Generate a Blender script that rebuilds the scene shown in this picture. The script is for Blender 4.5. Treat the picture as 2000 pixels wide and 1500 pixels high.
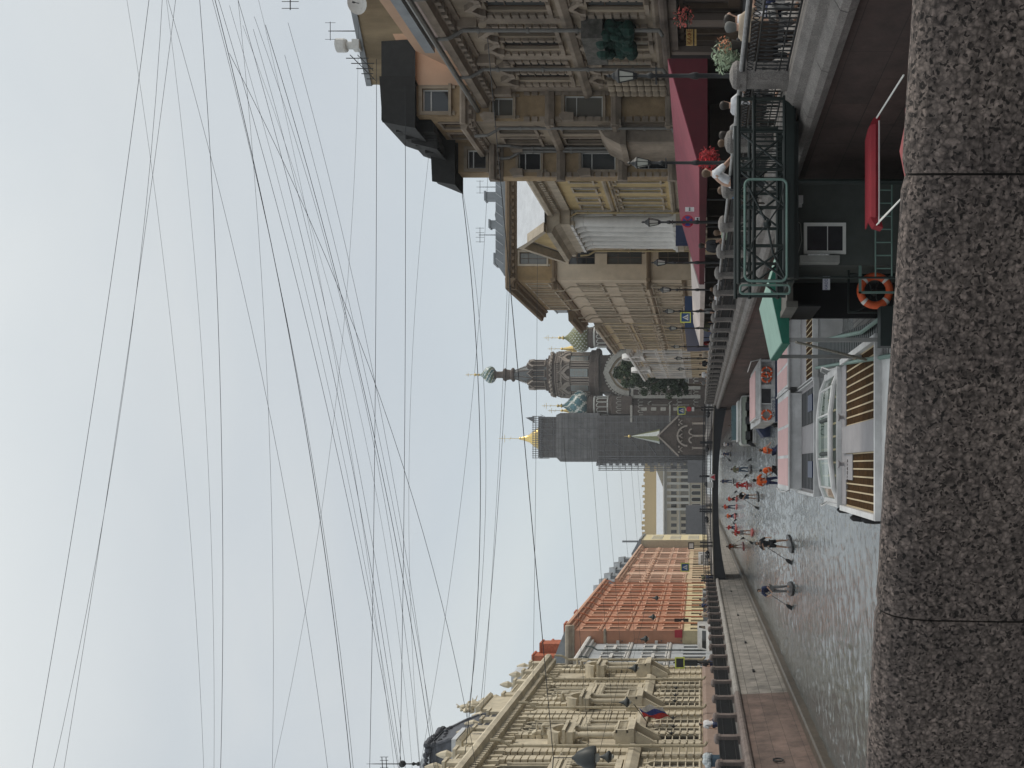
import bpy, bmesh, math, random
from math import pi, sin, cos, radians
from mathutils import Matrix, Vector
random.seed(7)
for o in list(bpy.data.objects): bpy.data.objects.remove(o)
S = bpy.context.scene
COL = S.collection
# ---------------------------------------------------------------- camera (held upright-side-left, like the photo)
FPX, U0, V0, ZC = 1800.0, 590.0, 1366.0, 4.65
cam = bpy.data.cameras.new('camera'); co = bpy.data.objects.new('camera', cam); COL.objects.link(co)
cam.lens = FPX/2000*36; cam.sensor_width = 36; cam.sensor_fit = 'HORIZONTAL'
cam.clip_start = 0.1; cam.clip_end = 6000
cam.shift_x = (1000-V0)/2000; cam.shift_y = ((1500-U0)-750)/2000
co.matrix_world = Matrix(((0,1,0,0),(0,0,-1,0),(-1,0,0,ZC),(0,0,0,1)))
S.camera = co
# ---------------------------------------------------------------- sky and sun (thin overcast)
SUN_EL, SUN_AZ = 36, 78      # azimuth from +Y (view direction) towards +X (right bank)
w = bpy.data.worlds.new("World"); S.world = w; w.use_nodes = True
nt = w.node_tree; N = nt.nodes; L = nt.links
bg = N['Background']
sky = N.new('ShaderNodeTexSky'); sky.sky_type = 'NISHITA'; sky.sun_disc = False
sky.sun_elevation = radians(SUN_EL); sky.sun_rotation = radians(SUN_AZ); sky.air_density = 1.2; sky.dust_density = 2.5
tc = N.new('ShaderNodeTexCoord')
mp = N.new('ShaderNodeMapping'); mp.inputs['Scale'].default_value = (1.5,1.5,3.2)
L.new(tc.outputs['Generated'], mp.inputs['Vector'])
n1 = N.new('ShaderNodeTexNoise'); n1.inputs['Scale'].default_value = 1.3; n1.inputs['Detail'].default_value = 5; n1.inputs['Roughness'].default_value = .45
n1.inputs['Distortion'].default_value = .5
L.new(mp.outputs[0], n1.inputs['Vector'])
cr = N.new('ShaderNodeValToRGB')
e = cr.color_ramp.elements
e[0].position = .30; e[0].color = (.545,.59,.63,1)
e[1].position = .76; e[1].color = (.70,.715,.705,1)
m_ = cr.color_ramp.elements.new(.52); m_.color = (.61,.645,.67,1)
L.new(n1.outputs['Fac'], cr.inputs[0])
# paler and bluer low down, brightest straight up
sx = N.new('ShaderNodeSeparateXYZ'); L.new(tc.outputs['Generated'], sx.inputs[0])
cr2 = N.new('ShaderNodeValToRGB'); e = cr2.color_ramp.elements
e[0].position = .0; e[0].color = (1.1,1.1,1.06,1)
e[1].position = .72; e[1].color = (1.32,1.3,1.25,1)
q = e.new(.14); q.color = (.95,1.01,1.04,1); q = e.new(.34); q.color = (.90,.925,.955,1); q = e.new(.5); q.color = (1.04,1.04,1.03,1)
L.new(sx.outputs['Z'], cr2.inputs[0])
mu = N.new('ShaderNodeMix'); mu.data_type = 'RGBA'; mu.blend_type = 'MULTIPLY'; mu.inputs[0].default_value = 1
L.new(cr.outputs[0], mu.inputs[6]); L.new(cr2.outputs[0], mu.inputs[7])
sc = N.new('ShaderNodeVectorMath'); sc.operation = 'SCALE'; sc.inputs['Scale'].default_value = 7.0
L.new(mu.outputs[2], sc.inputs[0])
mx = N.new('ShaderNodeMix'); mx.data_type = 'RGBA'; mx.inputs[0].default_value = .96
L.new(sky.outputs[0], mx.inputs[6]); L.new(sc.outputs[0], mx.inputs[7])
L.new(mx.outputs[2], bg.inputs['Color']); bg.inputs['Strength'].default_value = .105
sl = bpy.data.lights.new('sun','SUN'); so = bpy.data.objects.new('sun', sl); COL.objects.link(so)
sl.energy = 1.5; sl.angle = radians(14); sl.color = (1,.93,.82)
d = Vector((sin(radians(SUN_AZ))*cos(radians(SUN_EL)), cos(radians(SUN_AZ))*cos(radians(SUN_EL)), sin(radians(SUN_EL))))
so.rotation_euler = (-d).to_track_quat('-Z','Y').to_euler()
S.view_settings.view_transform = 'Standard'; S.view_settings.look = 'None'
S.view_settings.exposure = 0.55; S.view_settings.gamma = 1
S.render.engine = 'CYCLES'; S.render.resolution_x = 1024; S.render.resolution_y = 768
# ---------------------------------------------------------------- materials
MATS = {}
def mat(name, c, rough=.85, var=.12, scale=3.0, bump=.0, bscale=40, streak=False, metal=0, spec=.4, stain=.0, c2=None, grain=0):
    if name in MATS: return MATS[name]
    m = bpy.data.materials.new(name); m.use_nodes = True; MATS[name] = m
    t = m.node_tree; n = t.nodes; l = t.links; b = n['Principled BSDF']
    b.inputs['Roughness'].default_value = rough; b.inputs['Metallic'].default_value = metal
    b.inputs['Specular IOR Level'].default_value = spec
    tx = n.new('ShaderNodeTexCoord')
    geo = n.new('ShaderNodeNewGeometry')
    ma = n.new('ShaderNodeMapping'); ma.inputs['Scale'].default_value = (1,1,.18) if streak else (1,1,1)
    l.new(geo.outputs['Position'], ma.inputs[0])
    no = n.new('ShaderNodeTexNoise'); no.inputs['Scale'].default_value = scale; no.inputs['Detail'].default_value = 6; no.inputs['Roughness'].default_value = .65
    l.new(ma.outputs[0], no.inputs['Vector'])
    r = n.new('ShaderNodeValToRGB')
    lo = [max(0,x*(1-var*1.6)) for x in c]; hi = [min(1,x*(1+var)) for x in (c2 or c)]
    r.color_ramp.elements[0].position = .32; r.color_ramp.elements[0].color = (*lo,1)
    r.color_ramp.elements[1].position = .66; r.color_ramp.elements[1].color = (*hi,1)
    l.new(no.outputs['Fac'], r.inputs[0]); out = r.outputs[0]
    if stain:
        n2 = n.new('ShaderNodeTexNoise'); n2.inputs['Scale'].default_value = .55; n2.inputs['Detail'].default_value = 8
        m2 = n.new('ShaderNodeMapping'); m2.inputs['Scale'].default_value = (1,1,.35); l.new(geo.outputs['Position'], m2.inputs[0]); l.new(m2.outputs[0], n2.inputs['Vector'])
        r2 = n.new('ShaderNodeValToRGB'); r2.color_ramp.elements[0].position = .38; r2.color_ramp.elements[0].color = (1-stain,)*3+(1,)
        r2.color_ramp.elements[1].position = .62; r2.color_ramp.elements[1].color = (1,1,1,1)
        l.new(n2.outputs['Fac'], r2.inputs[0])
        mm = n.new('ShaderNodeMix'); mm.data_type = 'RGBA'; mm.blend_type = 'MULTIPLY'; mm.inputs[0].default_value = 1
        l.new(out, mm.inputs[6]); l.new(r2.outputs[0], mm.inputs[7]); out = mm.outputs[2]
    if grain:
        n2 = n.new('ShaderNodeTexNoise'); n2.inputs['Scale'].default_value = scale*22; n2.inputs['Detail'].default_value = 3
        l.new(geo.outputs['Position'], n2.inputs['Vector'])
        r2 = n.new('ShaderNodeValToRGB'); r2.color_ramp.elements[0].position = .35; r2.color_ramp.elements[0].color = (1-grain,)*3+(1,)
        r2.color_ramp.elements[1].position = .65; r2.color_ramp.elements[1].color = (1+grain*.5,)*3+(1,)
        l.new(n2.outputs['Fac'], r2.inputs[0])
        mm = n.new('ShaderNodeMix'); mm.data_type = 'RGBA'; mm.blend_type = 'MULTIPLY'; mm.inputs[0].default_value = 1
        l.new(out, mm.inputs[6]); l.new(r2.outputs[0], mm.inputs[7]); out = mm.outputs[2]
    l.new(out, b.inputs['Base Color'])
    if bump:
        n3 = n.new('ShaderNodeTexNoise'); n3.inputs['Scale'].default_value = bscale; n3.inputs['Detail'].default_value = 4
        l.new(geo.outputs['Position'], n3.inputs['Vector'])
        bp = n.new('ShaderNodeBump'); bp.inputs['Strength'].default_value = bump; bp.inputs['Distance'].default_value = .03
        l.new(n3.outputs['Fac'], bp.inputs['Height']); l.new(bp.outputs[0], b.inputs['Normal'])
    return m
def brickmat(name, c1, c2, mortar, bw, bh, plane='yz', rough=.85, msize=.012, bump=.5, grain=True):
    if name in MATS: return MATS[name]
    m = bpy.data.materials.new(name); m.use_nodes = True; MATS[name] = m
    t = m.node_tree; n = t.nodes; l = t.links; b = n['Principled BSDF']; b.inputs['Roughness'].default_value = rough
    geo = n.new('ShaderNodeNewGeometry'); sp = n.new('ShaderNodeSeparateXYZ'); cb = n.new('ShaderNodeCombineXYZ')
    l.new(geo.outputs['Position'], sp.inputs[0]); ax = {'x':0,'y':1,'z':2}
    l.new(sp.outputs[ax[plane[0]]], cb.inputs[0]); l.new(sp.outputs[ax[plane[1]]], cb.inputs[1])
    br = n.new('ShaderNodeTexBrick'); br.inputs['Scale'].default_value = 1; br.inputs['Brick Width'].default_value = bw; br.inputs['Row Height'].default_value = bh
    br.inputs['Mortar Size'].default_value = msize; br.inputs['Color1'].default_value = (*c1,1); br.inputs['Color2'].default_value = (*c2,1); br.inputs['Mortar'].default_value = (*mortar,1)
    br.inputs['Mortar Smooth'].default_value = .3
    l.new(cb.outputs[0], br.inputs['Vector'])
    no = n.new('ShaderNodeTexNoise'); no.inputs['Scale'].default_value = 1.1; no.inputs['Detail'].default_value = 9; no.inputs['Roughness'].default_value = .7
    l.new(geo.outputs['Position'], no.inputs['Vector'])
    r = n.new('ShaderNodeValToRGB'); r.color_ramp.elements[0].position = .33; r.color_ramp.elements[0].color = (.5,.5,.5,1); r.color_ramp.elements[1].position = .68; r.color_ramp.elements[1].color = (1.25,1.22,1.2,1)
    l.new(no.outputs['Fac'], r.inputs[0])
    mm = n.new('ShaderNodeMix'); mm.data_type = 'RGBA'; mm.blend_type = 'MULTIPLY'; mm.inputs[0].default_value = 1
    l.new(br.outputs['Color'], mm.inputs[6]); l.new(r.outputs[0], mm.inputs[7]); l.new(mm.outputs[2], b.inputs['Base Color'])
    bp = n.new('ShaderNodeBump'); bp.inputs['Strength'].default_value = bump; bp.inputs['Distance'].default_value = .02; bp.invert = True
    l.new(br.outputs['Fac'], bp.inputs['Height'])
    n3 = n.new('ShaderNodeTexNoise'); n3.inputs['Scale'].default_value = 9; n3.inputs['Detail'].default_value = 8; l.new(geo.outputs['Position'], n3.inputs['Vector'])
    b2 = n.new('ShaderNodeBump'); b2.inputs['Strength'].default_value = .35; b2.inputs['Distance'].default_value = .03
    l.new(n3.outputs['Fac'], b2.inputs['Height']); l.new(bp.outputs[0], b2.inputs['Normal']); l.new(b2.outputs[0], b.inputs['Normal'])
    return m
def glassmat():
    m = bpy.data.materials.new('window_glass'); m.use_nodes = True; t = m.node_tree; n = t.nodes; l = t.links; b = n['Principled BSDF']
    oi = n.new('ShaderNodeObjectInfo'); r = n.new('ShaderNodeValToRGB'); r.color_ramp.interpolation = 'CONSTANT'
    e = r.color_ramp.elements; e[0].color = (.02,.022,.025,1); e[1].position = .45; e[1].color = (.06,.065,.068,1)
    q = e.new(.72); q.color = (.13,.125,.11,1); q = e.new(.88); q.color = (.26,.25,.22,1)
    l.new(oi.outputs['Random'], r.inputs[0]); l.new(r.outputs[0], b.inputs['Base Color'])
    b.inputs['Roughness'].default_value = .07; b.inputs['Specular IOR Level'].default_value = .6
    return m
GLASS = glassmat()
# ---------------------------------------------------------------- object helpers
def tag(o, label=None, cat=None, group=None, kind=None):
    if label: o['label'] = label
    if cat: o['category'] = cat
    if group: o['group'] = group
    if kind: o['kind'] = kind
    return o
def thing(name, label, cat, loc=(0,0,0), group=None, rz=0, sc=1):
    o = bpy.data.objects.new(name, None); COL.objects.link(o); o.location = loc; o.rotation_euler = (0,0,rz); o.scale = (sc,)*3
    o.empty_display_size = .2
    return tag(o, label, cat, group)
def copy_tree(o, parent=None):
    c = o.copy(); COL.objects.link(c); c.parent = parent
    for ch in [x for x in o.children]: copy_tree(ch, c)
    return c
def inst(name, me, parent=None, loc=(0,0,0), rz=0):
    o = bpy.data.objects.new(name, me); COL.objects.link(o); o.parent = parent; o.location = loc; o.rotation_euler = (0,0,rz)
    return o
class Fr:   # a facade frame: s runs along the wall, z up, d outward
    def __init__(f, o, sd, od): f.o, f.sd, f.od = o, sd, od
    def p(f, s, z, d): return (f.o[0]+f.sd[0]*s+f.od[0]*d, f.o[1]+f.sd[1]*s+f.od[1]*d, z)
    def rz(f): return math.atan2(f.od[0], -f.od[1])
def FR(x): return Fr((x,0),(0,1),(-1,0))     # right bank, faces the canal
def FL(x): return Fr((x,0),(0,1),(1,0))      # left bank, faces the canal
def FF(y): return Fr((0,y),(1,0),(0,-1))     # faces the viewer
W = Fr((0,0),(1,0),(0,-1))
class MB:
    def __init__(s): s.v=[]; s.f=[]; s.m=[]
    def add(s, vs, fs, m=0):
        b = len(s.v); s.v += [tuple(v) for v in vs]
        for f in fs: s.f.append([b+i for i in f]); s.m.append(m)
        return s
    def quad(s, a,b,c,d, m=0): return s.add([a,b,c,d],[(0,1,2,3)],m)
    def box(s, x0,x1,y0,y1,z0,z1, m=0):
        return s.add([(x0,y0,z0),(x1,y0,z0),(x1,y1,z0),(x0,y1,z0),(x0,y0,z1),(x1,y0,z1),(x1,y1,z1),(x0,y1,z1)],
            [(0,3,2,1),(4,5,6,7),(0,1,5,4),(1,2,6,5),(2,3,7,6),(3,0,4,7)],m)
    def fb(s, F, s0,s1,z0,z1,d0,d1, m=0):
        P = F.p
        return s.add([P(s0,z0,d0),P(s1,z0,d0),P(s1,z0,d1),P(s0,z0,d1),P(s0,z1,d0),P(s1,z1,d0),P(s1,z1,d1),P(s0,z1,d1)],
            [(0,3,2,1),(4,5,6,7),(0,1,5,4),(1,2,6,5),(2,3,7,6),(3,0,4,7)],m)
    def prism(s, F, prof, s0, s1, m=0):       # profile (d,z) swept along s
        n = len(prof); vs = [F.p(s0,z,d) for d,z in prof]+[F.p(s1,z,d) for d,z in prof]
        return s.add(vs, [(i,(i+1)%n,n+(i+1)%n,n+i) for i in range(n)]+[tuple(range(n))[::-1], tuple(range(n,2*n))], m)
    def extr(s, F, poly, d0, d1, m=0):        # outline (s,z) pushed outward
        n = len(poly); vs = [F.p(a,z,d0) for a,z in poly]+[F.p(a,z,d1) for a,z in poly]
        return s.add(vs, [(i,(i+1)%n,n+(i+1)%n,n+i) for i in range(n)]+[tuple(range(n))[::-1], tuple(range(n,2*n))], m)
    def arch(s, F, cs, cz, r0, r1, d0, d1, m=0, a0=0, a1=pi, n=10, ogee=0):
        for i in range(n):
            t0 = a0+(a1-a0)*i/n; t1 = a0+(a1-a0)*(i+1)/n
            def pt(r,t):
                k = ogee*max(0,1-abs(t-pi/2)/.5)**2
                return (cs+r*cos(t), cz+r*sin(t)+k*r)
            a,b,c,e = pt(r0,t0),pt(r1,t0),pt(r1,t1),pt(r0,t1)
            P=F.p
            s.add([P(*a,d0),P(*b,d0),P(*c,d0),P(*e,d0),P(*a,d1),P(*b,d1),P(*c,d1),P(*e,d1)],
                [(4,5,6,7),(1,2,6,5),(3,0,4,7),(0,1,5,4),(2,3,7,6)],m)
        return s
    def cyl(s, p0, p1, r0, r1=None, n=10, m=0, caps=True):
        r1 = r0 if r1 is None else r1
        p0=Vector(p0); p1=Vector(p1); ax=(p1-p0)
        if ax.length<1e-6: return s
        ax.normalize(); t = Vector((0,0,1)) if abs(ax.z)<.9 else Vector((1,0,0)); a=ax.cross(t).normalized(); b=ax.cross(a)
        vs=[p0+(a*cos(2*pi*i/n)+b*sin(2*pi*i/n))*r0 for i in range(n)]+[p1+(a*cos(2*pi*i/n)+b*sin(2*pi*i/n))*r1 for i in range(n)]
        fs=[(i,(i+1)%n,n+(i+1)%n,n+i) for i in range(n)]
        if caps: fs += [tuple(range(n))[::-1], tuple(range(n,2*n))]
        return s.add(vs,fs,m)
    def tube(s, pts, r, n=6, m=0):
        for a,b in zip(pts,pts[1:]): s.cyl(a,b,r,r,n,m)
        return s
    def lathe(s, c, prof, n=16, m=0, twist=None, mfun=None, a0=0):   # prof [(r,z)]
        b=len(s.v)
        for j,(r,z) in enumerate(prof):
            for i in range(n):
                t=2*pi*i/n+a0; s.v.append((c[0]+r*cos(t), c[1]+r*sin(t), c[2]+z))
        for j in range(len(prof)-1):
            for i in range(n):
                s.f.append([b+j*n+i,b+j*n+(i+1)%n,b+(j+1)*n+(i+1)%n,b+(j+1)*n+i]); s.m.append(mfun(i,j) if mfun else m)
        s.f.append([b+i for i in range(n)][::-1]); s.m.append(m)
        s.f.append([b+(len(prof)-1)*n+i for i in range(n)]); s.m.append(m)
        return s
    def ball(s, c, r, n=8, m=0, sz=1):
        return s.lathe(c, [(max(.001,r*sin(pi*k/n)), -r*sz*cos(pi*k/n)) for k in range(n+1)], n+2, m)
    def mesh(s, name, mats, smooth=False):
        me = bpy.data.meshes.new(name); me.from_pydata(s.v,[],s.f)
        for x in (mats if isinstance(mats,(list,tuple)) else [mats]): me.materials.append(x)
        me.polygons.foreach_set('material_index', s.m)
        bm = bmesh.new(); bm.from_mesh(me); bmesh.ops.recalc_face_normals(bm, faces=bm.faces); bm.to_mesh(me); bm.free()
        if smooth:
            me.polygons.foreach_set('use_smooth',[True]*len(me.polygons)); 
            try: me.set_sharp_from_angle(angle=radians(40))
            except Exception: pass
        me.update(); return me
    def build(s, name, mats, parent=None, smooth=False, label=None):
        o = inst(name, s.mesh(name,mats,smooth), parent)
        if parent is not None: o.matrix_parent_inverse = Matrix.Identity(4); _unparent_offset(o,parent)
        if label: o['label']=label
        return o
def _unparent_offset(o,p):
    # geometry is written in world coordinates: take off the parent's own placement
    l = p.location; chain=[]
    q=p
    M = Matrix.Identity(4)
    while q is not None:
        M = Matrix.Translation(q.location) @ q.rotation_euler.to_matrix().to_4x4() @ Matrix.Diagonal((*q.scale,1)) @ M if q.parent is None else Matrix.Translation(q.location) @ q.rotation_euler.to_matrix().to_4x4() @ M
        q=q.parent
    if M != Matrix.Identity(4):
        o.matrix_parent_inverse = M.inverted()
def text(name, s, size, loc, F_rz, m, parent=None, tilt=pi/2, ex=.004, sx=1):
    cu = bpy.data.curves.new('t','FONT'); cu.body = s; cu.size = size; cu.extrude = ex; cu.align_x='CENTER'; cu.align_y='CENTER'
    to = bpy.data.objects.new('t',cu); COL.objects.link(to); bpy.context.view_layer.update()
    me = bpy.data.meshes.new_from_object(to); bpy.data.objects.remove(to); me.materials.clear(); me.materials.append(m)
    M = Matrix.Translation(loc) @ Matrix.Rotation(F_rz,4,'Z') @ Matrix.Rotation(tilt,4,'X') @ Matrix.Diagonal((sx,1,1,1))
    me.transform(M); me.name=name
    o = inst(name, me, parent)
    if parent is not None: _unparent_offset(o,parent)
    return o
def PX(u,v,y): return Vector(((u-U0)*y/FPX, y, ZC-(v-V0)*y/FPX))   # where a sight line crosses the plane at distance y
# ---------------------------------------------------------------- windows and walls
WIN = {}
def winmesh(style, w, h, fm, tm):
    k = (style, round(w,2), round(h,2), fm.name, tm.name)
    if k in WIN: return WIN[k]
    b = MB(); F = W; hw = w/2; t = .07 if w>.8 else .05
    D = -.16
    b.fb(F,-hw,-hw+t,0,h,D-.05,D+.03); b.fb(F,hw-t,hw,0,h,D-.05,D+.03); b.fb(F,-hw+t,hw-t,0,t,D-.05,D+.03); b.fb(F,-hw+t,hw-t,h-t,h,D-.05,D+.03)
    if 'n' not in style:
        b.fb(F,-.03,.03,t,h-t,D-.04,D+.02)
    b.fb(F,-hw+t,hw-t,h*.68,h*.68+.05,D-.04,D+.022)
    if '4' in style: b.fb(F,-hw+t,hw-t,h*.34,h*.34+.035,D-.04,D+.018)
    # trim
    if 's' in style or 'h' in style or 't' in style or 'c' in style:
        q=.17 if w>1 else .13
        b.fb(F,-hw-q,-hw,0,h+q,-.02,.07,1); b.fb(F,hw,hw+q,0,h+q,-.02,.07,1); b.fb(F,-hw,hw,h,h+q,-.02,.067,1)
        b.fb(F,-hw-q-.05,hw+q+.05,-.14,0,-.02,.16,1)
        b.fb(F,-hw-q,-hw,-.32,-.14,-.02,.09,1); b.fb(F,hw,hw+q,-.32,-.14,-.02,.09,1)
    if 'h' in style:
        b.prism(F,[(0,h+.24),(.1,h+.24),(.14,h+.34),(.26,h+.4),(.28,h+.5),(0,h+.53)],-hw-.3,hw+.3,1)
        b.fb(F,-hw-.16,-hw-.02,h+.0,h+.24,.06,.2,1); b.fb(F,hw+.02,hw+.16,h+.0,h+.24,.06,.2,1)
    if 't' in style:
        b.prism(F,[(0,h+.24),(.1,h+.24),(.14,h+.32),(.25,h+.38),(0,h+.4)],-hw-.32,hw+.32,1)
        b.extr(F,[(-hw-.36,h+.4),(hw+.36,h+.4),(0,h+.4+(hw+.36)*.5)],0,.1,1)
        for sg in (-1,1):
            b.extr(F,[(sg*(hw+.4),h+.4),(sg*(hw+.4),h+.5),(0,h+.52+(hw+.36)*.5),(0,h+.4+(hw+.3)*.5)],.1,.27,1)
    if 'c' in style:
        b.prism(F,[(0,h+.2),(.1,h+.2),(.14,h+.28),(.22,h+.32),(0,h+.34)],-hw-.3,hw+.3,1)
        b.arch(F,0,h+.1,hw+.22,hw+.36,0,.2,1,radians(22),radians(158),8)
    if 'a' in style:                      # round head: spandrels at the wall face
        n=8; r=hw; cz=h-r
        for sg in (-1,1):
            for i in range(n):
                t0=pi/2*i/n; t1=pi/2*(i+1)/n
                p0=(sg*r*cos(t0),cz+r*sin(t0)); p1=(sg*r*cos(t1),cz+r*sin(t1)); c=(sg*hw,h)
                b.add([F.p(*p0,-.001),F.p(*p1,-.001),F.p(*c,-.001),F.p(*p0,-.2),F.p(*p1,-.2)],[(0,1,2),(0,1,4,3)],1)
        b.arch(F,0,cz,r,r+.16,-.01,.09,1,0,pi,12)
        b.fb(F,-.1,.1,h-.02,h+.3,.0,.16,1)
        b.fb(F,-hw-.15,-hw,0,cz,-.02,.08,1); b.fb(F,hw,hw+.15,0,cz,-.02,.08,1)
        b.fb(F,-hw-.2,hw+.2,-.12,0,-.02,.15,1)
    me = b.mesh('window',[fm,tm])
    p = MB(); p.fb(F,-hw+.02,hw-.02,.02,h-.02,D-.03,D-.01)
    WIN[k] = (me, p.mesh('pane',GLASS)); return WIN[k]
def window(root, F, s, z, w, h, style, fm, tm, label=None):
    me, pm = winmesh(style,w,h,fm,tm)
    o = inst('window', me, root, F.p(s,z,0), F.rz()); _unparent_offset(o,root)
    inst('pane', pm, o)
    if label: o['label']=label
    return o
def facade(root, F, s0,s1,z0,z1, rows, wm, fm, tm, depth=12, name='wall', arr=None, bs=0):
    """wall sheet with real openings and reveals, solid mass behind, windows as parts. rows: (z,h,w,style,[s...])"""
    b = arr or MB(); R=.22
    holes=[(c-w/2,c+w/2,z,z+h) for (z,h,w,st,cs) in rows for c in cs if s0<c-w/2 and c+w/2<s1]
    ss = sorted(set([s0,s1]+[round(x,4) for hl in holes for x in hl[:2]])); zs = sorted(set([z0,z1]+[round(x,4) for hl in holes for x in hl[2:]]))
    for z_a,z_b in zip(zs,zs[1:]):
        run=None
        for a,c in zip(ss,ss[1:]):
            mid=((a+c)/2,(z_a+z_b)/2)
            hit=any(h0<mid[0]<h1 and h2<mid[1]<h3 for h0,h1,h2,h3 in holes)
            if not hit:
                run = (run[0],c) if run else (a,c)
            if hit and run:
                b.quad(F.p(run[0],z_a,0),F.p(run[1],z_a,0),F.p(run[1],z_b,0),F.p(run[0],z_b,0)); run=None
        if run: b.quad(F.p(run[0],z_a,0),F.p(run[1],z_a,0),F.p(run[1],z_b,0),F.p(run[0],z_b,0))
    for h0,h1,h2,h3 in holes:
        b.quad(F.p(h0,h2,0),F.p(h0,h3,0),F.p(h0,h3,-R),F.p(h0,h2,-R)); b.quad(F.p(h1,h2,0),F.p(h1,h3,0),F.p(h1,h3,-R),F.p(h1,h2,-R))
        b.quad(F.p(h0,h2,0),F.p(h1,h2,0),F.p(h1,h2,-R),F.p(h0,h2,-R)); b.quad(F.p(h0,h3,0),F.p(h1,h3,0),F.p(h1,h3,-R),F.p(h0,h3,-R))
    if depth:
        b.fb(F,s0+.012+bs,s1-.012,z0,z1,-depth,-R)
        for e_ in (s0+.012,s1-.012): b.quad(F.p(e_,z0,0),F.p(e_,z1,0),F.p(e_,z1,-R),F.p(e_,z0,-R))
    o=None
    if arr is None: o = b.build(name, wm, root)
    for (z,h,w,st,cs) in rows:
        for c in cs:
            if s0<c-w/2 and c+w/2<s1: window(root,F,c,z,w,h,st,fm,tm)
    return o
def cornice(b, F, s0,s1,z,h=.9,pr=.9,dent=0,m=0):
    b.prism(F,[(0,z),(.12*pr,z),(.2*pr,z+.2*h),(.55*pr,z+.42*h),(.6*pr,z+.5*h),(.95*pr,z+.6*h),(pr,z+.85*h),(.9*pr,z+h),(0,z+h*1.05)],s0,s1,m)
    if dent:
        n=int((s1-s0)/dent)
        for i in range(n):
            a=s0+(i+.25)*(s1-s0)/n; b.fb(F,a,a+dent*.5,z+.2*h,z+.44*h,.1,.62*pr,m)
def band(b,F,s0,s1,z,h=.25,pr=.12,m=0): b.prism(F,[(0,z),(pr*.6,z),(pr,z+h*.5),(pr,z+h*.85),(0,z+h)],s0,s1,m)
def column(b,F,s,z0,z1,r,d,m=0,flute=0):
    c=F.p(s,z0,d); H=z1-z0
    b.box(c[0]-r*1.35,c[0]+r*1.35,c[1]-r*1.35,c[1]+r*1.35,z0,z0+r*.5,m)
    b.lathe(c,[(r*1.25,r*.5),(r*1.25,r*.8),(r,r*1.1),(r*1.02,H*.35),(r*.86,H-r*2.2),(r*.95,H-r*2.1),(r*.9,H-r*1.7),(r*1.3,H-r*.6),(r*1.1,H-r*.5)],14,m)
    b.box(c[0]-r*1.4,c[0]+r*1.4,c[1]-r*1.4,c[1]+r*1.4,z1-r*.5,z1,m)
def pipe(root,F,s,z0,z1,m,d=.28,r=.07,jog=True):
    b=MB(); pts=[F.p(s,z0+.15,d),F.p(s,z1-1.2,d)]
    if jog: pts+= [F.p(s,z1-.6,d+.35),F.p(s,z1+.1,d+.4)]
    b.tube(pts,r,8); b.cyl(F.p(s,z0+.15,d),F.p(s,z0,d+.25),r,r,8)
    z=z0+1.5
    while z<z1-1.5: b.cyl(F.p(s,z,d),F.p(s,z+.1,d),r*1.5,r*1.5,8); z+=2.1
    return b.build('downpipe',m,root)
def balustrade(b,F,s0,s1,z,h=.9,d=.1,m=0,step=.35,t=.18):
    b.fb(F,s0,s1,z,z+.12,d-t/2,d+t/2,m); b.fb(F,s0,s1,z+h-.12,z+h,d-t/2,d+t/2,m)
    n=max(1,int((s1-s0)/step))
    for i in range(n):
        c=F.p(s0+(i+.5)*(s1-s0)/n,z+.12,d); b.lathe(c,[(.05,0),(.08,.15*h),(.035,.45*h),(.06,.6*h),(.05,h-.24)],6,m)
def lin(a,b_,n): return [a+(b_-a)*i/(n-1) for i in range(n)] if n>1 else [(a+b_)/2]
# ================================================================ SETTING
def leftx(y): return -10.5-.012*y          # face of the left embankment wall
RX = 6.0                                      # coping line of the right bank
ZQ = 2.95                                     # quay level
asph = mat('asphalt',(.06,.06,.062),.9,.2,1.5,.3,30); gran = mat('granite',(.20,.185,.175),.8,.18,2.5,.25,60,grain=.35)
granp = mat('pink_granite',(.175,.142,.13),.8,.2,2.5,.25,60,grain=.35); granl = mat('light_granite',(.30,.285,.265),.8,.15,2.5,.2,60,grain=.3)
iron = mat('black_iron',(.012,.013,.015),.5,.1,3,spec=.5); ironw = mat('weathered_rail',(.28,.28,.28),.5,.2,8)
def watermat():
    m = bpy.data.materials.new('canal_water'); m.use_nodes = True; n = m.node_tree.nodes; l = m.node_tree.links; b = n['Principled BSDF']
    b.inputs['Base Color'].default_value = (.095,.105,.104,1); b.inputs['Roughness'].default_value = .03; b.inputs['IOR'].default_value = 2.3
    b.inputs['Specular IOR Level'].default_value = .75
    g = n.new('ShaderNodeNewGeometry'); mp = n.new('ShaderNodeMapping'); mp.inputs['Scale'].default_value = (.8,1.5,1); l.new(g.outputs['Position'],mp.inputs[0])
    a = n.new('ShaderNodeTexNoise'); a.inputs['Scale'].default_value = 4.2; a.inputs['Detail'].default_value = 3; a.inputs['Roughness'].default_value=.6; a.inputs['Distortion'].default_value=.6; l.new(mp.outputs[0],a.inputs['Vector'])
    c = n.new('ShaderNodeTexNoise'); c.inputs['Scale'].default_value = .35; c.inputs['Detail'].default_value = 2; l.new(mp.outputs[0],c.inputs['Vector'])
    r = n.new('ShaderNodeMapRange'); r.inputs[1].default_value=.35; r.inputs[2].default_value=.7; r.inputs[3].default_value=.45; r.inputs[4].default_value=1.0; l.new(c.outputs['Fac'],r.inputs[0])
    bp = n.new('ShaderNodeBump'); bp.inputs['Distance'].default_value = .05; l.new(r.outputs[0],bp.inputs['Strength']); l.new(a.outputs['Fac'],bp.inputs['Height']); l.new(bp.outputs[0],b.inputs['Normal'])
    return m
import numpy as np
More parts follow.
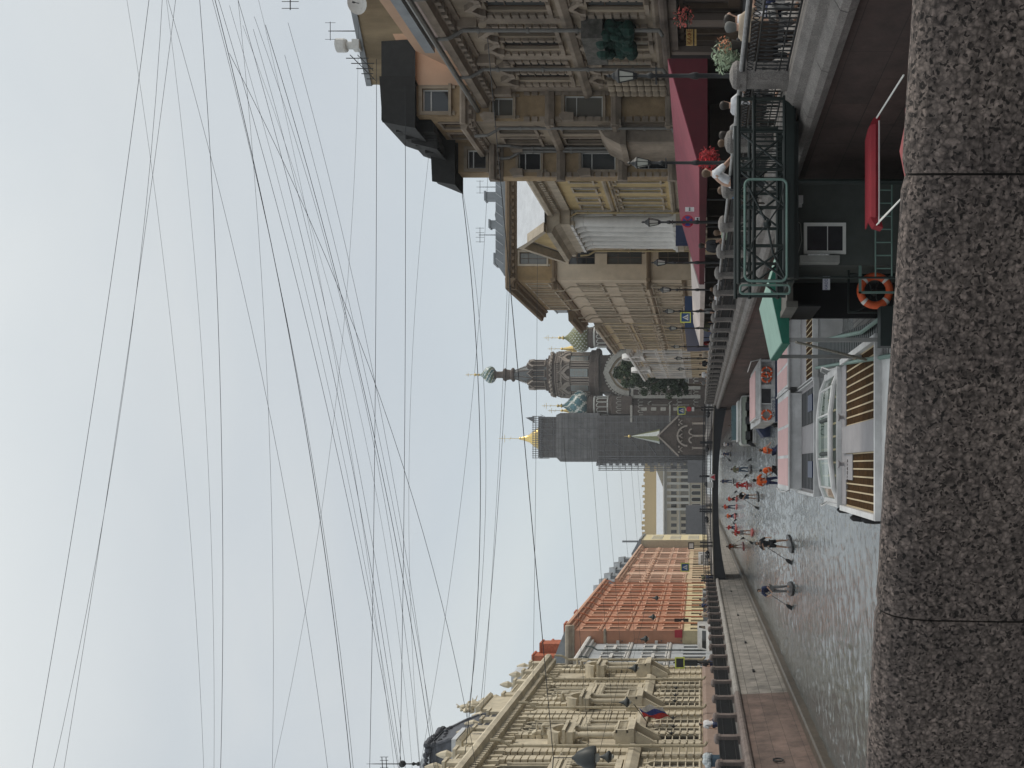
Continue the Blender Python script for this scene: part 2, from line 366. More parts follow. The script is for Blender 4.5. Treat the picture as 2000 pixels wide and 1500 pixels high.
def ripples():
    rg=np.random.default_rng(4); X=np.arange(-13.2,6.3,.06); ys=[9.0]
    while ys[-1]<235: ys.append(ys[-1]+max(.05,.0036*ys[-1]))
    Y=np.array(ys); gx,gy=np.meshgrid(X,Y); z=np.zeros_like(gx)
    for i in range(56):
        lam=.19*(5.5)**rg.random(); th=rg.normal(pi/2,.75); k=2*pi/lam; s=.033*(lam/.5)**-.15; z+=s/k*np.sin(k*(gx*cos(th)+gy*sin(th))+rg.random()*6.28)
    g=np.clip(.75+.35*np.sin(gx*.31+gy*.12+1)*np.sin(gy*.19-gx*.21),.35,1.2); z*=g*np.clip((235-gy)/60,0,1)*np.clip((gy-9)/3,0,1)
    edge=(gx==X[0])|(gx==X[-1]); z[edge]=0
    n,m=gx.shape; co=np.stack([gx,gy,z],-1).reshape(-1,3).astype('f'); idx=np.arange(n*m).reshape(n,m); q=np.stack([idx[:-1,:-1],idx[:-1,1:],idx[1:,1:],idx[1:,:-1]],-1).reshape(-1,4)
    x0,x1,y0,y1=float(X[0]),float(X[-1]),9.0,float(Y[-1]); ex=np.array([(-30,-12,0),(12,-12,0),(12,y0,0),(-30,y0,0),(-30,y1,0),(12,y1,0),(12,560,0),(-30,560,0)],'f'); b0=len(co); co=np.concatenate([co,ex])
    eq=np.array([(0,1,2,3),(4,5,6,7)])+b0; q=np.concatenate([q,eq]); nq=len(q)
    me=bpy.data.meshes.new('water'); me.vertices.add(len(co)); me.vertices.foreach_set('co',co.ravel()); me.loops.add(nq*4); me.loops.foreach_set('vertex_index',q.ravel().astype('i')); me.polygons.add(nq); me.polygons.foreach_set('loop_start',np.arange(nq,dtype='i')*4); me.polygons.foreach_set('use_smooth',[True]*nq); me.update(calc_edges=True); me.validate()
    me.materials.append(watermat()); return inst('water',me)
tag(ripples(),kind='structure')
b = MB(); b.quad((-900,-200,-1.2),(900,-200,-1.2),(900,3000,-1.2),(-900,3000,-1.2)); tag(b.build('ground',asph),kind='structure')
# left quay: pavement, kerb, road
ys=[-10,34,97,220,560]
def ribbon(name,m,x0,x1,z0,z1,ys=ys):
    b=MB()
    for a,c in zip(ys,ys[1:]):
        v=[(x0(a),a),(x1(a),a),(x1(c),c),(x0(c),c)]
        b.add([(x,y,z0) for x,y in v]+[(x,y,z1) for x,y in v],[(0,3,2,1),(4,5,6,7),(0,1,5,4),(1,2,6,5),(2,3,7,6),(3,0,4,7)])
    return b.build(name,m)
tag(ribbon('pavement',gran,lambda y:leftx(y)-2.4,lambda y:leftx(y)-.02,-1,ZQ),kind='structure')
tag(ribbon('road',asph,lambda y:-400,lambda y:leftx(y)-2.403,-1,ZQ-.13),kind='structure')
tag(ribbon('pavement',gran,lambda y:RX+.25,lambda y:RX+3.2,-1,ZQ),kind='structure')
tag(ribbon('road',asph,lambda y:RX+3.203,lambda y:400,-1,ZQ-.13),kind='structure')
# embankment walls, each a thing
gw = brickmat('grey_granite_blocks',(.27,.255,.235),(.21,.20,.185),(.05,.045,.04),1.15,.58)
pw = brickmat('red_granite_blocks',(.165,.118,.102),(.125,.092,.08),(.05,.038,.033),1.9,.6,msize=.008)
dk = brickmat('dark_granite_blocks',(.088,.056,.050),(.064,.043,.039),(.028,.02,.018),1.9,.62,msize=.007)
def bank(name,label,m,y0,y1):
    b=MB(); n=6
    for i in range(n):
        a=y0+(y1-y0)*i/n; c=y0+(y1-y0)*(i+1)/n
        v=lambda y:[(leftx(y),y,ZQ-.28),(leftx(y)+.12,y,.38)]
        p,q=v(a),v(c); b.quad(p[0],p[1],q[1],q[0])
    b.quad((leftx(y0),y0,ZQ-.28),(leftx(y0)+.12,y0,.38),(leftx(y0)-.5,y0,.3),(leftx(y0)-.5,y0,ZQ-.28))
    o=b.build(name,m); return o
w1=bank('embankment_wall','',pw,-8,44.5); tag(w1,'reddish granite embankment wall with mooring rings, nearest stretch of the left bank','embankment wall')
w2=bank('embankment_wall','',gw,44.5,97); tag(w2,'grey block granite embankment wall on the left bank between the reddish stretch and the bridge','embankment wall')
w3=bank('embankment_wall','',gw,97,330); tag(w3,'grey granite embankment wall of the left bank seen beyond and below the bridge','embankment wall')
for wl,y0,y1 in ((w1,-8,44.5),(w2,44.5,97),(w3,97,330)):
    b=MB()
    for i in range(8):
        a=y0+(y1-y0)*i/8; c=y0+(y1-y0)*(i+1)/8
        p=lambda y,dx,z:(leftx(y)+dx,y,z)
        for (u,v) in (((0,.40),(.42,.36)),((.42,.36),(.5,.30)),((.5,.30),(.5,-.3))):
            b.quad(p(a,*u),p(a,*v),p(c,*v),p(c,*u))
    b.build('ledge',mat('wet_ledge',(.075,.062,.048),.45,.3,2.5,.5,12),wl)
    # rounded coping
    b=MB(); prof=[(-.5,ZQ+.02),(-.5,ZQ-.28),(.02,ZQ-.28),(.13,ZQ-.24),(.18,ZQ-.15),(.15,ZQ-.04),(.05,ZQ+.02)]
    n=int((y1-y0)/1.6)
    for i in range(n):
        a=y0+(y1-y0)*i/n+.012; c=y0+(y1-y0)*(i+1)/n-.012
        vs=[(leftx(a)+dx,a,z) for dx,z in prof]+[(leftx(c)+dx,c,z) for dx,z in prof]; k=len(prof)
        b.add(vs,[(j,(j+1)%k,k+(j+1)%k,k+j) for j in range(k)]+[tuple(range(k))[::-1],tuple(range(k,2*k))])
    b.build('coping',granl if wl is not w1 else granp,wl)
ring=MB(); pts=[(.06*0+0.03,.17*cos(t),.17*sin(t)) for t in [2*pi*i/12 for i in range(13)]]; ring.tube(pts,.028,6); ring.cyl((-.02,0,.16),(.08,0,.16),.05,.05,8); ringme=ring.mesh('mooring_ring',iron)
for y in (29.5,33.8): inst('mooring_ring',ringme,w1,(leftx(y)+.1,y,1.75))
slot=MB(); slot.box(-.01,.05,-.22,.22,-.06,.06); sme=slot.mesh('drain_slot',iron)
for y in (49.5,58,69.5,84): inst('drain_slot',sme,w2,(leftx(y)+.09,y,1.75))
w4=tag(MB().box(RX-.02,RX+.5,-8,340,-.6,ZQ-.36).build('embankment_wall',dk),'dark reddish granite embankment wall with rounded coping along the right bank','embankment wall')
b=MB(); prof=[(.6,ZQ-.36),(.02,ZQ-.36),(-.14,ZQ-.32),(-.2,ZQ-.2),(-.17,ZQ-.1),(-.02,ZQ-.02),(.6,ZQ-.02)]
for i in range(190):
    a=-8+i*1.8; c=a+1.78; vs=[(RX+dx,a,z) for dx,z in prof]+[(RX+dx,c,z) for dx,z in prof]; k=7
    b.add(vs,[(j,(j+1)%k,k+(j+1)%k,k+j) for j in range(k)]+[tuple(range(k))[::-1],tuple(range(k,2*k))])
b.build('coping',gran,w4)
b=MB(); b.prism(FR(RX+.22),[(-.3,ZQ-.02),(.12,ZQ-.02),(.1,ZQ+.12),(.05,ZQ+.17),(.0,ZQ+.24),(-.3,ZQ+.24)],-8,93.5); b.build('railing_plinth',gran,w4)
# ---------------------------------------------------------------- railings
def panel(L_,H,z0,rich=True,rmat=None,sp=.125,br_=.009):
    b=MB(); b.box(-.02,.02,0,L_,z0+H-.04,z0+H); b.box(-.015,.015,0,L_,z0+.06,z0+.09); b.box(-.015,.015,0,L_,z0+H*.72,z0+H*.72+.025); b.box(-.015,.015,0,L_,z0+H*.24,z0+H*.24+.02)
    n=int(L_/sp)
    for i in range(n):
        y=(i+.5)*L_/n
        b.box(-br_,br_,y-br_,y+br_,z0+.06,z0+H*(.72 if rich else .97))
        if rich:
            r=.05; c=z0+H*.85
            for k in range(8):
                t0=2*pi*k/8; t1=2*pi*(k+1)/8
                b.cyl((0,y+r*cos(t0),c+r*sin(t0)),(0,y+r*cos(t1),c+r*sin(t1)),.009,.009,4,0,False)
            if i%2==0: b.cyl((0,y-.05,z0+H*.3),(0,y+.05,z0+H*.6),.008,.008,4,0,False); b.cyl((0,y+.05,z0+H*.3),(0,y-.05,z0+H*.6),.008,.008,4,0,False)
    return b
def pier_mesh(H,m,wd=.44):
    b=MB(); h=wd/2; b.box(-h,h,-h*1.15,h*1.15,0,.16); b.box(-h*.86,h*.86,-h*.98,h*.98,.16,H-.16)
    b.box(-h*1.02,h*1.02,-h*1.12,h*1.12,H-.16,H-.06)
    b.lathe((0,0,H-.06),[(h*1.2,0),(h*1.25,.06),(h*1.05,.12),(h*.4,.17)],16)
    return b.mesh('pillar',m,False)
rr=thing('canal_railing','black cast iron railing with round-capped granite pillars along the right bank','railing',(RX+.45,0,ZQ+.2))
P=3.12; pm=pier_mesh(.91,gran,.36); y=12.1-P*3
pan=panel(P-.38,.80,0).mesh('iron_panel',iron); top=MB().cyl((0,0,0),(0,P-.38,0),.03,.035,8).mesh('handrail',ironw)
k=0
while y<94:
    inst('pillar',pm,rr,(0,y,-.02)); inst('iron_panel',pan,rr,(0,y+.19,0)); inst('handrail',top,rr,(0,y+.19,.82)); y+=P; k+=1
lr=thing('canal_railing','black iron railing with square granite pillars along the left bank','railing',(0,0,ZQ))
P2=3.42; pm2=pier_mesh(1.0,granp,.34); pan2=panel(P2-.34,.86,0,False,None,.075,.014).mesh('iron_panel',iron); y=17.4
while y<97:
    xx=leftx(y)-.28; az=math.atan2(.012,1)
    inst('pillar',pm2,lr,(xx,y,0),az); inst('iron_panel',pan2,lr,(xx-.005,y+.17,.06),az); y+=P2
# ================================================================ BUILDINGS, RIGHT BANK
A_=dict(var=.16,scale=1.6,bump=.25,bscale=18,stain=.38)
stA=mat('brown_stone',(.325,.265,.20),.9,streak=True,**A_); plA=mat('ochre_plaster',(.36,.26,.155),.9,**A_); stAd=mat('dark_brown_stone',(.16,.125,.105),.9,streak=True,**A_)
trA=mat('brown_trim',(.30,.245,.195),.85,**A_); darkroof=mat('black_slate_roof',(.012,.012,.012),.75,.3,3); wframe=mat('white_frame',(.55,.55,.53),.5,.08); brframe=mat('brown_frame',(.10,.07,.05),.5,.1)
peach=mat('peach_plaster',(.50,.33,.23),.9,.06,.8); olive=mat('old_render',(.30,.235,.15),.95,.16,1.2,.3,10,streak=True,stain=.35); zinc=mat('zinc_sheet',(.26,.28,.30),.5,.12,1.2,stain=.2)
zincl=mat('pale_zinc',(.55,.57,.60),.4,.08,1.5); pipeg=mat('grey_pipe',(.15,.145,.135),.45,.12,2)
def rightdark():
    R=thing('corner_house','brown stone apartment house with black mansard roof and rusticated bays nearest on the right bank','apartment house',(19,45,ZQ))
    F=FR(19.0); s0,s1=30.0,46.8
    cs=[]
    for c in (34.0,37.4,41.0,44.4): cs+=[c-.62,c+.62]
    facade(R,F,s0,s1,6.35,15.0,[(6.95,2.35,.72,'nr',cs),(11.0,2.5,.72,'n',cs)],stA,brframe,trA,14)
    b=MB()
    # ground floor shopfront level
    for i,c in enumerate((30.6,33.2,36.2,39.2,42.2,45.9)): b.fb(F,c-.3,c+.3,ZQ-.2,5.9,-.1,.18)
    b.fb(F,s0,s1,5.6,6.05,-.1,.1); b.prism(F,[(0,5.95),(.28,5.98),(.34,6.12),(.34,6.25),(.1,6.36),(0,6.36)],s0,s1)
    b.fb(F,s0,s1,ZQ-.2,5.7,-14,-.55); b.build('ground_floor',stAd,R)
    for c in (34.7,37.7,40.7,44.0):
        g=MB(); g.fb(F,c-1.1,c+1.1,ZQ+.4,5.4,-.5,-.42); f=MB(); 
        for a in (-1.15,-.4,.4,1.07): f.fb(F,c+a,c+a+.1,ZQ,5.55,-.48,-.3)
        f.fb(F,c-1.15,c+1.17,5.35,5.5,-.48,-.3); f.fb(F,c-1.15,c+1.17,ZQ,ZQ+.5,-.48,-.31)
        o=f.build('shop_window',brframe,R); g.build('pane',GLASS,o)
    # piers of small rusticated blocks and arched hoods
    t=MB()
    for c in (34.0,37.4,41.0,44.4):
        for e_ in (-1.38,-.09,1.2):
            wd=.18 if e_==-.09 else .3
            z=6.9
            while z<9.4: t.fb(F,c+e_,c+e_+wd,z,z+.27,-.02,.13); z+=.36
            z=10.8
            while z<13.6: t.fb(F,c+e_,c+e_+wd,z,z+.27,-.02,.13); z+=.36
            t.lathe(F.p(c+e_+wd/2,9.42,.12),[(.1,0),(.15,.1),(.16,.22)],8); t.lathe(F.p(c+e_+wd/2,13.6,.12),[(.1,0),(.15,.1),(.16,.22)],8)
        for sg in (-.62,.62):
            t.arch(F,c+sg,9.38,.36,.56,-.02,.2,0,0,pi,8,.35); t.arch(F,c+sg,13.55,.36,.6,-.02,.26,0,0,pi,8,.35)
            t.fb(F,c+sg-.42,c+sg+.42,6.72,6.9,0,.2); t.fb(F,c+sg-.42,c+sg+.42,10.76,10.94,0,.2)
            t.fb(F,c+sg-.3,c+sg+.3,6.42,6.68,0,.1)
        t.fb(F,c-1.3,c+1.3,9.95,10.12,0,.1)
    t.build('window_surrounds',trA,R)
    t=MB(); band(t,F,s0,s1,10.05,.5,.35); band(t,F,s0,s1,6.36,.28,.2); cornice(t,F,s0,s1,14.8,.95,.85,.5)
    for c in (32.3,35.7,39.2,42.7,46.3): t.fb(F,c-.16,c+.16,14.1,14.95,0,.4); t.fb(F,c-.22,c+.22,10.55,14.1,0,.08)
    t.build('cornice',trA,R)
    t=MB(); t.tube([F.p(s0,15.9,.95),F.p(s1,15.9,.95)],.13,8); t.build('gutter',pipeg,R)
    for c in (35.8,39.15,43.0): pipe(R,F,c,6.2,15.9,pipeg,.5,.085)
    # bay window canopy / balcony between floors (green netting)
    g=MB(); g.fb(F,38.9,41.5,8.75,9.65,0,.95); g.build('balcony',mat('grey_stone',(.10,.095,.085),.9,.3,4,.5,20),R)
    # attic: peach wall, lean-to, old block behind
    # front-facing bays stepping towards the canal
    F1=FF(46.8); F2=FF(50.6)
    facade(R,F1,17.5,19.02,ZQ-.2,16.2,[(9.55,1.95,1.15,'ns',[18.25]),(14.1,1.1,.95,'ns',[18.25]),(4,1.6,.8,'n',[18.25])],plA,wframe,stA,.5)
    facade(R,FF(46.75),17.75,19.3,16.2,19.0,[(17.35,1.35,1.15,'ns',[18.55])],plA,wframe,stA,.5,'attic')
    facade(R,FR(17.5),46.803,50.6,ZQ-.2,16.2,[(9.6,2.2,.8,'s',[48.0,49.5]),(13.2,1.9,.8,'s',[48.0,49.5]),(6.2,2.2,.8,'ns',[48.0,49.5])],stA,brframe,trA,3,bs=.5)
    facade(R,FR(17.75),46.8,50.6,16.2,18.4,[(16.8,1.2,.7,'s',[48.0,49.5])],plA,brframe,trA,3,'attic',bs=.5)
    facade(R,F2,15.9,17.502,ZQ-.2,15.6,[(9.25,1.9,1.0,'ns',[16.75]),(13.35,1.25,1.0,'ns',[16.75]),(6.2,1.8,.9,'n',[16.75])],plA,wframe,stA,.9)
    facade(R,FF(50.62),16.1,17.8,15.6,17.9,[(16.35,1.05,1.05,'ns',[16.85])],plA,wframe,stA,.9,'attic')
    t=MB()
    for (F_,a,c) in ((F1,17.2,19.0),(FR(17.5),46.5,50.6),(F2,15.6,17.5)):
        zt=16.0 if F_ in (F1,) or a==46.5 else 15.4
        cornice(t,F_,a,c,zt,.7,.55,.4); band(t,F_,a,c,12.0,.5,.35); band(t,F_,a,c,8.6,.55,.4); band(t,F_,a,c,5.9,.5,.35)
    # balcony bay on the oblique face, brackets
    t.fb(FR(17.5),47.2,50.2,5.6,8.4,0,.9); t.fb(FR(17.5),47.0,50.4,8.4,8.7,0,1.1); t.fb(FR(17.5),47.0,50.4,5.3,5.6,0,1.1)
    t.prism(FR(17.5),[(0,8.7),(1.0,8.7),(.6,9.5),(0,9.9)],47.3,50.1)
    for a in (47.2,50.0): t.prism(FR(17.5),[(0,4.4),(.9,5.3),(0,5.3)],a,a+.2)
    for (F_,a) in ((F1,17.6),(F1,18.95),(F2,16.0),(F2,17.4)):
        for z in [ZQ+.3+.4*i for i in range(26)]: t.fb(F_,a-.14,a+.1,z,z+.3,0,.12)
    for (F_,a,z) in ((F1,17.62,15.0),(F2,16.02,14.3),(F1,18.9,15.0),(F2,17.3,14.3),(F1,17.62,11.0),(F2,16.02,10.6)):
        t.extr(F_,[(a-.15,z),(a+.2,z),(a+.25,z+.5),(a+.1,z+.75),(a-.2,z+.55)],0,.35)
    t.build('bay_mouldings',trA,R)
    g=MB()                                    # rusticated block columns left of the big bay window, ground zone
    for i,c in enumerate((45.0,45.7,46.3)):
        z=6.3
        while z<9: g.lathe(F.p(c,z,.28),[(.14,0),(.17,.08),(.17,.26),(.14,.33)],8); z+=.36
        g.build('banded_column',stA,R); g=MB()
    for F_,s,zt in ((FR(17.5),46.95,16),(F2,17.35,15.5),(FR(17.5),50.4,15.6)): pipe(R,F_,s,5.9,zt,pipeg,.3,.08)
    # black mansard over the bays
    t=MB()
    def hip(x0,x1,y0,y1,z0,z1,i_):
        t.add([(x0,y0,z0),(x1,y0,z0),(x1,y1,z0),(x0,y1,z0),(x0+i_,y0+i_*.5,z1),(x1,y0+i_*.5,z1),(x1,y1-i_,z1),(x0+i_,y1-i_,z1)],[(4,5,6,7),(0,1,5,4),(1,2,6,5),(2,3,7,6),(3,0,4,7)])
    hip(17.0,21.5,46.4,50.9,18.95,20.75,.5); hip(16.6,19.5,48.3,51,18.4,19.8,.4); hip(15.3,19.5,50.2,51.9,17.95,19.25,.45)
    for k in range(4): t.box(16.7+.2*k,17.2+.2*k,49.2-.5*k,49.7-.5*k,18.4,19.3+.35*k)
    t.extr(F1,[(17.0,18.95),(19.6,18.95),(19.6,20.75),(17.3,20.6)],.38,.45)
    t.extr(F2,[(15.3,17.95),(17.9,17.95),(17.7,19.3),(15.5,19.2)],.38,.45)
    t.build('mansard_roof',darkroof,R)
    # upper set-back storeys over the oblique front
    t=MB(); t.extr(F,[(30,15.9),(46.7,15.9),(46.7,17.1),(44.6,18.4),(30,18.6)],-4,-1.1); t.extr(FF(46.72),[(19.3,16.2),(21.9,16.2),(21.9,20.2),(19.3,18.9)],-.4,.02)
    t.build('attic_wall',peach,R)
    t=MB(); t.prism(F,[(-1.0,15.95),(-.2,15.95),(-.5,16.9),(-1.0,17.15)],35.8,43.0); t.build('lean_to',mat('pink_sheet',(.25,.19,.17),.8,.15,3),R)
    t=MB(); t.fb(F,35.5,43.2,17.05,17.5,-1.1,-.35); t.fb(F,35.5,36.3,16.4,17.5,-1.1,-.2); t.build('lean_to_roof',zinc,R)
    def q3(a,c,z0,z1,th): 
        dx,dy=c[0]-a[0],c[1]-a[1]; l=math.hypot(dx,dy); nx,ny=-dy/l*th,dx/l*th
        if ny<0: nx,ny=-nx,-ny
        return MB().add([(a[0],a[1],z0),(c[0],c[1],z0),(c[0]+nx,c[1]+ny,z0),(a[0]+nx,a[1]+ny,z0),(a[0],a[1],z1),(c[0],c[1],z1),(c[0]+nx,c[1]+ny,z1),(a[0]+nx,a[1]+ny,z1)],[(0,3,2,1),(4,5,6,7),(0,1,5,4),(1,2,6,5),(2,3,7,6),(3,0,4,7)])
    q3((21.3,51.5),(25.2,48.6),17,23.0,5).build('firewall',olive,R)
    q3((21.2,51.45),(25.6,48.2),22.95,23.25,5.4).build('firewall_cap',zinc,R)
    t=MB(); t.box(20.9,21.6,49.6,51.4,19.5,22.2); t.build('chimney_wall',olive,R)
    # roof furniture
    t=MB(); c=(22.9,50.2,23.2); t.box(c[0]-.25,c[0]+.25,c[1]-.25,c[1]+.25,23.1,23.5); t.lathe((c[0],c[1],23.45),[(.2,0),(.2,.35),(.32,.4),(.36,.5),(.36,.95),(.15,1.0)],12); t.build('vent_stack',mat('vent_metal',(.6,.6,.58),.4,.1),R)
    t=MB(); 
    for i in range(5):
        a=21.0+.28*i; t.cyl((a,50.0,21.4+.3*i),(a,50.0,22.7+.28*i),.025,.025,5)
    t.cyl((20.9,50,22.2),(22.3,50,23.6),.025,.025,5); t.cyl((20.9,50,21.8),(22.3,50,23.2),.02,.02,5); t.build('roof_railing',iron,R)
    return R
rightdark()
def antenna(name,label,x,y,z,h,arms,rz=0,sc=1):
    t=thing(name,label,'antenna',(x,y,z),'antennas on the roofs',rz); b=MB(); b.cyl((x,y,z),(x,y,z+h),.03*sc,.02*sc,6); b.build('mast',iron,t)
    b=MB(); b.cyl((x-.5*sc,y,z+h*.93),(x+.5*sc,y,z+h*.93),.018*sc,.018*sc,5)
    for i in range(arms):
        a=x-.45*sc+.9*sc*i/(arms-1); b.cyl((a,y,z+h*.93-.28*sc),(a,y,z+h*.93+.28*sc),.012*sc,.012*sc,4)
    b.build('aerial',iron,t)
antenna('roof_antenna','tall comb-shaped roof antenna above the olive firewall of the brown corner house',24.9,48.7,23.2,3.3,5,sc=1.6)
antenna('roof_antenna','short antenna beside the pale vent stack on the olive firewall',23.5,49.8,23.2,1.5,2)
d_=thing('satellite_dish','round pale satellite dish on the olive firewall of the corner house','satellite dish',(24.45,48.6,22.55))
b=MB(); c=Vector((24.3,48.4,22.55)); ax=Vector((-.35,-.9,.2)).normalized(); t_=ax.cross(Vector((0,0,1))).normalized(); u_=ax.cross(t_)
n=20
for j in range(4):
    r0=.56*j/4; r1=.56*(j+1)/4
    for i in range(n):
        a0=2*pi*i/n; a1=2*pi*(i+1)/n; P_=lambda r,a: tuple(c+ (t_*cos(a)+u_*sin(a))*r + ax*(r*r*.5))
        b.quad(P_(r0,a0),P_(r1,a0),P_(r1,a1),P_(r0,a1))
b.build('reflector',mat('dish_white',(.5,.49,.47),.5,.1),d_,True)
b=MB(); b.cyl(tuple(c),tuple(c+ax*.5),.02,.02,6); b.cyl(tuple(c+ax*.42),tuple(c+ax*.55),.05,.05,8); b.cyl(tuple(c),tuple(c-ax*.4),.04,.04,6); b.build('feed_arm',iron,d_)
# ---- yellow house with white columns
ye=mat('yellow_plaster',(.52,.395,.20),.9,.1,1.2,stain=.22); crm=mat('cream_stone',(.47,.40,.31),.85,.12,1.8,.2,20,stain=.25); white=mat('white_plaster',(.66,.65,.63),.8,.07,1.2,stain=.12); ybr=mat('brown_ochre',(.30,.205,.105),.9,.13,1.3,stain=.3)
def yellowhouse():
    R=thing('yellow_house','yellow plaster house with tall white columns and a pediment on the right bank','house',(19,70,ZQ))
    F=FR(19); s0,s1=59.2,80.4
    c1=[61.2,63.4,65.6,67.4]; c2=[77.0,78.6,79.7]
    facade(R,F,s0,s1,6.4,14.4,[(7.3,2.9,.95,'h',c1+c2),(11.8,1.5,.95,'s',c1+c2)],ye,wframe,crm,12)
    facade(R,F,s0,s1,ZQ-.2,6.4,[(ZQ+.9,1.8,.9,'s',c1+c2+[69.5,71.5,73.5,75.4])],crm,brframe,crm,12,'ground_floor')
    b=MB(); b.fb(F,68.4,76.2,6.41,14.39,-.05,.12); b.build('centre_wall',white,R)
    b=MB(); b.fb(F,68.2,76.4,5.9,6.4,0,1.25); b.build('portico_base',crm,R)
    for c in (68.9,70.35,71.8,73.25,74.7,75.8):
        q=MB(); column(q,F,c,6.4,14.2,.42,.72); q.build('column',white,R,True)
    b=MB(); band(b,F,s0,s1,10.9,.3,.2); band(b,F,s0,s1,6.4,.35,.3)
    for (a,c) in ((s0,68.0),(76.6,s1)): b.fb(F,a,c,14.2,14.75,0,.2); cornice(b,F,a,c,14.75,1.05,.75,.5)
    b.fb(F,67.9,76.7,14.2,14.9,0,1.2); 
    for i in range(9): b.fb(F,68.2+i,68.6+i,13.9,14.2,.9,1.15)
    b.prism(F,[(0,14.9),(1.2,14.9),(1.45,15.3),(1.9,15.5),(1.95,15.85),(0,15.9)],67.6,77.0)
    b.extr(F,[(67.8,15.85),(76.8,15.85),(72.3,18.2)],0,1.3)
    b.extr(F,[(67.4,15.85),(72.3,18.4),(72.3,18.85),(66.9,15.95)],1.3,1.95); b.extr(F,[(77.2,15.85),(72.3,18.4),(72.3,18.85),(77.7,15.95)],1.3,1.95)
    b.build('entablature',crm,R)
    b=MB(); b.extr(F,[(68.8,16.0),(75.8,16.0),(72.3,17.75)],1.29,1.34); b.build('tympanum',ye,R)
    b=MB(); b.prism(F,[(-.1,15.9),(.3,15.9),(-7,18.9),(-12,15.9)],s0,s1); b.prism(FF(0),[(0,0)],0,0) if 0 else None
    b.add([F.p(67.2,15.95,1.95),F.p(72.3,18.95,1.95),F.p(72.3,18.95,-8),F.p(67.2,15.95,-8)],[(0,1,2,3)]); b.add([F.p(77.6,15.95,1.95),F.p(72.3,18.95,1.95),F.p(72.3,18.95,-8),F.p(77.6,15.95,-8)],[(0,1,2,3)])
    b.build('roof',zincl,R)
    q=MB()
    for s in (60.5,62.5,64.5,66.5,68.5): q.fb(F,s,s+.06,15.9,19,-7,0.1) if 0 else None
    for s in lin(59.5,80,14): q.cyl(F.p(s,15.98,.2),F.p(s,18.95,-6.95),.035,.035,4)
    q.build('roof_seams',zinc,R)
    for c in (68.1,76.45,80.2): pipe(R,F,c,ZQ,14.9,mat('yellow_pipe',(.42,.33,.18),.6,.1),.3,.08)
yellowhouse()
# ---- tall cream and brown house behind
def tallhouse():
    R=thing('cream_house','tall cream apartment house with a brown cornice storey behind the yellow house','apartment house',(17,95,ZQ))
    crh=mat('cream_plaster',(.55,.455,.345),.9,.07,1.2,stain=.14)
    Ff=FF(84.3); F=FR(17)
    facade(R,Ff,17,29,ZQ-.2,17.9,[(9.9,3.2,1.3,'4',[19.1]),(14.2,2.4,1.3,'4',[19.1,23.5]),(5.6,2.8,1.3,'4',[19.1])],crh,brframe,crm,14)
    facade(R,Ff,17,29,17.9,21.9,[(18.6,2.5,1.1,'s',[19.0,23.2])],ybr,brframe,crm,14,'upper_storey')
    cs=[86.2,87.6,89.3,92,93.6,95.2,97.5,99.1,101,102.8,105,106.8,108.4]
    facade(R,F,84.303,109.5,ZQ-.2,17.9,[(ZQ+.6,2.1,.9,'n',cs),(6.4,2.2,.9,'h',cs),(10.1,2.2,.85,'s',cs),(13.9,2.1,.85,'s',cs)],crh,brframe,crm,12,bs=14)
    facade(R,F,84.303,100.6,17.9,21.9,[(18.7,2.0,.9,'s',[86.2,87.8,90,91.6,93.6,95.4,97.4,99])],ybr,brframe,crm,12,'upper_storey',bs=14)
    b=MB()
    for (F_,a,c) in ((Ff,16.1,29),(F,83.4,101.4)):
        cornice(b,F_,a,c,21.3,.9,1.1,.6); band(b,F_,a,c,17.7,.45,.35); band(b,F_,a,c,9.1,.4,.3)
    cornice(b,F,101,110.3,17.9,1.1,1.2,.6); band(b,F,100,109.5,9.1,.4,.3); band(b,F,84.3,109.5,5.9,.4,.3)
    b.build('cornice',mat('brown_cornice',(.19,.135,.085),.9,.1,1.5),R)
    b=MB(); b.prism(F,[(.2,22.2),(-6,23.4),(-12,22.2)],84.42,101); b.extr(Ff,[(17,22.2),(29,22.2),(29,23.3),(18.6,23.3)],-3,0); b.prism(F,[(.2,19.1),(-6,20.6),(-12,19.1)],101,110); b.build('roof',zinc,R)
    b=MB(); b.extr(Ff,[(17.2,22.25),(29.4,22.25),(29.4,22.7),(17.4,22.5)],.02,.3); b.build('roof_edge',zinc,R)
    for bx in ((21.9,22.5,84.4,85.2,23.2,23.9),(24.4,25.1,84.4,85.2,23.2,24.3),(18.9,19.8,86,87.5,22.4,23.8),(17.6,18.6,103,106,19.1,21.0)): q=MB(); q.box(*bx); q.box(bx[0]-.08,bx[1]+.08,bx[2]-.08,bx[3]+.08,bx[5]-.1,bx[5]+.06); q.build('chimney',zinc,R)
    b=MB()
    for i in range(12): b.cyl(Ff.p(18.4+.85*i,22.5,.1),Ff.p(19.0+.85*i,23.28,.02),.025,.025,4)
    b.build('roof_seams',zincl,R)
    b=MB(); b.lathe((0,0,0),[(0.01,0)],3)
    e=[(20.5+1.0*cos(t),20.3+.62*sin(t)) for t in [2*pi*i/20 for i in range(20)]]
    b.extr(Ff,[(x+1.3,z) for x,z in e],0,.05); b.build('oval_panel',crm,R)
    for c in (86.0,91.0,96.4,101.6,104,109): pipe(R,F,c,ZQ,17.9,crm,.3,.07)
    b=MB(); b.cyl((19.4,84.0,9.6),(19.4,83.9,18),.05,.05,6); b.build('service_pipe',iron,R)
    return R
tallhouse()
antenna('roof_antenna','small antenna above the zinc roof ridge of the cream house',21.2,84.6,23.3,1.6,4,sc=1.4)
antenna('roof_antenna','thin antenna at the right end of the cream house roof',25.6,84.6,23.3,1.6,3,sc=1.2)
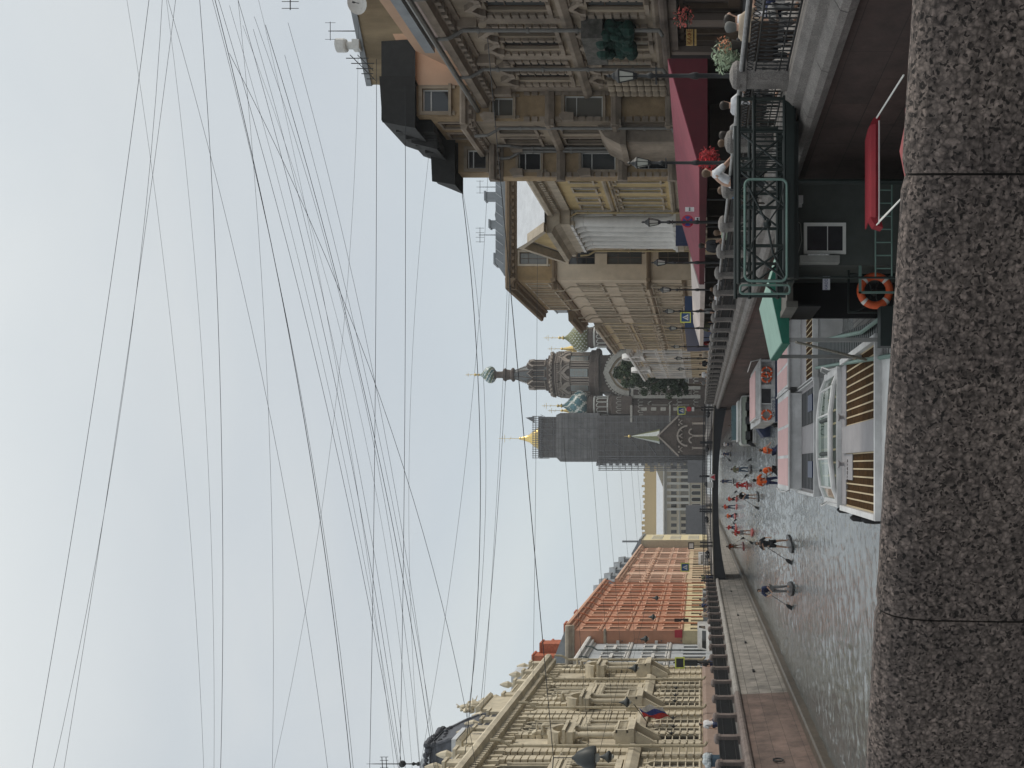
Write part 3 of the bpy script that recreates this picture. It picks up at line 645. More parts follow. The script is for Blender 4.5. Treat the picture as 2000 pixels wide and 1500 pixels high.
def rowhouse(name,label,F,s0,s1,H,wm,tm,floors,step,w=1.0,roofm=None,style='h',pipes=(),pip=None,depth=12,extra=None,cap=None,loc=None,cols=None,gm=None,first=.7):
    R=thing(name,label,'house',F.p((s0+s1)/2,ZQ,0))
    cs=cols or [s0+step*(i+.5) for i in range(int((s1-s0)/step))]
    hgt=(H-ZQ-first)/floors; rows=[]
    for i in range(floors):
        st=style[min(i,len(style)-1)] if isinstance(style,list) else style
        rows.append((ZQ+first+.35+hgt*i,hgt*.56,w,st,cs))
    if gm:
        zz=ZQ+first+hgt-.1
        facade(R,F,s0,s1,ZQ-.2,zz,rows[:1],gm,brframe,tm,depth,'ground_floor'); facade(R,F,s0,s1,zz,H,rows[1:],wm,brframe,tm,depth)
    else: facade(R,F,s0,s1,ZQ-.2,H,rows,wm,brframe,tm,depth)
    b=MB(); cornice(b,F,s0,s1,H-.2,.9,.8,.5)
    for i in range(1,floors): band(b,F,s0,s1,ZQ+first+hgt*i-.15,.28,.18)
    if extra: extra(b,F)
    b.build('cornice',tm,R)
    b=MB(); b.prism(F,[(.3,H+.72),(-4,H+2.4),(-8,H+2.4),(-depth,H+.7)],s0,s1); b.build('roof',roofm or zinc,R)
    for p in pipes: pipe(R,F,p,ZQ,H+.3,pip or pipeg,.3,.08)
    return R
be1=mat('beige_plaster',(.52,.42,.26),.9,.1,1.5,stain=.2); be2=mat('sand_plaster',(.56,.46,.31),.9,.08,1.5,stain=.2)
rowhouse('beige_house','beige four storey house between the cream house and the baroque house',FR(17),109.6,134,16.4,be1,crm,4,2.4,1.05,zinc,['n','t','h','s'],(116,125),crm)
def ex(b,F):
    for c in (141,160): b.arch(F,c,13.6,2.2,2.9,0,.7,0,0,pi,12); b.fb(F,c-3,c+3,13.1,13.6,0,.6)
    for c in lin(136,176,12): b.fb(F,c-.25,c+.25,6,13,0,.25)
rowhouse('baroque_house','pale sand coloured house with rounded pediments and white pilasters next to the dark tree',FR(17),134,177,14.6,be2,white,3,3.0,1.2,zinc,['n','h','h'],(150,),crm,extra=ex)
# ================================================================ LEFT BANK
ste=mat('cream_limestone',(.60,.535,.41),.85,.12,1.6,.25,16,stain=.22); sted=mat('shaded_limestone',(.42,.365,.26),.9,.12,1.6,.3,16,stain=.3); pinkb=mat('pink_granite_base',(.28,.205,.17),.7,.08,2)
domem=mat('dark_fishscale_zinc',(.06,.065,.08),.55,.3,2.5,.6,26)
def bankhouse():
    R=thing('ornate_bank_building','ornate cream stone bank building with rusticated piers, balconies and dark dome on the left bank','bank building',(-19,66,ZQ))
    F=FL(-19); s0,s1=40.,87.
    G=[(76.5,3),(66.3,3),(56.5,3),(47,3),(86.0,1)]
    def grp(c,n,st): return [c+(i-(n-1)/2)*st for i in range(n)]
    cs=sum([grp(c,n,1.25) for c,n in G],[]); cs2=sum([grp(c,n,1.7)[:2] if n>1 else [c] for c,n in G],[])
    gs=[80.2,77.4,75,73.2,68.2,66,64.3,58.5,56,54,49,46.5]
    facade(R,F,s0,s1,8.9,18.3,[(9.95,3.0,.8,'n',cs),(14.15,3.2,.8,'an',cs)],ste,brframe,ste,14)
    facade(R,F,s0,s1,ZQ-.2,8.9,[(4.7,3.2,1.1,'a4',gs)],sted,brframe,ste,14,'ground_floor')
    b=MB(); b.prism(F,[(0,ZQ-.2),(.35,ZQ-.2),(.35,4.1),(.25,4.35),(0,4.4)],s0,s1+.2); b.build('plinth',pinkb,R)
    # rusticated piers
    b=MB()
    for c in (86.6,84.9,81.1,79.2,74.2,72.9,70.2,69.0,64.6,60.8,59.2,54.2,52,45):
        for z in [9.4+.48*i for i in range(18)]: b.fb(F,c-.42,c+.42,z,z+.4,0,.28)
    z=4.5
    while z<8.3:
        b.fb(F,s0,s1,z,z+.07,0,.05)
        for c in (86.6,84.2,81.6,79,76.2,74.1,72,70.1,67.1,65.1,62.8,60.2,57.2,55.1,51.5,47.7,45):
            b.fb(F,c-.38,c+.38,z+.07,z+.42,0,.2)
        z+=.5
    b.build('rusticated_piers',ste,R)
    # window columns and hoods
    b=MB()
    for c,n in G:
        b=MB()
        for a in ([c+(i-n/2)*1.25 for i in range(n+1)]):
            b.lathe(F.p(a,9.95,.12),[(.13,0),(.11,.2),(.1,2.5),(.16,2.75)],8); b.lathe(F.p(a,14.1,.12),[(.13,0),(.11,.2),(.1,2.4),(.17,2.7)],8)
        w_=n*.63+.3
        b.fb(F,c-w_,c+w_,9.5,9.9,0,.35); b.fb(F,c-w_,c+w_,12.98,13.3,0,.3); b.fb(F,c-w_-.1,c+w_+.1,13.3,13.42,0,.45)
        for i in range(n*3): 
            a=c-w_+.2+(2*w_-.4)*i/(n*3-1); b.lathe(F.p(a,12.6,.2),[(.1,0),(.17,.15),(.12,.4)],6)
        b.fb(F,c-w_,c+w_,13.75,14.05,0,.3)
        if n>1: balustrade(b,F,c-w_,c+w_,13.42,.0+.33,.3,0,.3,.1)
        b.build('window_columns',ste,R)
    b=MB(); band(b,F,s0,s1,8.5,.9,.55); band(b,F,s0,s1,13.55,.25,.25); band(b,F,s0,s1,9.25,.2,.3); b.fb(F,s0,s1,17.5,18.0,0,.18)
    cornice(b,F,s0,s1+.6,18.0,1.25,1.15,.42)
    for c in lin(41,86.8,46): b.fb(F,c-.1,c+.1,17.35,18.1,.0,.38)
    b.build('cornice',ste,R)
    # projecting aedicules: balcony, paired columns, curved pediment with figures
    for c,pd in ((83.1,1),(71.5,1),(62.6,1),(51,1)):
        A=MB(); A.fb(F,c-1.25,c+1.25,9.0,9.4,.2,1.5); balustrade(A,F,c-1.2,c+1.2,9.4,.85,1.3,0,.28,.2)
        for e_ in (-1.2,1.02): A.fb(F,c+e_,c+e_+.2,9.4,10.25,.2,1.42)
        for e_ in (-.75,.75): column(A,F,c+e_,10.25,13.1,.2,.95)
        A.fb(F,c-1.2,c+1.2,13.1,13.6,.0,1.25); A.fb(F,c-1.3,c+1.3,13.6,13.8,0,1.45)
        A.arch(F,c,13.75,.85,1.2,0,1.2,0,radians(15),radians(165),10); A.arch(F,c,13.75,.3,.85,0,.4,0,radians(5),radians(175),8)
        for e_ in (-1,1): A.prism(F,[(0,7.2),(.5,7.5),(1.1,8.6),(1.3,9.0),(0,9.0)],c+e_*.95-.16,c+e_*.95+.16)
        A.fb(F,c-.45,c+.45,10.2,12.7,0,.12); A.arch(F,c,12.2,.45,.62,0,.4)
        A.build('aedicule',ste,R)
    # attic: balustrade, pedestals
    b=MB(); balustrade(b,F,s0,s1,19.3,.95,.3,0,.3,.2)
    for c in (86.5,83,79.2,74.6,69.4,67.2,65,60,57.5,55): b.fb(F,c-.4,c+.4,19.3,20.4,-.2,.6); b.fb(F,c-.5,c+.5,20.4,20.6,-.3,.7); b.lathe(F.p(c,20.6,.2),[(.25,0),(.15,.15),(.32,.5),(.2,.9),(.05,1.2)],8)
    b.fb(F,70.3,74.2,19.3,21.3,-1.0,.45); b.prism(F,[(-1.1,21.3),(.6,21.3),(.75,21.5),(.6,21.7),(-1.1,21.7)],70.1,74.4)
    b.fb(F,61.6,64.2,19.3,20.5,-1.0,.5); b.prism(F,[(-1.1,20.5),(.6,20.5),(.8,20.7),(.6,20.9),(-1.1,20.9)],61.4,64.4)
    b.build('attic_parapet',ste,R)
    b=MB(); b.fb(F,61.5,64.3,20.9,21.2,-1.0,.75); b.build('pedestal_cap',zincl,R); b=MB(); b.fb(F,83,87.3,20.6,21.6,-1.6,.2); b.build('pedestal_cap',zincl,R)
    # dome: square-plan convex mansard with cresting and spire
    b=MB(); cx,cy=-21.5,66.5; prof=[(2.9,19.2),(2.88,20.2),(2.75,21.2),(2.45,22.1),(2.1,22.9),(1.9,23.5)]
    for (r0,z0),(r1,z1) in zip(prof,prof[1:]):
        for i in range(4):
            a0=pi/4+pi/2*i; a1=a0+pi/2; q=2**.5
            b.quad((cx+r0*q*cos(a0),cy+r0*q*sin(a0),z0),(cx+r0*q*cos(a1),cy+r0*q*sin(a1),z0),(cx+r1*q*cos(a1),cy+r1*q*sin(a1),z1),(cx+r1*q*cos(a0),cy+r1*q*sin(a0),z1))
    b.box(cx-1.9,cx+1.9,cy-1.9,cy+1.9,23.45,23.6)
    for i in range(4):                          # ribs
        a=pi/4+pi/2*i
        for (r0,z0),(r1,z1) in zip(prof,prof[1:]): b.cyl((cx+r0*1.414*cos(a),cy+r0*1.414*sin(a),z0),(cx+r1*1.414*cos(a),cy+r1*1.414*sin(a),z1),.15,.15,8)
    b.build('dome',domem,R)
    b=MB(); random.seed(3); b.box(cx-2,cx+2,cy-2,cy+2,23.5,23.57)
    for i in range(44):
        t=i/44*4; k=int(t); f=(t-k)*2-1; p=[(f,-1),(1,f),(-f,1),(-1,-f)][k]
        b.ball((cx+p[0]*1.95,cy+p[1]*1.95,23.65+random.uniform(0,.2)),.17+random.random()*.1,5)
        if i%2: b.ball((cx+p[0]*2.1,cy+p[1]*2.1,23.0+random.uniform(-.25,.25)),.17,5)
    b.build('cresting',domem,R)
    b=MB(); b.add([(cx-1.7,cy-1.7,23.6),(cx+1.7,cy-1.7,23.6),(cx+1.7,cy+1.7,23.6),(cx-1.7,cy+1.7,23.6),(cx,cy,24.9)],[(0,1,4),(1,2,4),(2,3,4),(3,0,4)]); b.build('dome_cap',zinc,R)
    b=MB(); xs=(8-U0)*66.5/FPX; 
    b.lathe((xs,66.5,24.8),[(.12,0),(.16,.15),(.06,.3),(.14,.5),(.05,.6),(.04,1.0),(.22,1.15),(.26,1.3),(.22,1.42),(.04,1.55),(.03,3.2),(.01,3.9)],10)
    for z in (27.2,27.5): b.cyl((xs-.5,66.5,z),(xs+.5,66.5,z+.06),.03,.03,5)
    for dx in (-.5,-.25,0,.25,.5): b.cyl((xs+dx,66.5,27.1),(xs+dx,66.5,27.7),.02,.02,5)
    b.build('finial',iron,R)
    for c in (69.6,78.9,60.1,86.9): pipe(R,F,c,ZQ+1.2,18.2,mat('cream_pipe',(.40,.35,.25),.6,.1),.75,.1)
    # coats, masks, ironwork
    for c,z in ((68.2,6.6),(66,6.5),(64.3,6.6),(75,6.6),(77.4,6.6),(73.2,6.6)):
        q=MB(); 
        for i in range(5): q.cyl(F.p(c,z,.3),F.p(c+.3*cos(i*1.25),z+.3*sin(i*1.25),.45),.05,.02,5)
        q.ball(F.p(c,z,.35),.12,5); q.build('wall_lantern_bracket',iron,R)
    return R
bankhouse()
greyb=mat('grey_blue_plaster',(.46,.49,.52),.85,.08,1.5,stain=.16); dkpipe=mat('dark_pipe',(.10,.12,.12),.5,.1)
def ex2(b,F):
    for c in (90.8,95,99.2): b.fb(F,c-1.0,c+1.0,13.2,13.5,0,.35); b.fb(F,c-1.0,c+1.0,9.1,9.4,0,.35)
rowhouse('grey_house','narrow pale blue-grey house with dark downpipes between the bank building and the orange house',FL(-19),87.1,103,15.9,greyb,white,3,1.75,.9,zinc,['n','s','s'],(88.6,93.6,98.6),dkpipe,extra=ex2)
ora=mat('orange_plaster',(.51,.255,.165),.9,.07,1.2,stain=.12); orat=mat('orange_trim',(.60,.35,.24),.85,.06); yel=mat('pale_yellow_plaster',(.66,.57,.36),.9,.07)
R_=rowhouse('orange_house','tall orange house with pale yellow ground floor and many orange downpipes on the left bank','' and None or FL(-17.6),98.5,137.6,18.2,ora,orat,5,2.55,1.15,zinc,['n','s','s','s','s'],tuple(lin(101.5,136,9)),mat('orange_pipe',(.50,.18,.09),.6,.1),gm=yel)
for (x,y,h) in ((-20,101,2.2),(-20.5,104,1.6),(-21,99.6,2.8),(-19.8,112,1.2),(-19.8,121,1.2),(-22.5,100.3,2.6)): b=MB(); b.box(x-.7,x+.7,y-1,y+1,18.8,19.6+h); b.box(x-.8,x+.8,y-1.1,y+1.1,19.6+h,19.8+h); b.build('chimney',mat('red_brick',(.42,.13,.07),.9,.2,5),R_)
window(R_,FF(98.25),-20.0,14.0,1.2,1.9,'s',brframe,crm)
b=MB(); cornice(b,FF(98.5),-21,-17.0,18.0,.9,.8); b.build('side_cornice',crm,R_); b=MB(); band(b,FF(98.5),-21,-17.4,14.6,.3,.15); b.build('side_band',crm,R_)
ter=mat('terracotta_plaster',(.47,.25,.17),.9,.1,1.2,stain=.2); tert=mat('terracotta_trim',(.62,.42,.31),.85,.08)
def ex3(b,F):
    for c in (150,162,174,186): b.fb(F,c-1.5,c+1.5,6.6,17.5,0,.12)
R_=rowhouse('terracotta_house','terracotta house with paler trim, dormers and a dark eave beyond the orange house',FL(-17.6),137.7,198,16.6,ter,tert,4,3.1,1.5,darkroof,['n','s','t','s'],(140,156,172,188),tert,extra=ex3,gm=mat('buff_plaster',(.58,.45,.30),.9,.08))
for y in (142,150,158,167,176,186): b=MB(); b.box(-20.5,-18.6,y-1.6,y+1.6,17.3,19.8); b.add([(-20.6,y-1.9,19.7),(-18.4,y-1.9,19.7),(-18.4,y+1.9,19.7),(-20.6,y+1.9,19.7),(-20.6,y,21),(-18.4,y,21)],[(0,1,5,4),(3,2,5,4),(0,3,4),(1,2,5)]); b.build('dormer',zinc,R_)
R_=thing('pale_yellow_house','narrow pale yellow-grey house at the far end of the left bank row','house',(-16,205,ZQ))
facade(R_,FF(198.2),-18,-15.95,ZQ-.2,17.2,[],mat('grey_yellow',(.46,.42,.31),.9,.08),brframe,yel,16); facade(R_,FL(-15.95),198.2,214,ZQ-.2,16.8,[(5,2,1.2,'s',[201,205,209]),(9,2,1.2,'s',[201,205,209]),(13,2,1.2,'s',[201,205,209])],yel,brframe,white,10)
b=MB(); b.box(-26,-15.7,198,214.4,17.2,17.6); b.prism(FL(-15.9),[(.1,17.6),(-3,19.3),(-9,17.6)],198.2,214); b.cyl((-16.3,199,17.5),(-16.3,199,21.3),.22,.22,8); b.build('roof',zinc,R_)
# far buildings across
fa=mat('far_beige',(.52,.46,.36),.9,.05); fat=mat('far_white',(.62,.60,.55),.9,.05); fay=mat('far_yellow',(.60,.46,.26),.9,.05)
R_=thing('far_palace','far beige building with white half columns and a row of arched windows facing us','building',(-12,330,ZQ))
F=FF(330); cs=lin(-23.5,-.5,11)
facade(R_,F,-27,1,ZQ-.5,16.5,[(4.3,3.2,1.3,'a',cs[4:8]),(8.6,2.6,1.25,'n',cs),(12.8,2.0,1.25,'n',cs)],fa,brframe,fat,14)
b=MB(); cornice(b,F,-27,1,16.3,1.3,1.2); band(b,F,-27,1,7.9,.5,.3); band(b,F,-27,1,11.6,.4,.3)
for a,c in zip(cs[3:],cs[4:]): b.fb(F,(a+c)/2-.45,(a+c)/2+.45,8.3,16.3,0,.5)
b.build('cornice',fat,R_)
b=MB(); b.prism(F,[(.5,17.6),(-5,20.3),(-10,20.3),(-14,17.6)],-27,1); b.build('roof',zincl,R_)
b=MB(); b.extr(F,[(-7.5,17.7),(1,17.7),(1,20.4),(-1,20.2)],-.4,.9); b.build('pediment',fa,R_)
R_=thing('far_yellow_block','far yellow upper block with ragged roofline behind the beige palace','building',(-14,346,ZQ))
facade(R_,FF(346),-27,3,ZQ,25.2,[(21.6,1.6,4.5,'4',[0])],fay,brframe,fat,12)
b=MB(); random.seed(5)
for i in range(14): x=-26+2*i; b=MB(); b.box(x,x+random.uniform(.6,1.4),346,348,25.2,25.5+random.random()*.9); b.build('chimney',fay,R_)
# ================================================================ CHURCH
KC=.16111
def cx_(u): return (u-U0)*KC
def cz_(v): return ZC-(v-V0)*KC
brk=mat('church_brick',(.115,.088,.074),.9,.2,2,.2,8,stain=.25); wst=mat('church_white_stone',(.40,.38,.34),.85,.15,2); gold=mat('gilding',(.75,.56,.22),.3,.08,2,metal=.85); chr_=mat('church_grey_roof',(.13,.14,.145),.7,.15,1)
ogr=mat('enamel_green',(.08,.17,.16),.35,.12); owh=mat('enamel_white',(.62,.64,.60),.35,.1); obl=mat('enamel_blue',(.06,.16,.19),.35,.1); ool=mat('enamel_olive',(.19,.20,.09),.4,.15)
def cross(b,x,y,z,h):
    b.cyl((x,y,z),(x,y,z+h),.1,.06,6); b.cyl((x-h*.18,y,z+h*.72),(x+h*.18,y,z+h*.72),.07,.07,5); b.cyl((x-h*.1,y,z+h*.84),(x+h*.1,y,z+h*.84),.06,.06,5); b.cyl((x-h*.09,y,z+h*.5),(x+h*.09,y,z+h*.42),.06,.06,5); b.ball((x,y,z),.45,8)
def onion(R,x,y,z0,z1,r,mats,mode,n=48):
    H=z1-z0; pr=[(.62,0),(.8,.06),(.95,.16),(1.0,.27),(.97,.38),(.86,.5),(.66,.62),(.44,.72),(.26,.82),(.13,.91),(.06,1)]
    full=[]
    for (r0,h0),(r1,h1) in zip(pr,pr[1:]):
        for t in (0,.5): full.append((r*(r0+(r1-r0)*t),H*(h0+(h1-h0)*t)))
    full.append((r*.06,H))
    b=MB()
    if mode=='swirl': mf=lambda i,j: [0,0,0,1,1,2,2,2,1,1,3,3][(i+int(j*1.6))%12]
    elif mode=='stripe': mf=lambda i,j: [0,0,0,0,1,2,2,1][(i+int(j*.8))%8]
    else: mf=lambda i,j: 0
    b.lathe((x,y,z0),full,n,0,mfun=mf)
    q=MB()
    if mode!='swirl':
        rows=12
        for j in range(1,rows):
            h=j/rows*.8; 
            rr_=None
            for (r0,h0),(r1,h1) in zip(pr,pr[1:]):
                if h0<=h<=h1: rr_=r0+(r1-r0)*(h-h0)/(h1-h0)
            for i in range(16):
                a=2*pi*(i+(j%2)*.5)/16 if mode=='bump' else 2*pi*(i+j*.33)/16
                if mode=='stripe' and i%2: continue
                s_=r*.085*max(.45,rr_); c=Vector((x+r*rr_*cos(a),y+r*rr_*sin(a),z0+H*h)); o=Vector((cos(a),sin(a),0))
                t=Vector((-sin(a),cos(a),0)); u=Vector((0,0,1))
                q.add([tuple(c+t*s_),tuple(c+u*s_),tuple(c-t*s_),tuple(c-u*s_),tuple(c+o*s_*1.3)],[(0,1,4),(1,2,4),(2,3,4),(3,0,4)])
    o=b.build('onion_dome',mats,R,True)
    if q.v: 
        k=q.build('dome_bosses',owh,R)
    g=MB(); g.lathe((x,y,z1-.2),[(r*.09,0),(r*.16,.3),(r*.07,.7),(r*.05,1.4)],8); cross(g,x,y,z1+1.2,H*.62); g.build('gold_cross',gold,R)
def church():
    R=thing('church','onion-domed brick church with swirled enamel cupola and tall tent tower beyond the bridge','church',(cx_(745),290,ZQ))
    Y=290; x=cx_(768)
    # main tent tower
    onion(R,x,Y,cz_(967),cz_(936),2.7,[ogr,owh,obl,ool],'swirl')
    b=MB(); z=lambda v: cz_(v)
    b.lathe((x,Y,0),[(1.35,z(985)),(1.2,z(984)),(1.05,z(980)),(1.05,z(970)),(1.5,z(967.5)),(1.5,z(966.5))],12); b.lathe((x,Y,0),[(1.6,z(1006)),(2.2,z(1004)),(2.2,z(1001)),(1.5,z(998)),(1.7,z(990)),(2.1,z(988)),(1.9,z(984)),(1.2,z(983))],12)
    b.build('lantern_neck',brk,R)
    b=MB(); b.lathe((x,Y,0),[(4.6,z(1072)),(4.1,z(1062)),(1.45,z(1005))],8,a0=pi/8); b.build('tent_roof',chr_,R)
    b=MB()
    for i in range(8):
        a=pi/8+pi/4*i; b.cyl((x+4.4*cos(a),Y+4.4*sin(a),z(1066)),(x+1.5*cos(a),Y+1.5*sin(a),z(1006)),.16,.1,5)
        a2=-pi/2+pi/4*i; F=Fr((x,Y),(-sin(a2),cos(a2)),(cos(a2),sin(a2)))
        b.fb(F,-.95,-.6,z(1068),z(1046),3.3,4.5); b.fb(F,.6,.95,z(1068),z(1046),3.3,4.5); b.arch(F,0,z(1046),.6,1.1,3.0,4.55,0,0,pi,8,.5); b.fb(F,-.12,.12,z(1066),z(1046),4.2,4.4); b.extr(F,[(-.95,z(1044)),(.95,z(1044)),(0,z(1032))],1.8,4.3)
        b.fb(F,-1.2,1.2,z(1071),z(1068),3,4.9)
    b.build('tent_dormers',brk,R)
    for i in range(8):
        b=MB(); a2=-pi/2+pi/4*i; F=Fr((x,Y),(-sin(a2),cos(a2)),(cos(a2),sin(a2)))
        b.arch(F,0,z(1046),1.12,1.38,4.3,4.75,0,0,pi,8,.5); b.fb(F,-1.2,1.2,z(1068.5),z(1067.5),4.5,5.05); b.fb(F,-1.0,-.86,z(1067),z(1046),4.4,4.65); b.fb(F,.86,1.0,z(1067),z(1046),4.4,4.65)
        b.fb(F,-2.5,2.5,z(1099),z(1098),6.6,7.15); b.fb(F,-2.7,2.7,z(1090.5),z(1089.5),6.5,6.9)
        for k in range(9): b.fb(F,-2.7+.62*k,-2.5+.62*k,z(1097),z(1093),6.7,7.1)
        for k in range(6): b.fb(F,-.9+.16*k+.0,-.82+.16*k,z(1030-3*k),z(1028-3*k),2.4-.17*k,2.9-.17*k)
        b.build('tower_trim',mat('church_carved_stone',(.34,.29,.25)),R)
    b=MB(); b.lathe((x,Y,0),[(6.9,z(1158)),(6.9,z(1098)),(7.6,z(1096)),(7.2,z(1090)),(6.3,z(1088)),(6.3,z(1074)),(5,z(1072))],8,a0=pi/8)
    b.lathe((x,Y,0),[(8.6,z(1174)),(8.6,z(1168)),(8.0,z(1166)),(8.0,z(1158)),(7.4,z(1156)),(7.4,z(1154))],8,a0=pi/8); b.build('octagon',brk,R)
    b=MB(); w_=MB()
    for i in range(8):
        a2=-pi/2+pi/4*i; F=Fr((x,Y),(-sin(a2),cos(a2)),(cos(a2),sin(a2))); D=6.9*cos(pi/8)
        zc=z(1118)
        b.arch(F,0,zc,1.25,2.1,D,D+.7,0,0,pi,10,.35); b.arch(F,0,zc,2.3,2.6,D,D+.9,0,0,pi,10,.4)
        for e_ in (-2.3,2.3,-1.5,1.5): b.lathe(F.p(e_,z(1155),D+.3),[(.28,0),(.22,.4),(.22,z(1122)-z(1155)),(.34,z(1120)-z(1155))],8)
        for e_ in (-.45,0,.45): b.fb(F,e_-.06,e_+.06,z(1150),z(1120),D+.12,D+.2)
        for q in (1128,1136,1144): b.fb(F,-1.1,1.1,z(q)-.06,z(q)+.06,D+.12,D+.22)
        w_.fb(F,-1.2,1.2,z(1152),z(1119),D-.1,D+.1)
        for e_ in (-2.3,-.8,.8,2.3): b.arch(F,e_,z(1084),.45,.75,6.0,6.9,0,0,pi,6,.3)
        # kokoshnik row
        b.fb(F,-3.2,3.2,z(1103),z(1100),D,D+.5)
    b.build('octagon_stonework',wst if 0 else mat('church_carved_stone',(.34,.29,.25),.85,.2,2),R); w_.build('octagon_window',mat('pale_sky_window',(.32,.36,.36),.2,.1),R)
    # flanking cupolas
    for (u,vt,vb,r,mats,md,lab) in ((705,1103,1153,4.5,[obl,ogr,owh],'stripe','w'),(835,1106,1155,4.25,[ool,owh],'bump','e')):
        xx=cx_(u); onion(R,xx,Y-6,z(vb),z(vt),r,mats,md,48 if md=='stripe' else 32)
        b=MB(); b.lathe((xx,Y-6,0),[(3.4,z(1200)),(3.1,z(1195)),(2.75,z(1192)),(2.75,z(1166)),(3.2,z(1163)),(3.3,z(1158)),(2.9,z(1156)),(2.9,z(1153)),(2.6,z(1152))],16); b.build('cupola_drum',brk,R)
        b=MB()
        for i in range(12):
            a=2*pi*i/12; F=Fr((xx,Y-6),(-sin(a),cos(a)),(cos(a),sin(a))); b.fb(F,-.62,-.42,z(1190),z(1174),2.7,3.0); b.arch(F,0,z(1174),.4,.62,2.7,3.0,0,0,pi,6); b.fb(F,-.7,.7,z(1193),z(1190.5),2.6,3.05)
        b.lathe((xx,Y-6,0),[(2.95,z(1168)),(3.05,z(1167)),(3.05,z(1165)),(2.9,z(1164))],16); b.build('white_arcade',mat('church_white_trim',(.58,.57,.53),.8,.1),R)
    # second pair of gold cupolas behind
    g=MB(); 
    for u in (701,825): g.lathe((cx_(u),Y+8,z(1120)),[(1.0,0),(1.2,1),(.6,3.2),(.2,5)],14); cross(g,cx_(u),Y+8,z(1090),4.6)
    g.build('gold_cupola',gold,R)
    # nave body with the great mosaic gable
    xl,xr=cx_(672),cx_(850)
    F=FF(284)
    facade(R,F,cx_(690),cx_(812),ZQ-.2,z(1238),[(z(1345),4.2,1.6,'a4',[cx_(700),cx_(755),cx_(782)]),(z(1305),4.0,1.5,'a4',[cx_(700),cx_(755),cx_(782)])],brk,wframe,wst,24)
    b=MB(); b.box(cx_(686),cx_(830),286,312,z(1240),z(1196)); b.box(cx_(672),cx_(704),279.3,292,ZQ-.2,z(1238)); b.box(cx_(688),cx_(722),281,291,z(1238),z(1200)); b.box(cx_(812),cx_(860),281,300,ZQ-.2,z(1190)); b.box(cx_(733),cx_(803),285.2,306,z(1240),z(1175)); b.extr(FF(285.1),[(cx_(722),z(1240)),(cx_(815),z(1240)),(cx_(803),z(1190)),(cx_(733),z(1190))],-12,0); b.build('wing',brk,R)
    gx=cx_(768)
    b=MB(); b.arch(F,gx,z(1232),5.6,7.2,-.6,.9,0,0,pi,18,.12); b.arch(F,gx,z(1232),4.4,4.9,-.3,.5,0,0,pi,18,.12)
    for i in range(24):
        a=pi*(i+.5)/24; b.lathe(F.p(gx+7.5*cos(a),z(1232)+7.5*sin(a),.2),[(.35,-.3),(.4,0),(.2,.35)],6)
    b.fb(F,cx_(722),cx_(815),z(1240),z(1236),0,.9)
    # arcaded bands, niches
    for v,st in ((1236,2.6),(1310,3.4),(1270,3.4)):
        for xx in lin(cx_(692),cx_(810),int(30/st)): b.arch(F,xx,z(v)-.6,.6,.9,0,.35,0,0,pi,6,.3)
    for uu in (722,739):
        b.fb(F,cx_(uu)-.5,cx_(uu)+.5,z(1368),z(1238),0,.7)
    for uu in (727,733):
        for v in (1268,1282,1296,1318,1332,1346): 
            b.fb(F,cx_(uu)-.8,cx_(uu)+.8,z(v)-.8,z(v)-.6,.1,.4); b.fb(F,cx_(uu)-.8,cx_(uu)+.8,z(v)+.6,z(v)+.8,.1,.4); b.fb(F,cx_(uu)-.8,cx_(uu)-.6,z(v)-.6,z(v)+.6,.1,.4); b.fb(F,cx_(uu)+.6,cx_(uu)+.8,z(v)-.6,z(v)+.6,.1,.4)
    F2_=FF(279.3)
    for uu in (675,680,697):
        for v in (1262,1280,1298,1322,1340): b.fb(F2_,cx_(uu)-.5,cx_(uu)+.5,z(v)-.8,z(v)+.8,0,.15)
    b.fb(F2_,cx_(672),cx_(704),z(1240),z(1236),0,.7); b.fb(F2_,cx_(672),cx_(704),z(1312),z(1309),0,.5)
    for k,(u0,u1,v,F_) in enumerate(((672,704,1254,F2_),(672,704,1328,F2_),(690,720,1212,FF(281)),(706,760,1252,F),(706,760,1326,F),(706,812,1358,F))):
        for xx in lin(cx_(u0+2.5),cx_(u1-2.5),max(3,int((u1-u0)/6.5))): b.arch(F_,xx,z(v),.3,.5,0,.3,0,0,pi,6,.35); b.fb(F_,xx-.5,xx-.34,z(v)-1.0,z(v),0,.25); b.fb(F_,xx+.34,xx+.5,z(v)-1.0,z(v),0,.25)
    for uu in (700,755,782):
        for v in (1345,1305): b.fb(F,cx_(uu)-1.15,cx_(uu)-.85,z(v)-.2,z(v)+4.4,0,.4); b.fb(F,cx_(uu)+.85,cx_(uu)+1.15,z(v)-.2,z(v)+4.4,0,.4); b.extr(F,[(cx_(uu)-1.4,z(v)+4.4),(cx_(uu)+1.4,z(v)+4.4),(cx_(uu),z(v)+6.0)],0,.45)
    b.build('carved_trim',wst,R)
    b=MB(); b.arch(F,gx,z(1232),.05,5.6,-.5,.1,0,0,pi,18,.12); b.build('mosaic',mat('mosaic_gold',(.30,.23,.15),.6,.4,3),R)
    b=MB(); b.prism(Fr((gx,284),(0,1),(1,0)),[(-8,z(1236)),(8,z(1236)),(5.5,z(1200)),(0,z(1184)),(-5.5,z(1200))],0.5,24); b.build('nave_roof',chr_,R)
    # small tented porch in front of the tower
    px_=cx_(645); Fp=FF(272)
    b=MB(); b.box(px_-5.5,px_+5.5,272.5,280,ZQ-.2,z(1325)); b.extr(Fp,[(px_-6,z(1325)),(px_+6,z(1325)),(px_,z(1288))],-6,0); b.build('porch',brk,R)
    b=MB(); b.extr(Fp,[(px_-6.3,z(1328)),(px_-5.6,z(1328)),(px_,z(1292)),(px_,z(1288))],0,.8); b.extr(Fp,[(px_+6.3,z(1328)),(px_+5.6,z(1328)),(px_,z(1292)),(px_,z(1288))],0,.8)
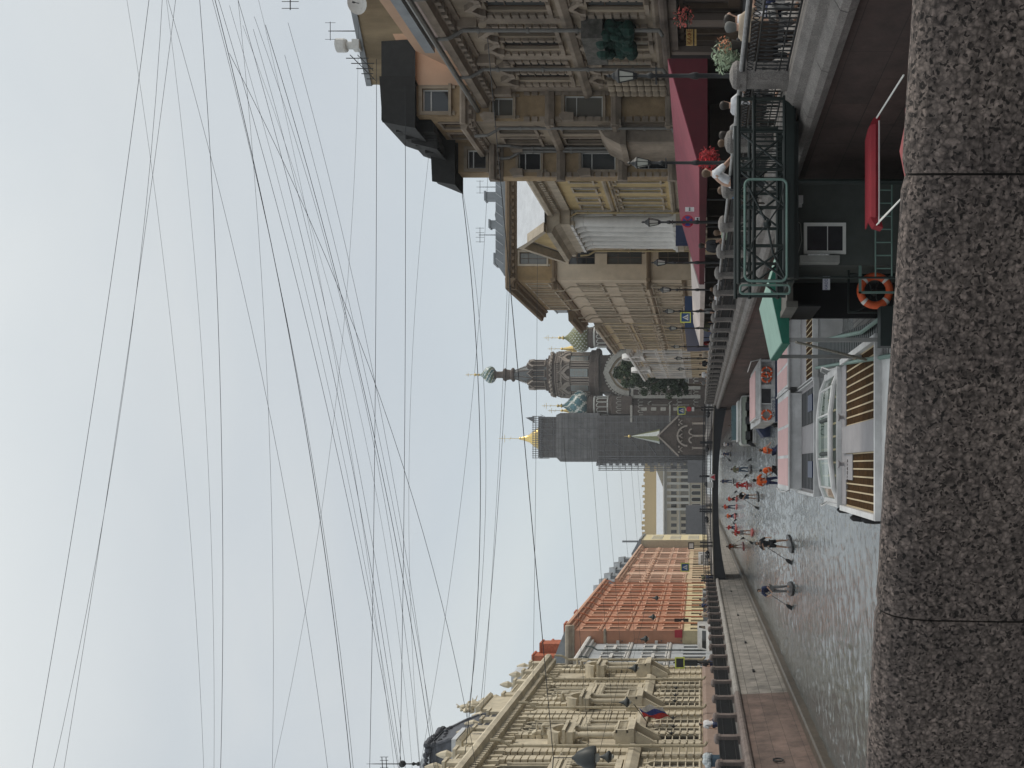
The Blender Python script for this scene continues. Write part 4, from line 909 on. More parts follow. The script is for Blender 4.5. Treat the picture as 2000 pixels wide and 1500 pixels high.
    b.arch(Fp,px_,z(1344),2.7,3.2,-.3,.6); b.arch(Fp,px_-1.2,z(1352),.6,1.0,-.3,.6); b.arch(Fp,px_+1.2,z(1352),.6,1.0,-.3,.6)
    for e_ in (-3.6,0,3.6): b.lathe(Fp.p(px_+e_,ZQ,.3),[(.4,0),(.3,.5),(.3,3.4),(.5,3.9)],8)
    for k in range(7): b.fb(Fp,px_-4.8+1.6*k-.25,px_-4.8+1.6*k+.25,z(1330),z(1327),0,.4)
    for k in range(5): b.arch(Fp,px_-4+2*k,z(1335),.45,.7,0,.35,0,0,pi,6,.4)
    b.build('porch_stonework',mat('church_carved_stone',(.34,.29,.25)),R)
    b=MB(); b.lathe((px_,276,0),[(2.3,z(1292)),(2.0,z(1288)),(.15,z(1240))],8,0,mfun=lambda i,j:i%2); b.build('porch_spire',[owh,ool],R)
    b=MB(); b.ball((px_,276,z(1236)),.5,8); b.cyl((px_,276,z(1236)),(px_,276,z(1226)),.1,.05,5); b.build('porch_finial',gold,R)
church()
def netmat(name,c,dens):
    m=mat(name,c,.9,.1,.8,stain=.22); t=m.node_tree; n=t.nodes; l=t.links; b=n['Principled BSDF']; src=b.inputs['Base Color'].links[0].from_socket
    g=n.new('ShaderNodeNewGeometry'); s=n.new('ShaderNodeSeparateXYZ'); cb=n.new('ShaderNodeCombineXYZ'); l.new(g.outputs['Position'],s.inputs[0]); ad=n.new('ShaderNodeMath'); ad.operation='ADD'; l.new(s.outputs[0],ad.inputs[0]); l.new(s.outputs[1],ad.inputs[1]); l.new(ad.outputs[0],cb.inputs[0]); l.new(s.outputs[2],cb.inputs[1])
    br=n.new('ShaderNodeTexBrick'); br.offset=0; br.inputs['Scale'].default_value=1; br.inputs['Brick Width'].default_value=dens; br.inputs['Row Height'].default_value=1.9; br.inputs['Mortar Size'].default_value=.07; br.inputs['Color1'].default_value=(1,1,1,1); br.inputs['Color2'].default_value=(.9,.9,.9,1); br.inputs['Mortar'].default_value=(.62,.6,.6,1); l.new(cb.outputs[0],br.inputs['Vector'])
    mm=n.new('ShaderNodeMix'); mm.data_type='RGBA'; mm.blend_type='MULTIPLY'; mm.inputs[0].default_value=1; l.new(src,mm.inputs[6]); l.new(br.outputs['Color'],mm.inputs[7]); l.new(mm.outputs[2],b.inputs['Base Color']); return m
n1_=netmat('scaffold_net',(.15,.142,.14),2.4); n2_=netmat('scaffold_sheet',(.22,.215,.215),3.1)
T=thing('scaffolded_bell_tower','bell tower wrapped in grey scaffold netting with a small gold cap on top','tower',(cx_(644),285,ZQ))
z=cz_
b=MB(); b.box(cx_(596),cx_(685),279,296,ZQ-.2,z(1173)); b.build('lower_netting',n1_,T)
b=MB(); b.extr(FF(280),[(cx_(592),z(1178)),(cx_(598),z(1173)),(cx_(598),z(1104)),(cx_(606),z(1096)),(cx_(686),z(1096)),(cx_(690),z(1104)),(cx_(690),z(1173)),(cx_(690),z(1178))],-14,.0); b.build('middle_netting',n2_,T)
b=MB(); b.box(cx_(606),cx_(683),281,293,z(1098),z(1062)); b.build('upper_netting',n1_,T)
b=MB(); Ft=FF(278)
for u in [582+3.2*i for i in range(9)]: b.cyl((cx_(u),278.6,ZQ),(cx_(u),278.6,z(1176)),.13,.13,5)
v=1180
while v<1368: b.fb(Ft,cx_(582),cx_(600),z(v),z(v)+.16,-.2,.0); b.fb(Ft,cx_(584)+(v%3),cx_(590)+(v%3),z(v)+.2,z(v)+1.2,-.6,-.4); v+=12
v=1052
while v<1068: b.fb(FF(280.5),cx_(605),cx_(684),z(v),z(v)+.15,-.2,0); b.fb(FF(293.4),cx_(605),cx_(684),z(v),z(v)+.15,-.2,0); v+=5
for u in [605+4.15*i for i in range(20)]: b.cyl((cx_(u),280.6,z(1070)),(cx_(u),280.6,z(1050)),.1,.1,5); b.cyl((cx_(u),293.2,z(1070)),(cx_(u),293.2,z(1050)),.1,.1,5)
b.extr(FF(280),[(cx_(672),z(1052)),(cx_(684),z(1052)),(cx_(682),z(1035))],-3,-2.8)
for v,du in ((1200,0),(1232,8),(1262,3),(1290,11)): b.cyl((cx_(604+du),278.8,z(v+26)),(cx_(640+du),278.8,z(v)),.1,.1,5)
b.build('scaffold_poles',mat('scaffold_steel',(.16,.16,.17),.6,.2),T)
for F_,u0,u1,va,vb in ((FF(278.75),598,684,1176,1362),(FF(279.8),600,688,1106,1170),(FF(280.75),607,682,1066,1096)):
    b=MB(); v=va
    while v<vb: b.fb(F_,cx_(u0),cx_(u1),z(v)-.07,z(v)+.07,0,.12); v+=12
    u=u0
    while u<=u1: b.fb(F_,cx_(u)-.06,cx_(u)+.06,z(vb),z(va),.13,.24); u+=10.5
    for k in range(5): uu=u0+12+k*14; vv=va+(k*23)%max(1,(vb-va-26)); b.cyl(F_.p(cx_(uu),z(vv+24),.3),F_.p(cx_(uu+12),z(vv),.3),.07,.07,4)
    b.build('scaffold_grid',mat('scaffold_steel',(.16,.16,.17),.6,.2),T)
b=MB(); b.lathe((cx_(643),287,0),[(3.3,z(1062)),(3.4,z(1055)),(2.6,z(1047)),(1.3,z(1038)),(.7,z(1028)),(.35,z(1020))],16); cross(b,cx_(643),287,z(1020),(1020-978)*KC); b.build('gold_cap',gold,T,True)
b=MB(); b.box(cx_(560),cx_(600),268,272,ZQ,z(1345)); b.box(cx_(482),cx_(520),262,268,ZQ,z(1342)); tag(b.build('site_hoarding',mat('hoarding_grey',(.15,.15,.16),.8,.08,1)),'plain grey site hoarding boxes around the foot of the scaffolded tower','hoarding') if 0 else None
for (a,c,y,v,l_) in ((560,600,268,1345,'grey hoarding box at the left foot of the scaffolded tower'),(470,520,262,1342,'grey hoarding box in front of the far beige palace')):
    q=MB(); q.box(cx_(a),cx_(c),y,y+4,ZQ-.2,z(v)); 
    for i in range(7): xx=cx_(a)+(cx_(c)-cx_(a))*i/6; q.box(xx-.06,xx+.06,y-.08,y,ZQ-.2,z(v)+.1)
    tag(q.build('site_hoarding',mat('hoarding_grey',(.15,.15,.16),.8,.08,1)),l_,'hoarding')
# ================================================================ FOOTBRIDGE
B=thing('footbridge','low arched iron footbridge with dark railings across the canal below the church','bridge',((leftx(96)+RX)/2,96,2.4))
x0,x1=leftx(95)-.4,RX+.3; xm=(x0+x1)/2; hw=(x1-x0)/2
def arc(x,top): t=(x-xm)/hw; return (3.27-.18*t*t) if top else (2.72-.95*t*t*abs(t)**.5)
xs=lin(x0,x1,29); bdk=mat('bridge_iron',(.014,.016,.022),.55,.15,2)
for yy in (94.2,98.9):
    b=MB(); b.extr(FF(yy),[(x,arc(x,0)) for x in xs]+[(x,arc(x,1)) for x in xs[::-1]],-.25,0); b.build('girder',bdk,B)
b=MB()
for a,c in zip(xs,xs[1:]): b.add([(a,94.45,arc(a,1)-.2),(c,94.45,arc(c,1)-.2),(c,98.9,arc(c,1)-.2),(a,98.9,arc(a,1)-.2),(a,94.45,arc(a,1)-.02),(c,94.45,arc(c,1)-.02),(c,98.9,arc(c,1)-.02),(a,98.9,arc(a,1)-.02)],[(0,3,2,1),(4,5,6,7),(0,1,5,4),(2,3,7,6)])
b.build('deck',asph,B)
b=MB()
for a,c in zip(xs,xs[1:]): b.add([(a,94.1,arc(a,1)+.0),(c,94.1,arc(c,1)),(c,94.2,arc(c,1)),(a,94.2,arc(a,1)),(a,94.1,arc(a,1)+.1),(c,94.1,arc(c,1)+.1),(c,94.2,arc(c,1)+.1),(a,94.2,arc(a,1)+.1)],[(0,3,2,1),(4,5,6,7),(0,1,5,4),(1,2,6,5),(2,3,7,6),(3,0,4,7)])
b.build('edge_trim',mat('bridge_trim',(.17,.155,.13),.7,.1),B)
for yy in (94.3,98.8):
    b=MB(); H=1.1
    for h,r in ((.95,.04),(.12,.025),(.5,.018),(.78,.018)): b.tube([(x,yy,arc(x,1)+.1+h) for x in xs],r,5)
    x=x0+.2
    while x<x1-.2: zz=arc(x,1)+.1; b.box(x-.012,x+.012,yy-.012,yy+.012,zz+.1,zz+.95); x+=.16
    for i in range(10):
        c=x0+(i+.5)*(x1-x0)/10; zz=arc(c,1)+.62
        if i%2: b.lathe((c,yy,zz),[(.01,-.22),(.2,-.1),(.26,0),(.2,.1),(.01,.22)],8)
    b.build('bridge_railing',bdk,B)
    for i in range(6):
        c=x0+.3+i*(x1-x0-.6)/5; zz=arc(c,1); q=MB(); q.box(c-.07,c+.07,yy-.07,yy+.07,zz,zz+1.25); q.ball((c,yy,zz+1.3),.1,6); q.build('post',bdk,B)
    q=MB()
# ================================================================ FOREGROUND PARAPET
def speckle():
    m=bpy.data.materials.new('speckled_granite'); m.use_nodes=True; n=m.node_tree.nodes; l=m.node_tree.links; b=n['Principled BSDF']; b.inputs['Roughness'].default_value=.72; b.inputs['Specular IOR Level'].default_value=.3
    g=n.new('ShaderNodeNewGeometry'); 
    nz=n.new('ShaderNodeTexNoise'); nz.inputs['Scale'].default_value=55; nz.inputs['Detail'].default_value=2; l.new(g.outputs['Position'],nz.inputs['Vector'])
    ds=n.new('ShaderNodeVectorMath'); ds.operation='SCALE'; ds.inputs['Scale'].default_value=.022; l.new(nz.outputs['Color'],ds.inputs[0])
    ad=n.new('ShaderNodeVectorMath'); l.new(g.outputs['Position'],ad.inputs[0]); l.new(ds.outputs[0],ad.inputs[1])
    v=n.new('ShaderNodeTexVoronoi'); v.inputs['Scale'].default_value=92; l.new(ad.outputs[0],v.inputs['Vector'])
    v.inputs['Randomness'].default_value=.9
    vd=n.new('ShaderNodeValToRGB'); e=vd.color_ramp.elements; e[0].position=.25; e[0].color=(1.1,1.1,1.1,1); e[1].position=.78; e[1].color=(.38,.37,.37,1); l.new(v.outputs['Distance'],vd.inputs[0])
    s=n.new('ShaderNodeSeparateColor'); l.new(v.outputs['Color'],s.inputs[0])
    rc=n.new('ShaderNodeValToRGB'); e=rc.color_ramp.elements; e[0].color=(.118,.1,.09,1); e[1].color=(.235,.198,.178,1); q=e.new(.6); q.color=(.17,.145,.131,1); l.new(s.outputs[0],rc.inputs[0])
    v2=n.new('ShaderNodeTexVoronoi'); v2.inputs['Scale'].default_value=150; l.new(ad.outputs[0],v2.inputs['Vector']); s2=n.new('ShaderNodeSeparateColor'); l.new(v2.outputs['Color'],s2.inputs[0])
    sp=n.new('ShaderNodeValToRGB'); e=sp.color_ramp.elements; e[0].position=.13; e[0].color=(.16,.15,.15,1); e[1].position=.22; e[1].color=(1,1,1,1); l.new(s2.outputs[1],sp.inputs[0])
    r=rc
    for x_ in (vd,sp):
        mm=n.new('ShaderNodeMix'); mm.data_type='RGBA'; mm.blend_type='MULTIPLY'; mm.inputs[0].default_value=1; l.new(r.outputs[0] if r is rc else r.outputs[2],mm.inputs[6]); l.new(x_.outputs[0],mm.inputs[7]); r=mm
    n2=n.new('ShaderNodeTexNoise'); n2.inputs['Scale'].default_value=48; n2.inputs['Detail'].default_value=7; n2.inputs['Roughness'].default_value=.7; l.new(g.outputs['Position'],n2.inputs['Vector'])
    r2=n.new('ShaderNodeValToRGB'); r2.color_ramp.elements[0].position=.36; r2.color_ramp.elements[0].color=(.62,.60,.60,1); r2.color_ramp.elements[1].position=.62; r2.color_ramp.elements[1].color=(1.15,1.12,1.1,1); l.new(n2.outputs['Fac'],r2.inputs[0])
    n3=n.new('ShaderNodeTexNoise'); n3.inputs['Scale'].default_value=3.2; n3.inputs['Detail'].default_value=3; l.new(g.outputs['Position'],n3.inputs['Vector'])
    r3=n.new('ShaderNodeValToRGB'); r3.color_ramp.elements[0].position=.35; r3.color_ramp.elements[0].color=(.72,.70,.71,1); r3.color_ramp.elements[1].position=.68; r3.color_ramp.elements[1].color=(1.15,1.12,1.1,1); l.new(n3.outputs['Fac'],r3.inputs[0])
    o=r.outputs[2]
    for rr__ in (r2,r3):
        mm=n.new('ShaderNodeMix'); mm.data_type='RGBA'; mm.blend_type='MULTIPLY'; mm.inputs[0].default_value=1; l.new(o,mm.inputs[6]); l.new(rr__.outputs[0],mm.inputs[7]); o=mm.outputs[2]
    l.new(o,b.inputs['Base Color'])
    bp=n.new('ShaderNodeBump'); bp.inputs['Strength'].default_value=.55; bp.inputs['Distance'].default_value=.004; l.new(n2.outputs['Fac'],bp.inputs['Height']); l.new(bp.outputs[0],b.inputs['Normal']); return m
spk=speckle(); dl=math.hypot(1.8,.55); FPp=Fr((.65,2.075),(1.8/dl,-.55/dl),(.55/dl,1.8/dl))
random.seed(11)
Pr=thing('bridge_parapet','broad speckled granite parapet slab right in front of the viewer','parapet',(0,1.2,3.3))
for s0_,s1_ in ((-5.5,-1.0565),(-1.0515,.003),(.008,3.2)):
    b=MB(); n=int((s1_-s0_)/.03); pr0=[(-.115,3.2),(-.10,3.9),(-.094,4.08),(-.086,4.13),(-.072,4.165),(-.052,4.186),(-.03,4.196),(-.01,4.197),(.03,4.188),(.36,4.08),(.385,4.05),(.39,4.0),(.39,3.2)]
    rows=[]
    for i in range(n+1):
        s=s0_+(s1_-s0_)*i/n; j=random.uniform(-.0025,.0025)+.003*sin(s*9); k=1 if 0<i<n else -1
        rows.append([FPp.p(s0_+((s1_+0)-(s0_+0))*i/n+0,zz-(0 if d<-.5 else .0)-(0.006 if k<0 and zz>4.1 else 0), d+(j if -.09<d<.05 else 0)+(-.004 if k<0 and d>-.05 else 0)) for d,zz in pr0])
    vs=[p for r_ in rows for p in r_]; m_n=len(pr0); fs=[]
    for i in range(n):
        for q in range(m_n): fs.append((i*m_n+q,i*m_n+(q+1)%m_n,(i+1)*m_n+(q+1)%m_n,(i+1)*m_n+q))
    fs+= [tuple(range(m_n)),tuple(range(n*m_n,(n+1)*m_n))]
    b.add(vs,fs); b.build('slab',spk,Pr)
b=MB()
for s_c,Pj in ((-1.054,Pr),(.0055,Pr)):
    pj=[(d+ (.006 if d<-.03 else -.006), zz-.007 if zz>3.95 else zz) for d,zz in pr0]
    b.prism(FPp,pj,s_c-.012,s_c+.012)
b.build('mortar_joint',mat('dark_joint',(.02,.018,.016),.95,.1),Pr)
# ================================================================ STREET LAMPS
lampglass=mat('lamp_glass',(.42,.42,.38),.25,.05)
def lamp():
    t=thing('street_lamp','x','street lamp',(0,0,0)); b=MB()
    b.lathe((0,0,0),[(.17,0),(.17,.12),(.12,.18),(.09,.5),(.11,.55),(.05,.62),(.045,1.7),(.065,1.75),(.06,1.82),(.038,1.9),(.034,2.55),(.06,2.6),(.05,2.66),(.03,2.7),(.03,2.92)],10)
    b.box(-.16,.16,-.015,.015,2.5,2.53); b.build('post',iron,t,True)
    b=MB(); z0,z1=2.93,3.2; r0,r1=.07,.128
    b.lathe((0,0,z0),[(.05,-.06),(r0,0),(r0,.02)],6); b.lathe((0,0,z1),[(r1,0),(r1+.015,.015),(r1+.01,.03),(.075,.09),(.065,.12),(.03,.15),(.022,.18),(.035,.2),(.008,.25)],6)
    for i in range(6): a=2*pi*i/6; b.cyl((r0*cos(a),r0*sin(a),z0),(r1*cos(a),r1*sin(a),z1),.011,.011,4)
    b.build('lantern_frame',iron,t)
    b=MB(); b.lathe((0,0,z0),[(r0*.93,.02),(r1*.93,z1-z0)],6); b.build('lantern_glass',lampglass,t); return t
l0=lamp(); ord_=['nearest','second','third','fourth','fifth','sixth','seventh','eighth','ninth','tenth']
for i,u in enumerate((1352,1182,1066,987,934,892,859,823,800,779)):
    o=l0 if i==0 else copy_tree(l0); o.location=(7.35,FPX*7.35/(u-U0),ZQ); o.rotation_euler=(0,0,.5*i)
    o['label']='black six-sided lantern on an iron post, %s along the right bank counting from the viewer'%ord_[i]; o['group']='street lamps along the right bank'
# ================================================================ AWNINGS AND TERRACE
redc=mat('red_canvas',(.19,.032,.052),.8,.1,1.5,.3,6); pinkc=mat('white_canvas',(.55,.48,.45),.8,.06,2); redd=mat('red_canvas_shaded',(.07,.006,.012),.8,.1,2)  # second red is darkened: shade inside the awning put into its colour
def awning(name,label,y0,y1,xe,xr,ze,zr,m,m2,seg):
    t=thing(name,label,'awning',((xe+xr)/2,y0,ZQ))
    b=MB(); b.add([(xe,y0,ze),(xe,y1,ze),(xr,y1,zr),(xr,y0,zr),(xe,y0,ze-.04),(xe,y1,ze-.04),(xr,y1,zr-.04),(xr,y0,zr-.04)],[(0,1,2,3),(4,7,6,5),(0,4,5,1),(1,5,6,2),(2,6,7,3),(3,7,4,0)]); b.build('canvas_roof',m,t)
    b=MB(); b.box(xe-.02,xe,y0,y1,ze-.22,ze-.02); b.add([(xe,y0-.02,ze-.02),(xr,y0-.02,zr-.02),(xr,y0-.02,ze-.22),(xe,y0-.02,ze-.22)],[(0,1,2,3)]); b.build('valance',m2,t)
    for i in range(seg+1):
        y=y0+(y1-y0)*i/seg; q=MB(); q.cyl((xe+.08,y+.02,ZQ),(xe+.08,y+.02,ze),.03,.03,6); q.build('pole',iron,t)
    b=MB(); b.box(xr,xr+.1,y0,y1,ZQ,zr-.1); b.build('shade_backing',mat('terrace_shade',(.02,.016,.016),.9,.3,1),t); return t  # near-black sheet added to stand for the shade under the awning
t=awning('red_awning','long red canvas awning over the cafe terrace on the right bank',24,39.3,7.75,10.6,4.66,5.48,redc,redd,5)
for y in (26.5,29.2,32.4,35.5): b=MB(); b.box(8.8,10.4,y,y+.15,ZQ,ZQ+1.4); b.build('terrace_partition',mat('dark_wood',(.03,.02,.015),.7,.3,3),t)
awning('white_awning','low white canvas awning over the tables past the red one',41,60,7.75,9.3,4.62,5.05,pinkc,pinkc,5)
b=MB(); b.box(9.0,11,60,72,ZQ,4.5); b.box(8.95,11.05,59.95,72.05,4.5,5.6,1)
tag(b.build('kiosk',[mat('blue_panel',(.03,.06,.14),.5,.1),mat('blue_panel2',(.025,.05,.12),.5,.1)]),'dark blue box kiosk at the end of the white awning','kiosk')
t=thing('entrance_porch','brown wooden shop entrance with an orange-lettered yellow sign above the pavement by the corner house','shop porch',(16,34,ZQ)) if 0 else None
sg=thing('shop_sign','small yellow two-line hanging sign on the brown corner house above the pavement','sign',(17.5,38.5,4.9))
b=MB(); xs_,zs_=PX(1427,1340,38)[0],PX(0,1347,38)[2]; b.box(xs_-.32,xs_+.32,37.95,38.05,zs_-.14,zs_+.14); b.box(xs_-.32,xs_+.32,37.95,38.05,zs_-.28,zs_-.20); b.build('sign_board',mat('sign_yellow',(.5,.33,.12),.6,.05),sg)
text('lettering','КАФЕ',.24,(xs_,37.94,zs_),0,mat('sign_orange',(.22,.06,.015),.6,.05),sg)
b=MB(); b.cyl((xs_+.3,38,zs_+.1),(19,38,zs_+.1),.02,.02,5); b.build('bracket',iron,sg)
# ================================================================ LANDING STAGE
gdk=mat('dark_green_paint',(.008,.015,.014),.45,.15,3); gmint=mat('mint_green_paint',(.13,.21,.185),.5,.1,3); gcab=mat('grey_green_cabin',(.075,.085,.078),.6,.12,2,stain=.2); gslab=mat('cabin_roof_grey',(.10,.095,.085),.8,.2,3); grn=mat('green_canvas',(.01,.11,.075),.7,.12,1.5); mintc=mat('mint_canvas',(.21,.33,.285),.75,.06,2)
deckm=brickmat('grey_deck_boards',(.17,.17,.165),(.13,.13,.128),(.02,.02,.02),3.0,.14,'yx',msize=.012)
t=thing('pontoon','floating landing stage with grey boards and dark green walkway beside the tour boats','pontoon',(4,19,0))
b=MB(); b.box(2.9,5.75,14.5,24.5,.1,.55); b.build('deck',deckm,t)
b=MB()
for i in range(46):
    y=17.6+.26*i; x=2.2+.085*i*.26/.26*.9*.3; b.box(2.15+i*.022,2.95+i*.022,y,y+.17,.78,.86)
b.build('ribbed_walkway',gdk,t)
b=MB(); b.tube([(2.12,17.6,.9),(3.15,29.6,.9)],.05,6); b.tube([(3.0,17.6,.95),(3.05,21,.95),(4,29.6,.9)],.05,6); b.box(2.2,3.2,17.6,24,.2,.78); b.build('walkway_edge',gmint,t)
b=MB(); b.box(2.25,3.0,17.3,17.6,.55,1.25); b.box(2.25,3.0,17.3,17.6,.55,.9); b.build('walkway_step',gdk,t)
c=thing('ticket_cabin','dark grey-green ticket cabin with a white-framed window on the landing stage','cabin',(4.5,18.5,.55))
facade(c,FF(17.6),3.83,5.43,.551,2.88,[],gcab,wframe,wframe,2.4)
o=MB(); 
for a in (4.04,4.57): o.box(a,a+.06,17.54,17.6,1.86,2.66)
o.box(4.1,4.57,17.54,17.6,1.86,1.92); o.box(4.1,4.57,17.54,17.6,2.6,2.66); o.box(4.1,4.57,17.56,17.585,2.2,2.215); o=o.build('window',mat('white_paint',(.8,.8,.76),.5,.03),c)
q=MB(); q.box(4.1,4.57,17.57,17.595,1.92,2.6); inst('pane',q.mesh('pane',mat('dark_pane',(.03,.03,.035),.3,.2)),o)
b=MB(); b.box(3.0,5.5,17.35,20.2,2.885,3.0); b.box(2.98,3.1,17.3,20.2,2.8,3.02); b.build('roof_slab',gslab,c)
b=MB(); b.box(3.1,3.83,19.3,19.4,.56,2.88); b.box(3.08,3.12,17.8,19.4,2.3,2.88); b.build('porch_back',mat('porch_shade',(.008,.008,.009),.9,.1),c)  # deep shade of the porch recess painted as near-black
b=MB(); b.box(3.4,3.66,17.78,17.8,2.13,2.27); s_=b.build('sign_board',mat('sign_white',(.55,.55,.6),.6,.03),c)
text('lettering','КАССА',.075,(3.53,17.775,2.2),0,mat('sign_blue',(.04,.05,.16),.6,.03),c)
b=MB(); b.box(5.0,5.14,17.5,17.6,2.68,2.8); b.box(4.93,5.0,17.52,17.58,2.7,2.76); b.build('junction_box',mat('white_plastic',(.6,.6,.6),.4,.03),c)
b=MB(); b.tube([(4.7,17.58,2.82),(4.62,17.58,2.72),(4.3,17.58,2.7),(4.0,17.58,2.78)],.008,5); b.build('cable',mat('pale_cable',(.35,.35,.33),.5,.05),c)
b=MB(); b.box(3.84,3.98,17.4,17.6,2.0,2.75); b.box(3.98,4.0,17.38,17.55,2.2,2.6,1); b.build('leaflet_rack',[mat('rack_grey',(.3,.3,.28),.6,.1),mat('leaflet_white',(.6,.6,.6),.6,.3,25)],c)
b=MB(); b.box(3.3,3.83,17.62,17.66,1.55,1.6); b.box(3.3,3.34,17.62,17.66,.55,1.6); b.build('counter_rail',gmint,c)
# gable canvas canopy
c=thing('green_canopy','green canvas gable canopy with mint top slopes on the landing stage','canopy',(3.7,20,.55))
yf,yb=18.6,21.6; pts=[(2.49,2.99),(3.68,3.25),(4.75,2.93)]
b=MB(); 
for (a,za),(d,zd) in zip(pts,pts[1:]): b.add([(a,yf,za),(d,yf,zd),(d,yb,zd),(a,yb,za),(a,yf,za-.03),(d,yf,zd-.03),(d,yb,zd-.03),(a,yb,za-.03)],[(0,1,2,3),(4,7,6,5),(0,4,5,1),(2,6,7,3),(1,5,6,2),(0,3,7,4)])
b.build('top_canvas',mintc,c)
b=MB(); b.extr(FF(yf-.01),[(2.49,2.84),(2.49,2.98),(3.68,3.24),(4.75,2.92),(4.75,2.84)],-.02,.02); b.box(2.47,2.49,yf,yb,2.82,2.97); b.build('front_valance',grn,c)
b=MB(); b.box(3.05,3.14,yf-.04,yf-.03,2.92,3.0); b.box(3.75,3.95,yf-.04,yf-.03,2.86,3.02); b.build('small_notice',mat('notice',(.45,.43,.47),.6,.2,20),c)
for x,y in ((2.55,18.65),(2.55,21.5),(4.2,21.5)): q=MB(); q.box(x-.04,x+.04,y-.04,y+.04,.55,2.95); q.build('post',mat('grey_post',(.25,.25,.245),.6,.1),c)
b=MB(); b.cyl((2.5,18.6,2.7),(2.35,20.5,.9),.03,.03,6); b.build('rope',mat('rope',(.3,.28,.24),.9,.2,30),c)
# gangway truss from the quay
g=thing('gangway','dark green truss gangway with pale looped handrails between quay and landing stage','gangway',(4.6,15.8,3))
b=MB(); y=15.9
for yy in (15.7,17.1):
    for zz in (3.98,3.72,3.2): b.cyl((3.1,yy,zz),(6.3,yy,zz),.035,.035,8)
    b.box(3.2,6.3,yy-.04,yy+.04,3.04,3.18)
    for x in (3.15,3.75,4.4,5.05,5.7,6.25): b.cyl((x,yy,3.05),(x,yy,4.0),.03,.03,6)
    for x in (3.15,4.4,5.05): b.cyl((x,yy,3.15),(x+.62,yy,3.95),.022,.022,6); b.cyl((x+.62,yy,3.15),(x,yy,3.95),.022,.022,6)
    n=14
    for x in lin(5.1,6.2,n): b.cyl((x,yy,3.2),(x,yy,3.72),.01,.01,4)
b.box(3.2,6.4,15.74,17.06,3.0,3.1); b.build('truss',gdk,g)
b=MB()
def loop(b,x0,x1,z0,z1,y,r,c=.1):
    P=[]
    for (cx,cz,a0) in ((x1-c,z1-c,0),(x0+c,z1-c,pi/2),(x0+c,z0+c,pi),(x1-c,z0+c,1.5*pi)):
        for i in range(5): a=a0+pi/2*i/4; P.append((cx+c*cos(a),y,cz+c*sin(a)))
    P.append(P[0]); b.tube(P,r,8)
loop(b,3.13,4.85,3.17,3.88,15.6,.022); loop(b,2.95,3.1,3.1,3.95,15.8,.02,.05); b.build('looped_handrail',gmint,g)
b=MB(); b.ball((4.1,15.62,3.5),.07,8); b.tube([(4.1,15.62,3.5),(4.5,15.62,3.7),(4.8,15.62,3.85)],.02,6); b.tube([(4.1,15.62,3.5),(3.6,15.62,3.4),(3.2,15.62,3.2)],.02,6); b.tube([(4.1,15.62,3.5),(3.8,15.62,3.75),(3.3,15.62,3.85)],.014,6); b.tube([(4.1,15.62,3.5),(4.4,15.62,3.3),(4.8,15.62,3.2)],.014,6); b.build('handrail_brace',gdk,g)
b=MB(); b.tube([(4.9,15.9,3.06),(4.9,15.9,.55)],.05,8); b.tube([(3.25,15.9,3.06),(3.25,15.9,.9)],.02,6); b.box(3.2,5.9,15.8,15.9,2.95,3.05); b.build('support',gdk,g)
# landing stage railing with scrolls
r=thing('stage_railing','dark green wrought railing with scrolls round the life ring on the landing stage','railing',(3.8,18,.55))
b=MB(); b.cyl((3.0,18.1,1.72),(4.6,18.1,1.72),.022,.022,6); b.cyl((3.0,18.1,.7),(5.6,18.1,.7),.02,.02,6)
for x in (3.02,3.75,4.6,5.5): b.cyl((x,18.1,.55),(x,18.1,1.72),.025,.025,6)
for sg_ in (-1,1):
    for k in (-1,1): 
        P=[(3.4+sg_*.05+sg_*.32*sin(t)*1.0, 18.08, 1.23+k*(.05+.42*(1-cos(t)))) for t in lin(0,pi/2,9)]; b.tube(P,.018,6)
b.ball((3.4,18.06,1.23),.07,8); b.cyl((3.4,18.08,1.3),(3.4,18.08,.7),.014,.014,5)
for k in (.03,.06): b.cyl((3.4+k,18.08,1.2),(3.4+k,18.08,.7),.008,.008,5)
b.cyl((4.6,18.1,1.35),(5.6,18.1,1.35),.02,.02,6); b.build('ironwork',gdk,r)
r=thing('stage_ladder_rail','pale green ladder-like rail in front of the cabin under the red awning','rail',(4.3,17,.55))
b=MB()
for z_ in (1.12,1.42): b.cyl((3.45,16.9,z_),(5.2,16.9,z_),.016,.016,6)
for x in (3.62,3.86,4.1,4.34,4.58,4.82,5.06): b.cyl((x,16.9,1.12),(x,16.9,1.42),.014,.014,6)
for x in (3.45,5.2): b.cyl((x,16.9,.55),(x,16.9,1.45),.02,.02,6)
b.build('rails',gmint,r)
def torus(b,c,R,r,axis='y',n=28,k=10,bands=True):
    for i in range(n):
        a0=2*pi*i/n; a1=2*pi*(i+1)/n; m=1 if bands and (i%(n//4)) in (0,) else 0; rr=r*(1.06 if m else 1)
        ring=lambda a:[((c[0]+(R+rr*cos(t))*cos(a), c[1]+rr*sin(t), c[2]+(R+rr*cos(t))*sin(a)) if axis=='y' else (c[0]+rr*sin(t), c[1]+(R+rr*cos(t))*cos(a), c[2]+(R+rr*cos(t))*sin(a))) for t in [2*pi*j/k for j in range(k)]]
        b.add(ring(a0+.001)+ring(a1),[(j,(j+1)%k,k+(j+1)%k,k+j) for j in range(k)],m)
orng=mat('life_ring_orange',(.60,.10,.03),.6,.12,6); rw=mat('ring_tape',(.6,.58,.55),.6,.05)
def ringobj(loc,R,r,label,parent=None):
    b=MB(); torus(b,loc,R,r); o=b.build('life_ring',[orng,rw],parent,True)
    if parent is None: tag(o,label,'life ring')
    return o
b=MB(); torus(b,(0,0,0),.285,.075,n=32); o=inst('life_ring',b.mesh('life_ring',[orng,rw],True),None,(3.42,18.0,1.22)); o.rotation_euler=(0,radians(50),0); tag(o,'orange life ring with white bands hanging on the green railing of the landing stage','life ring')
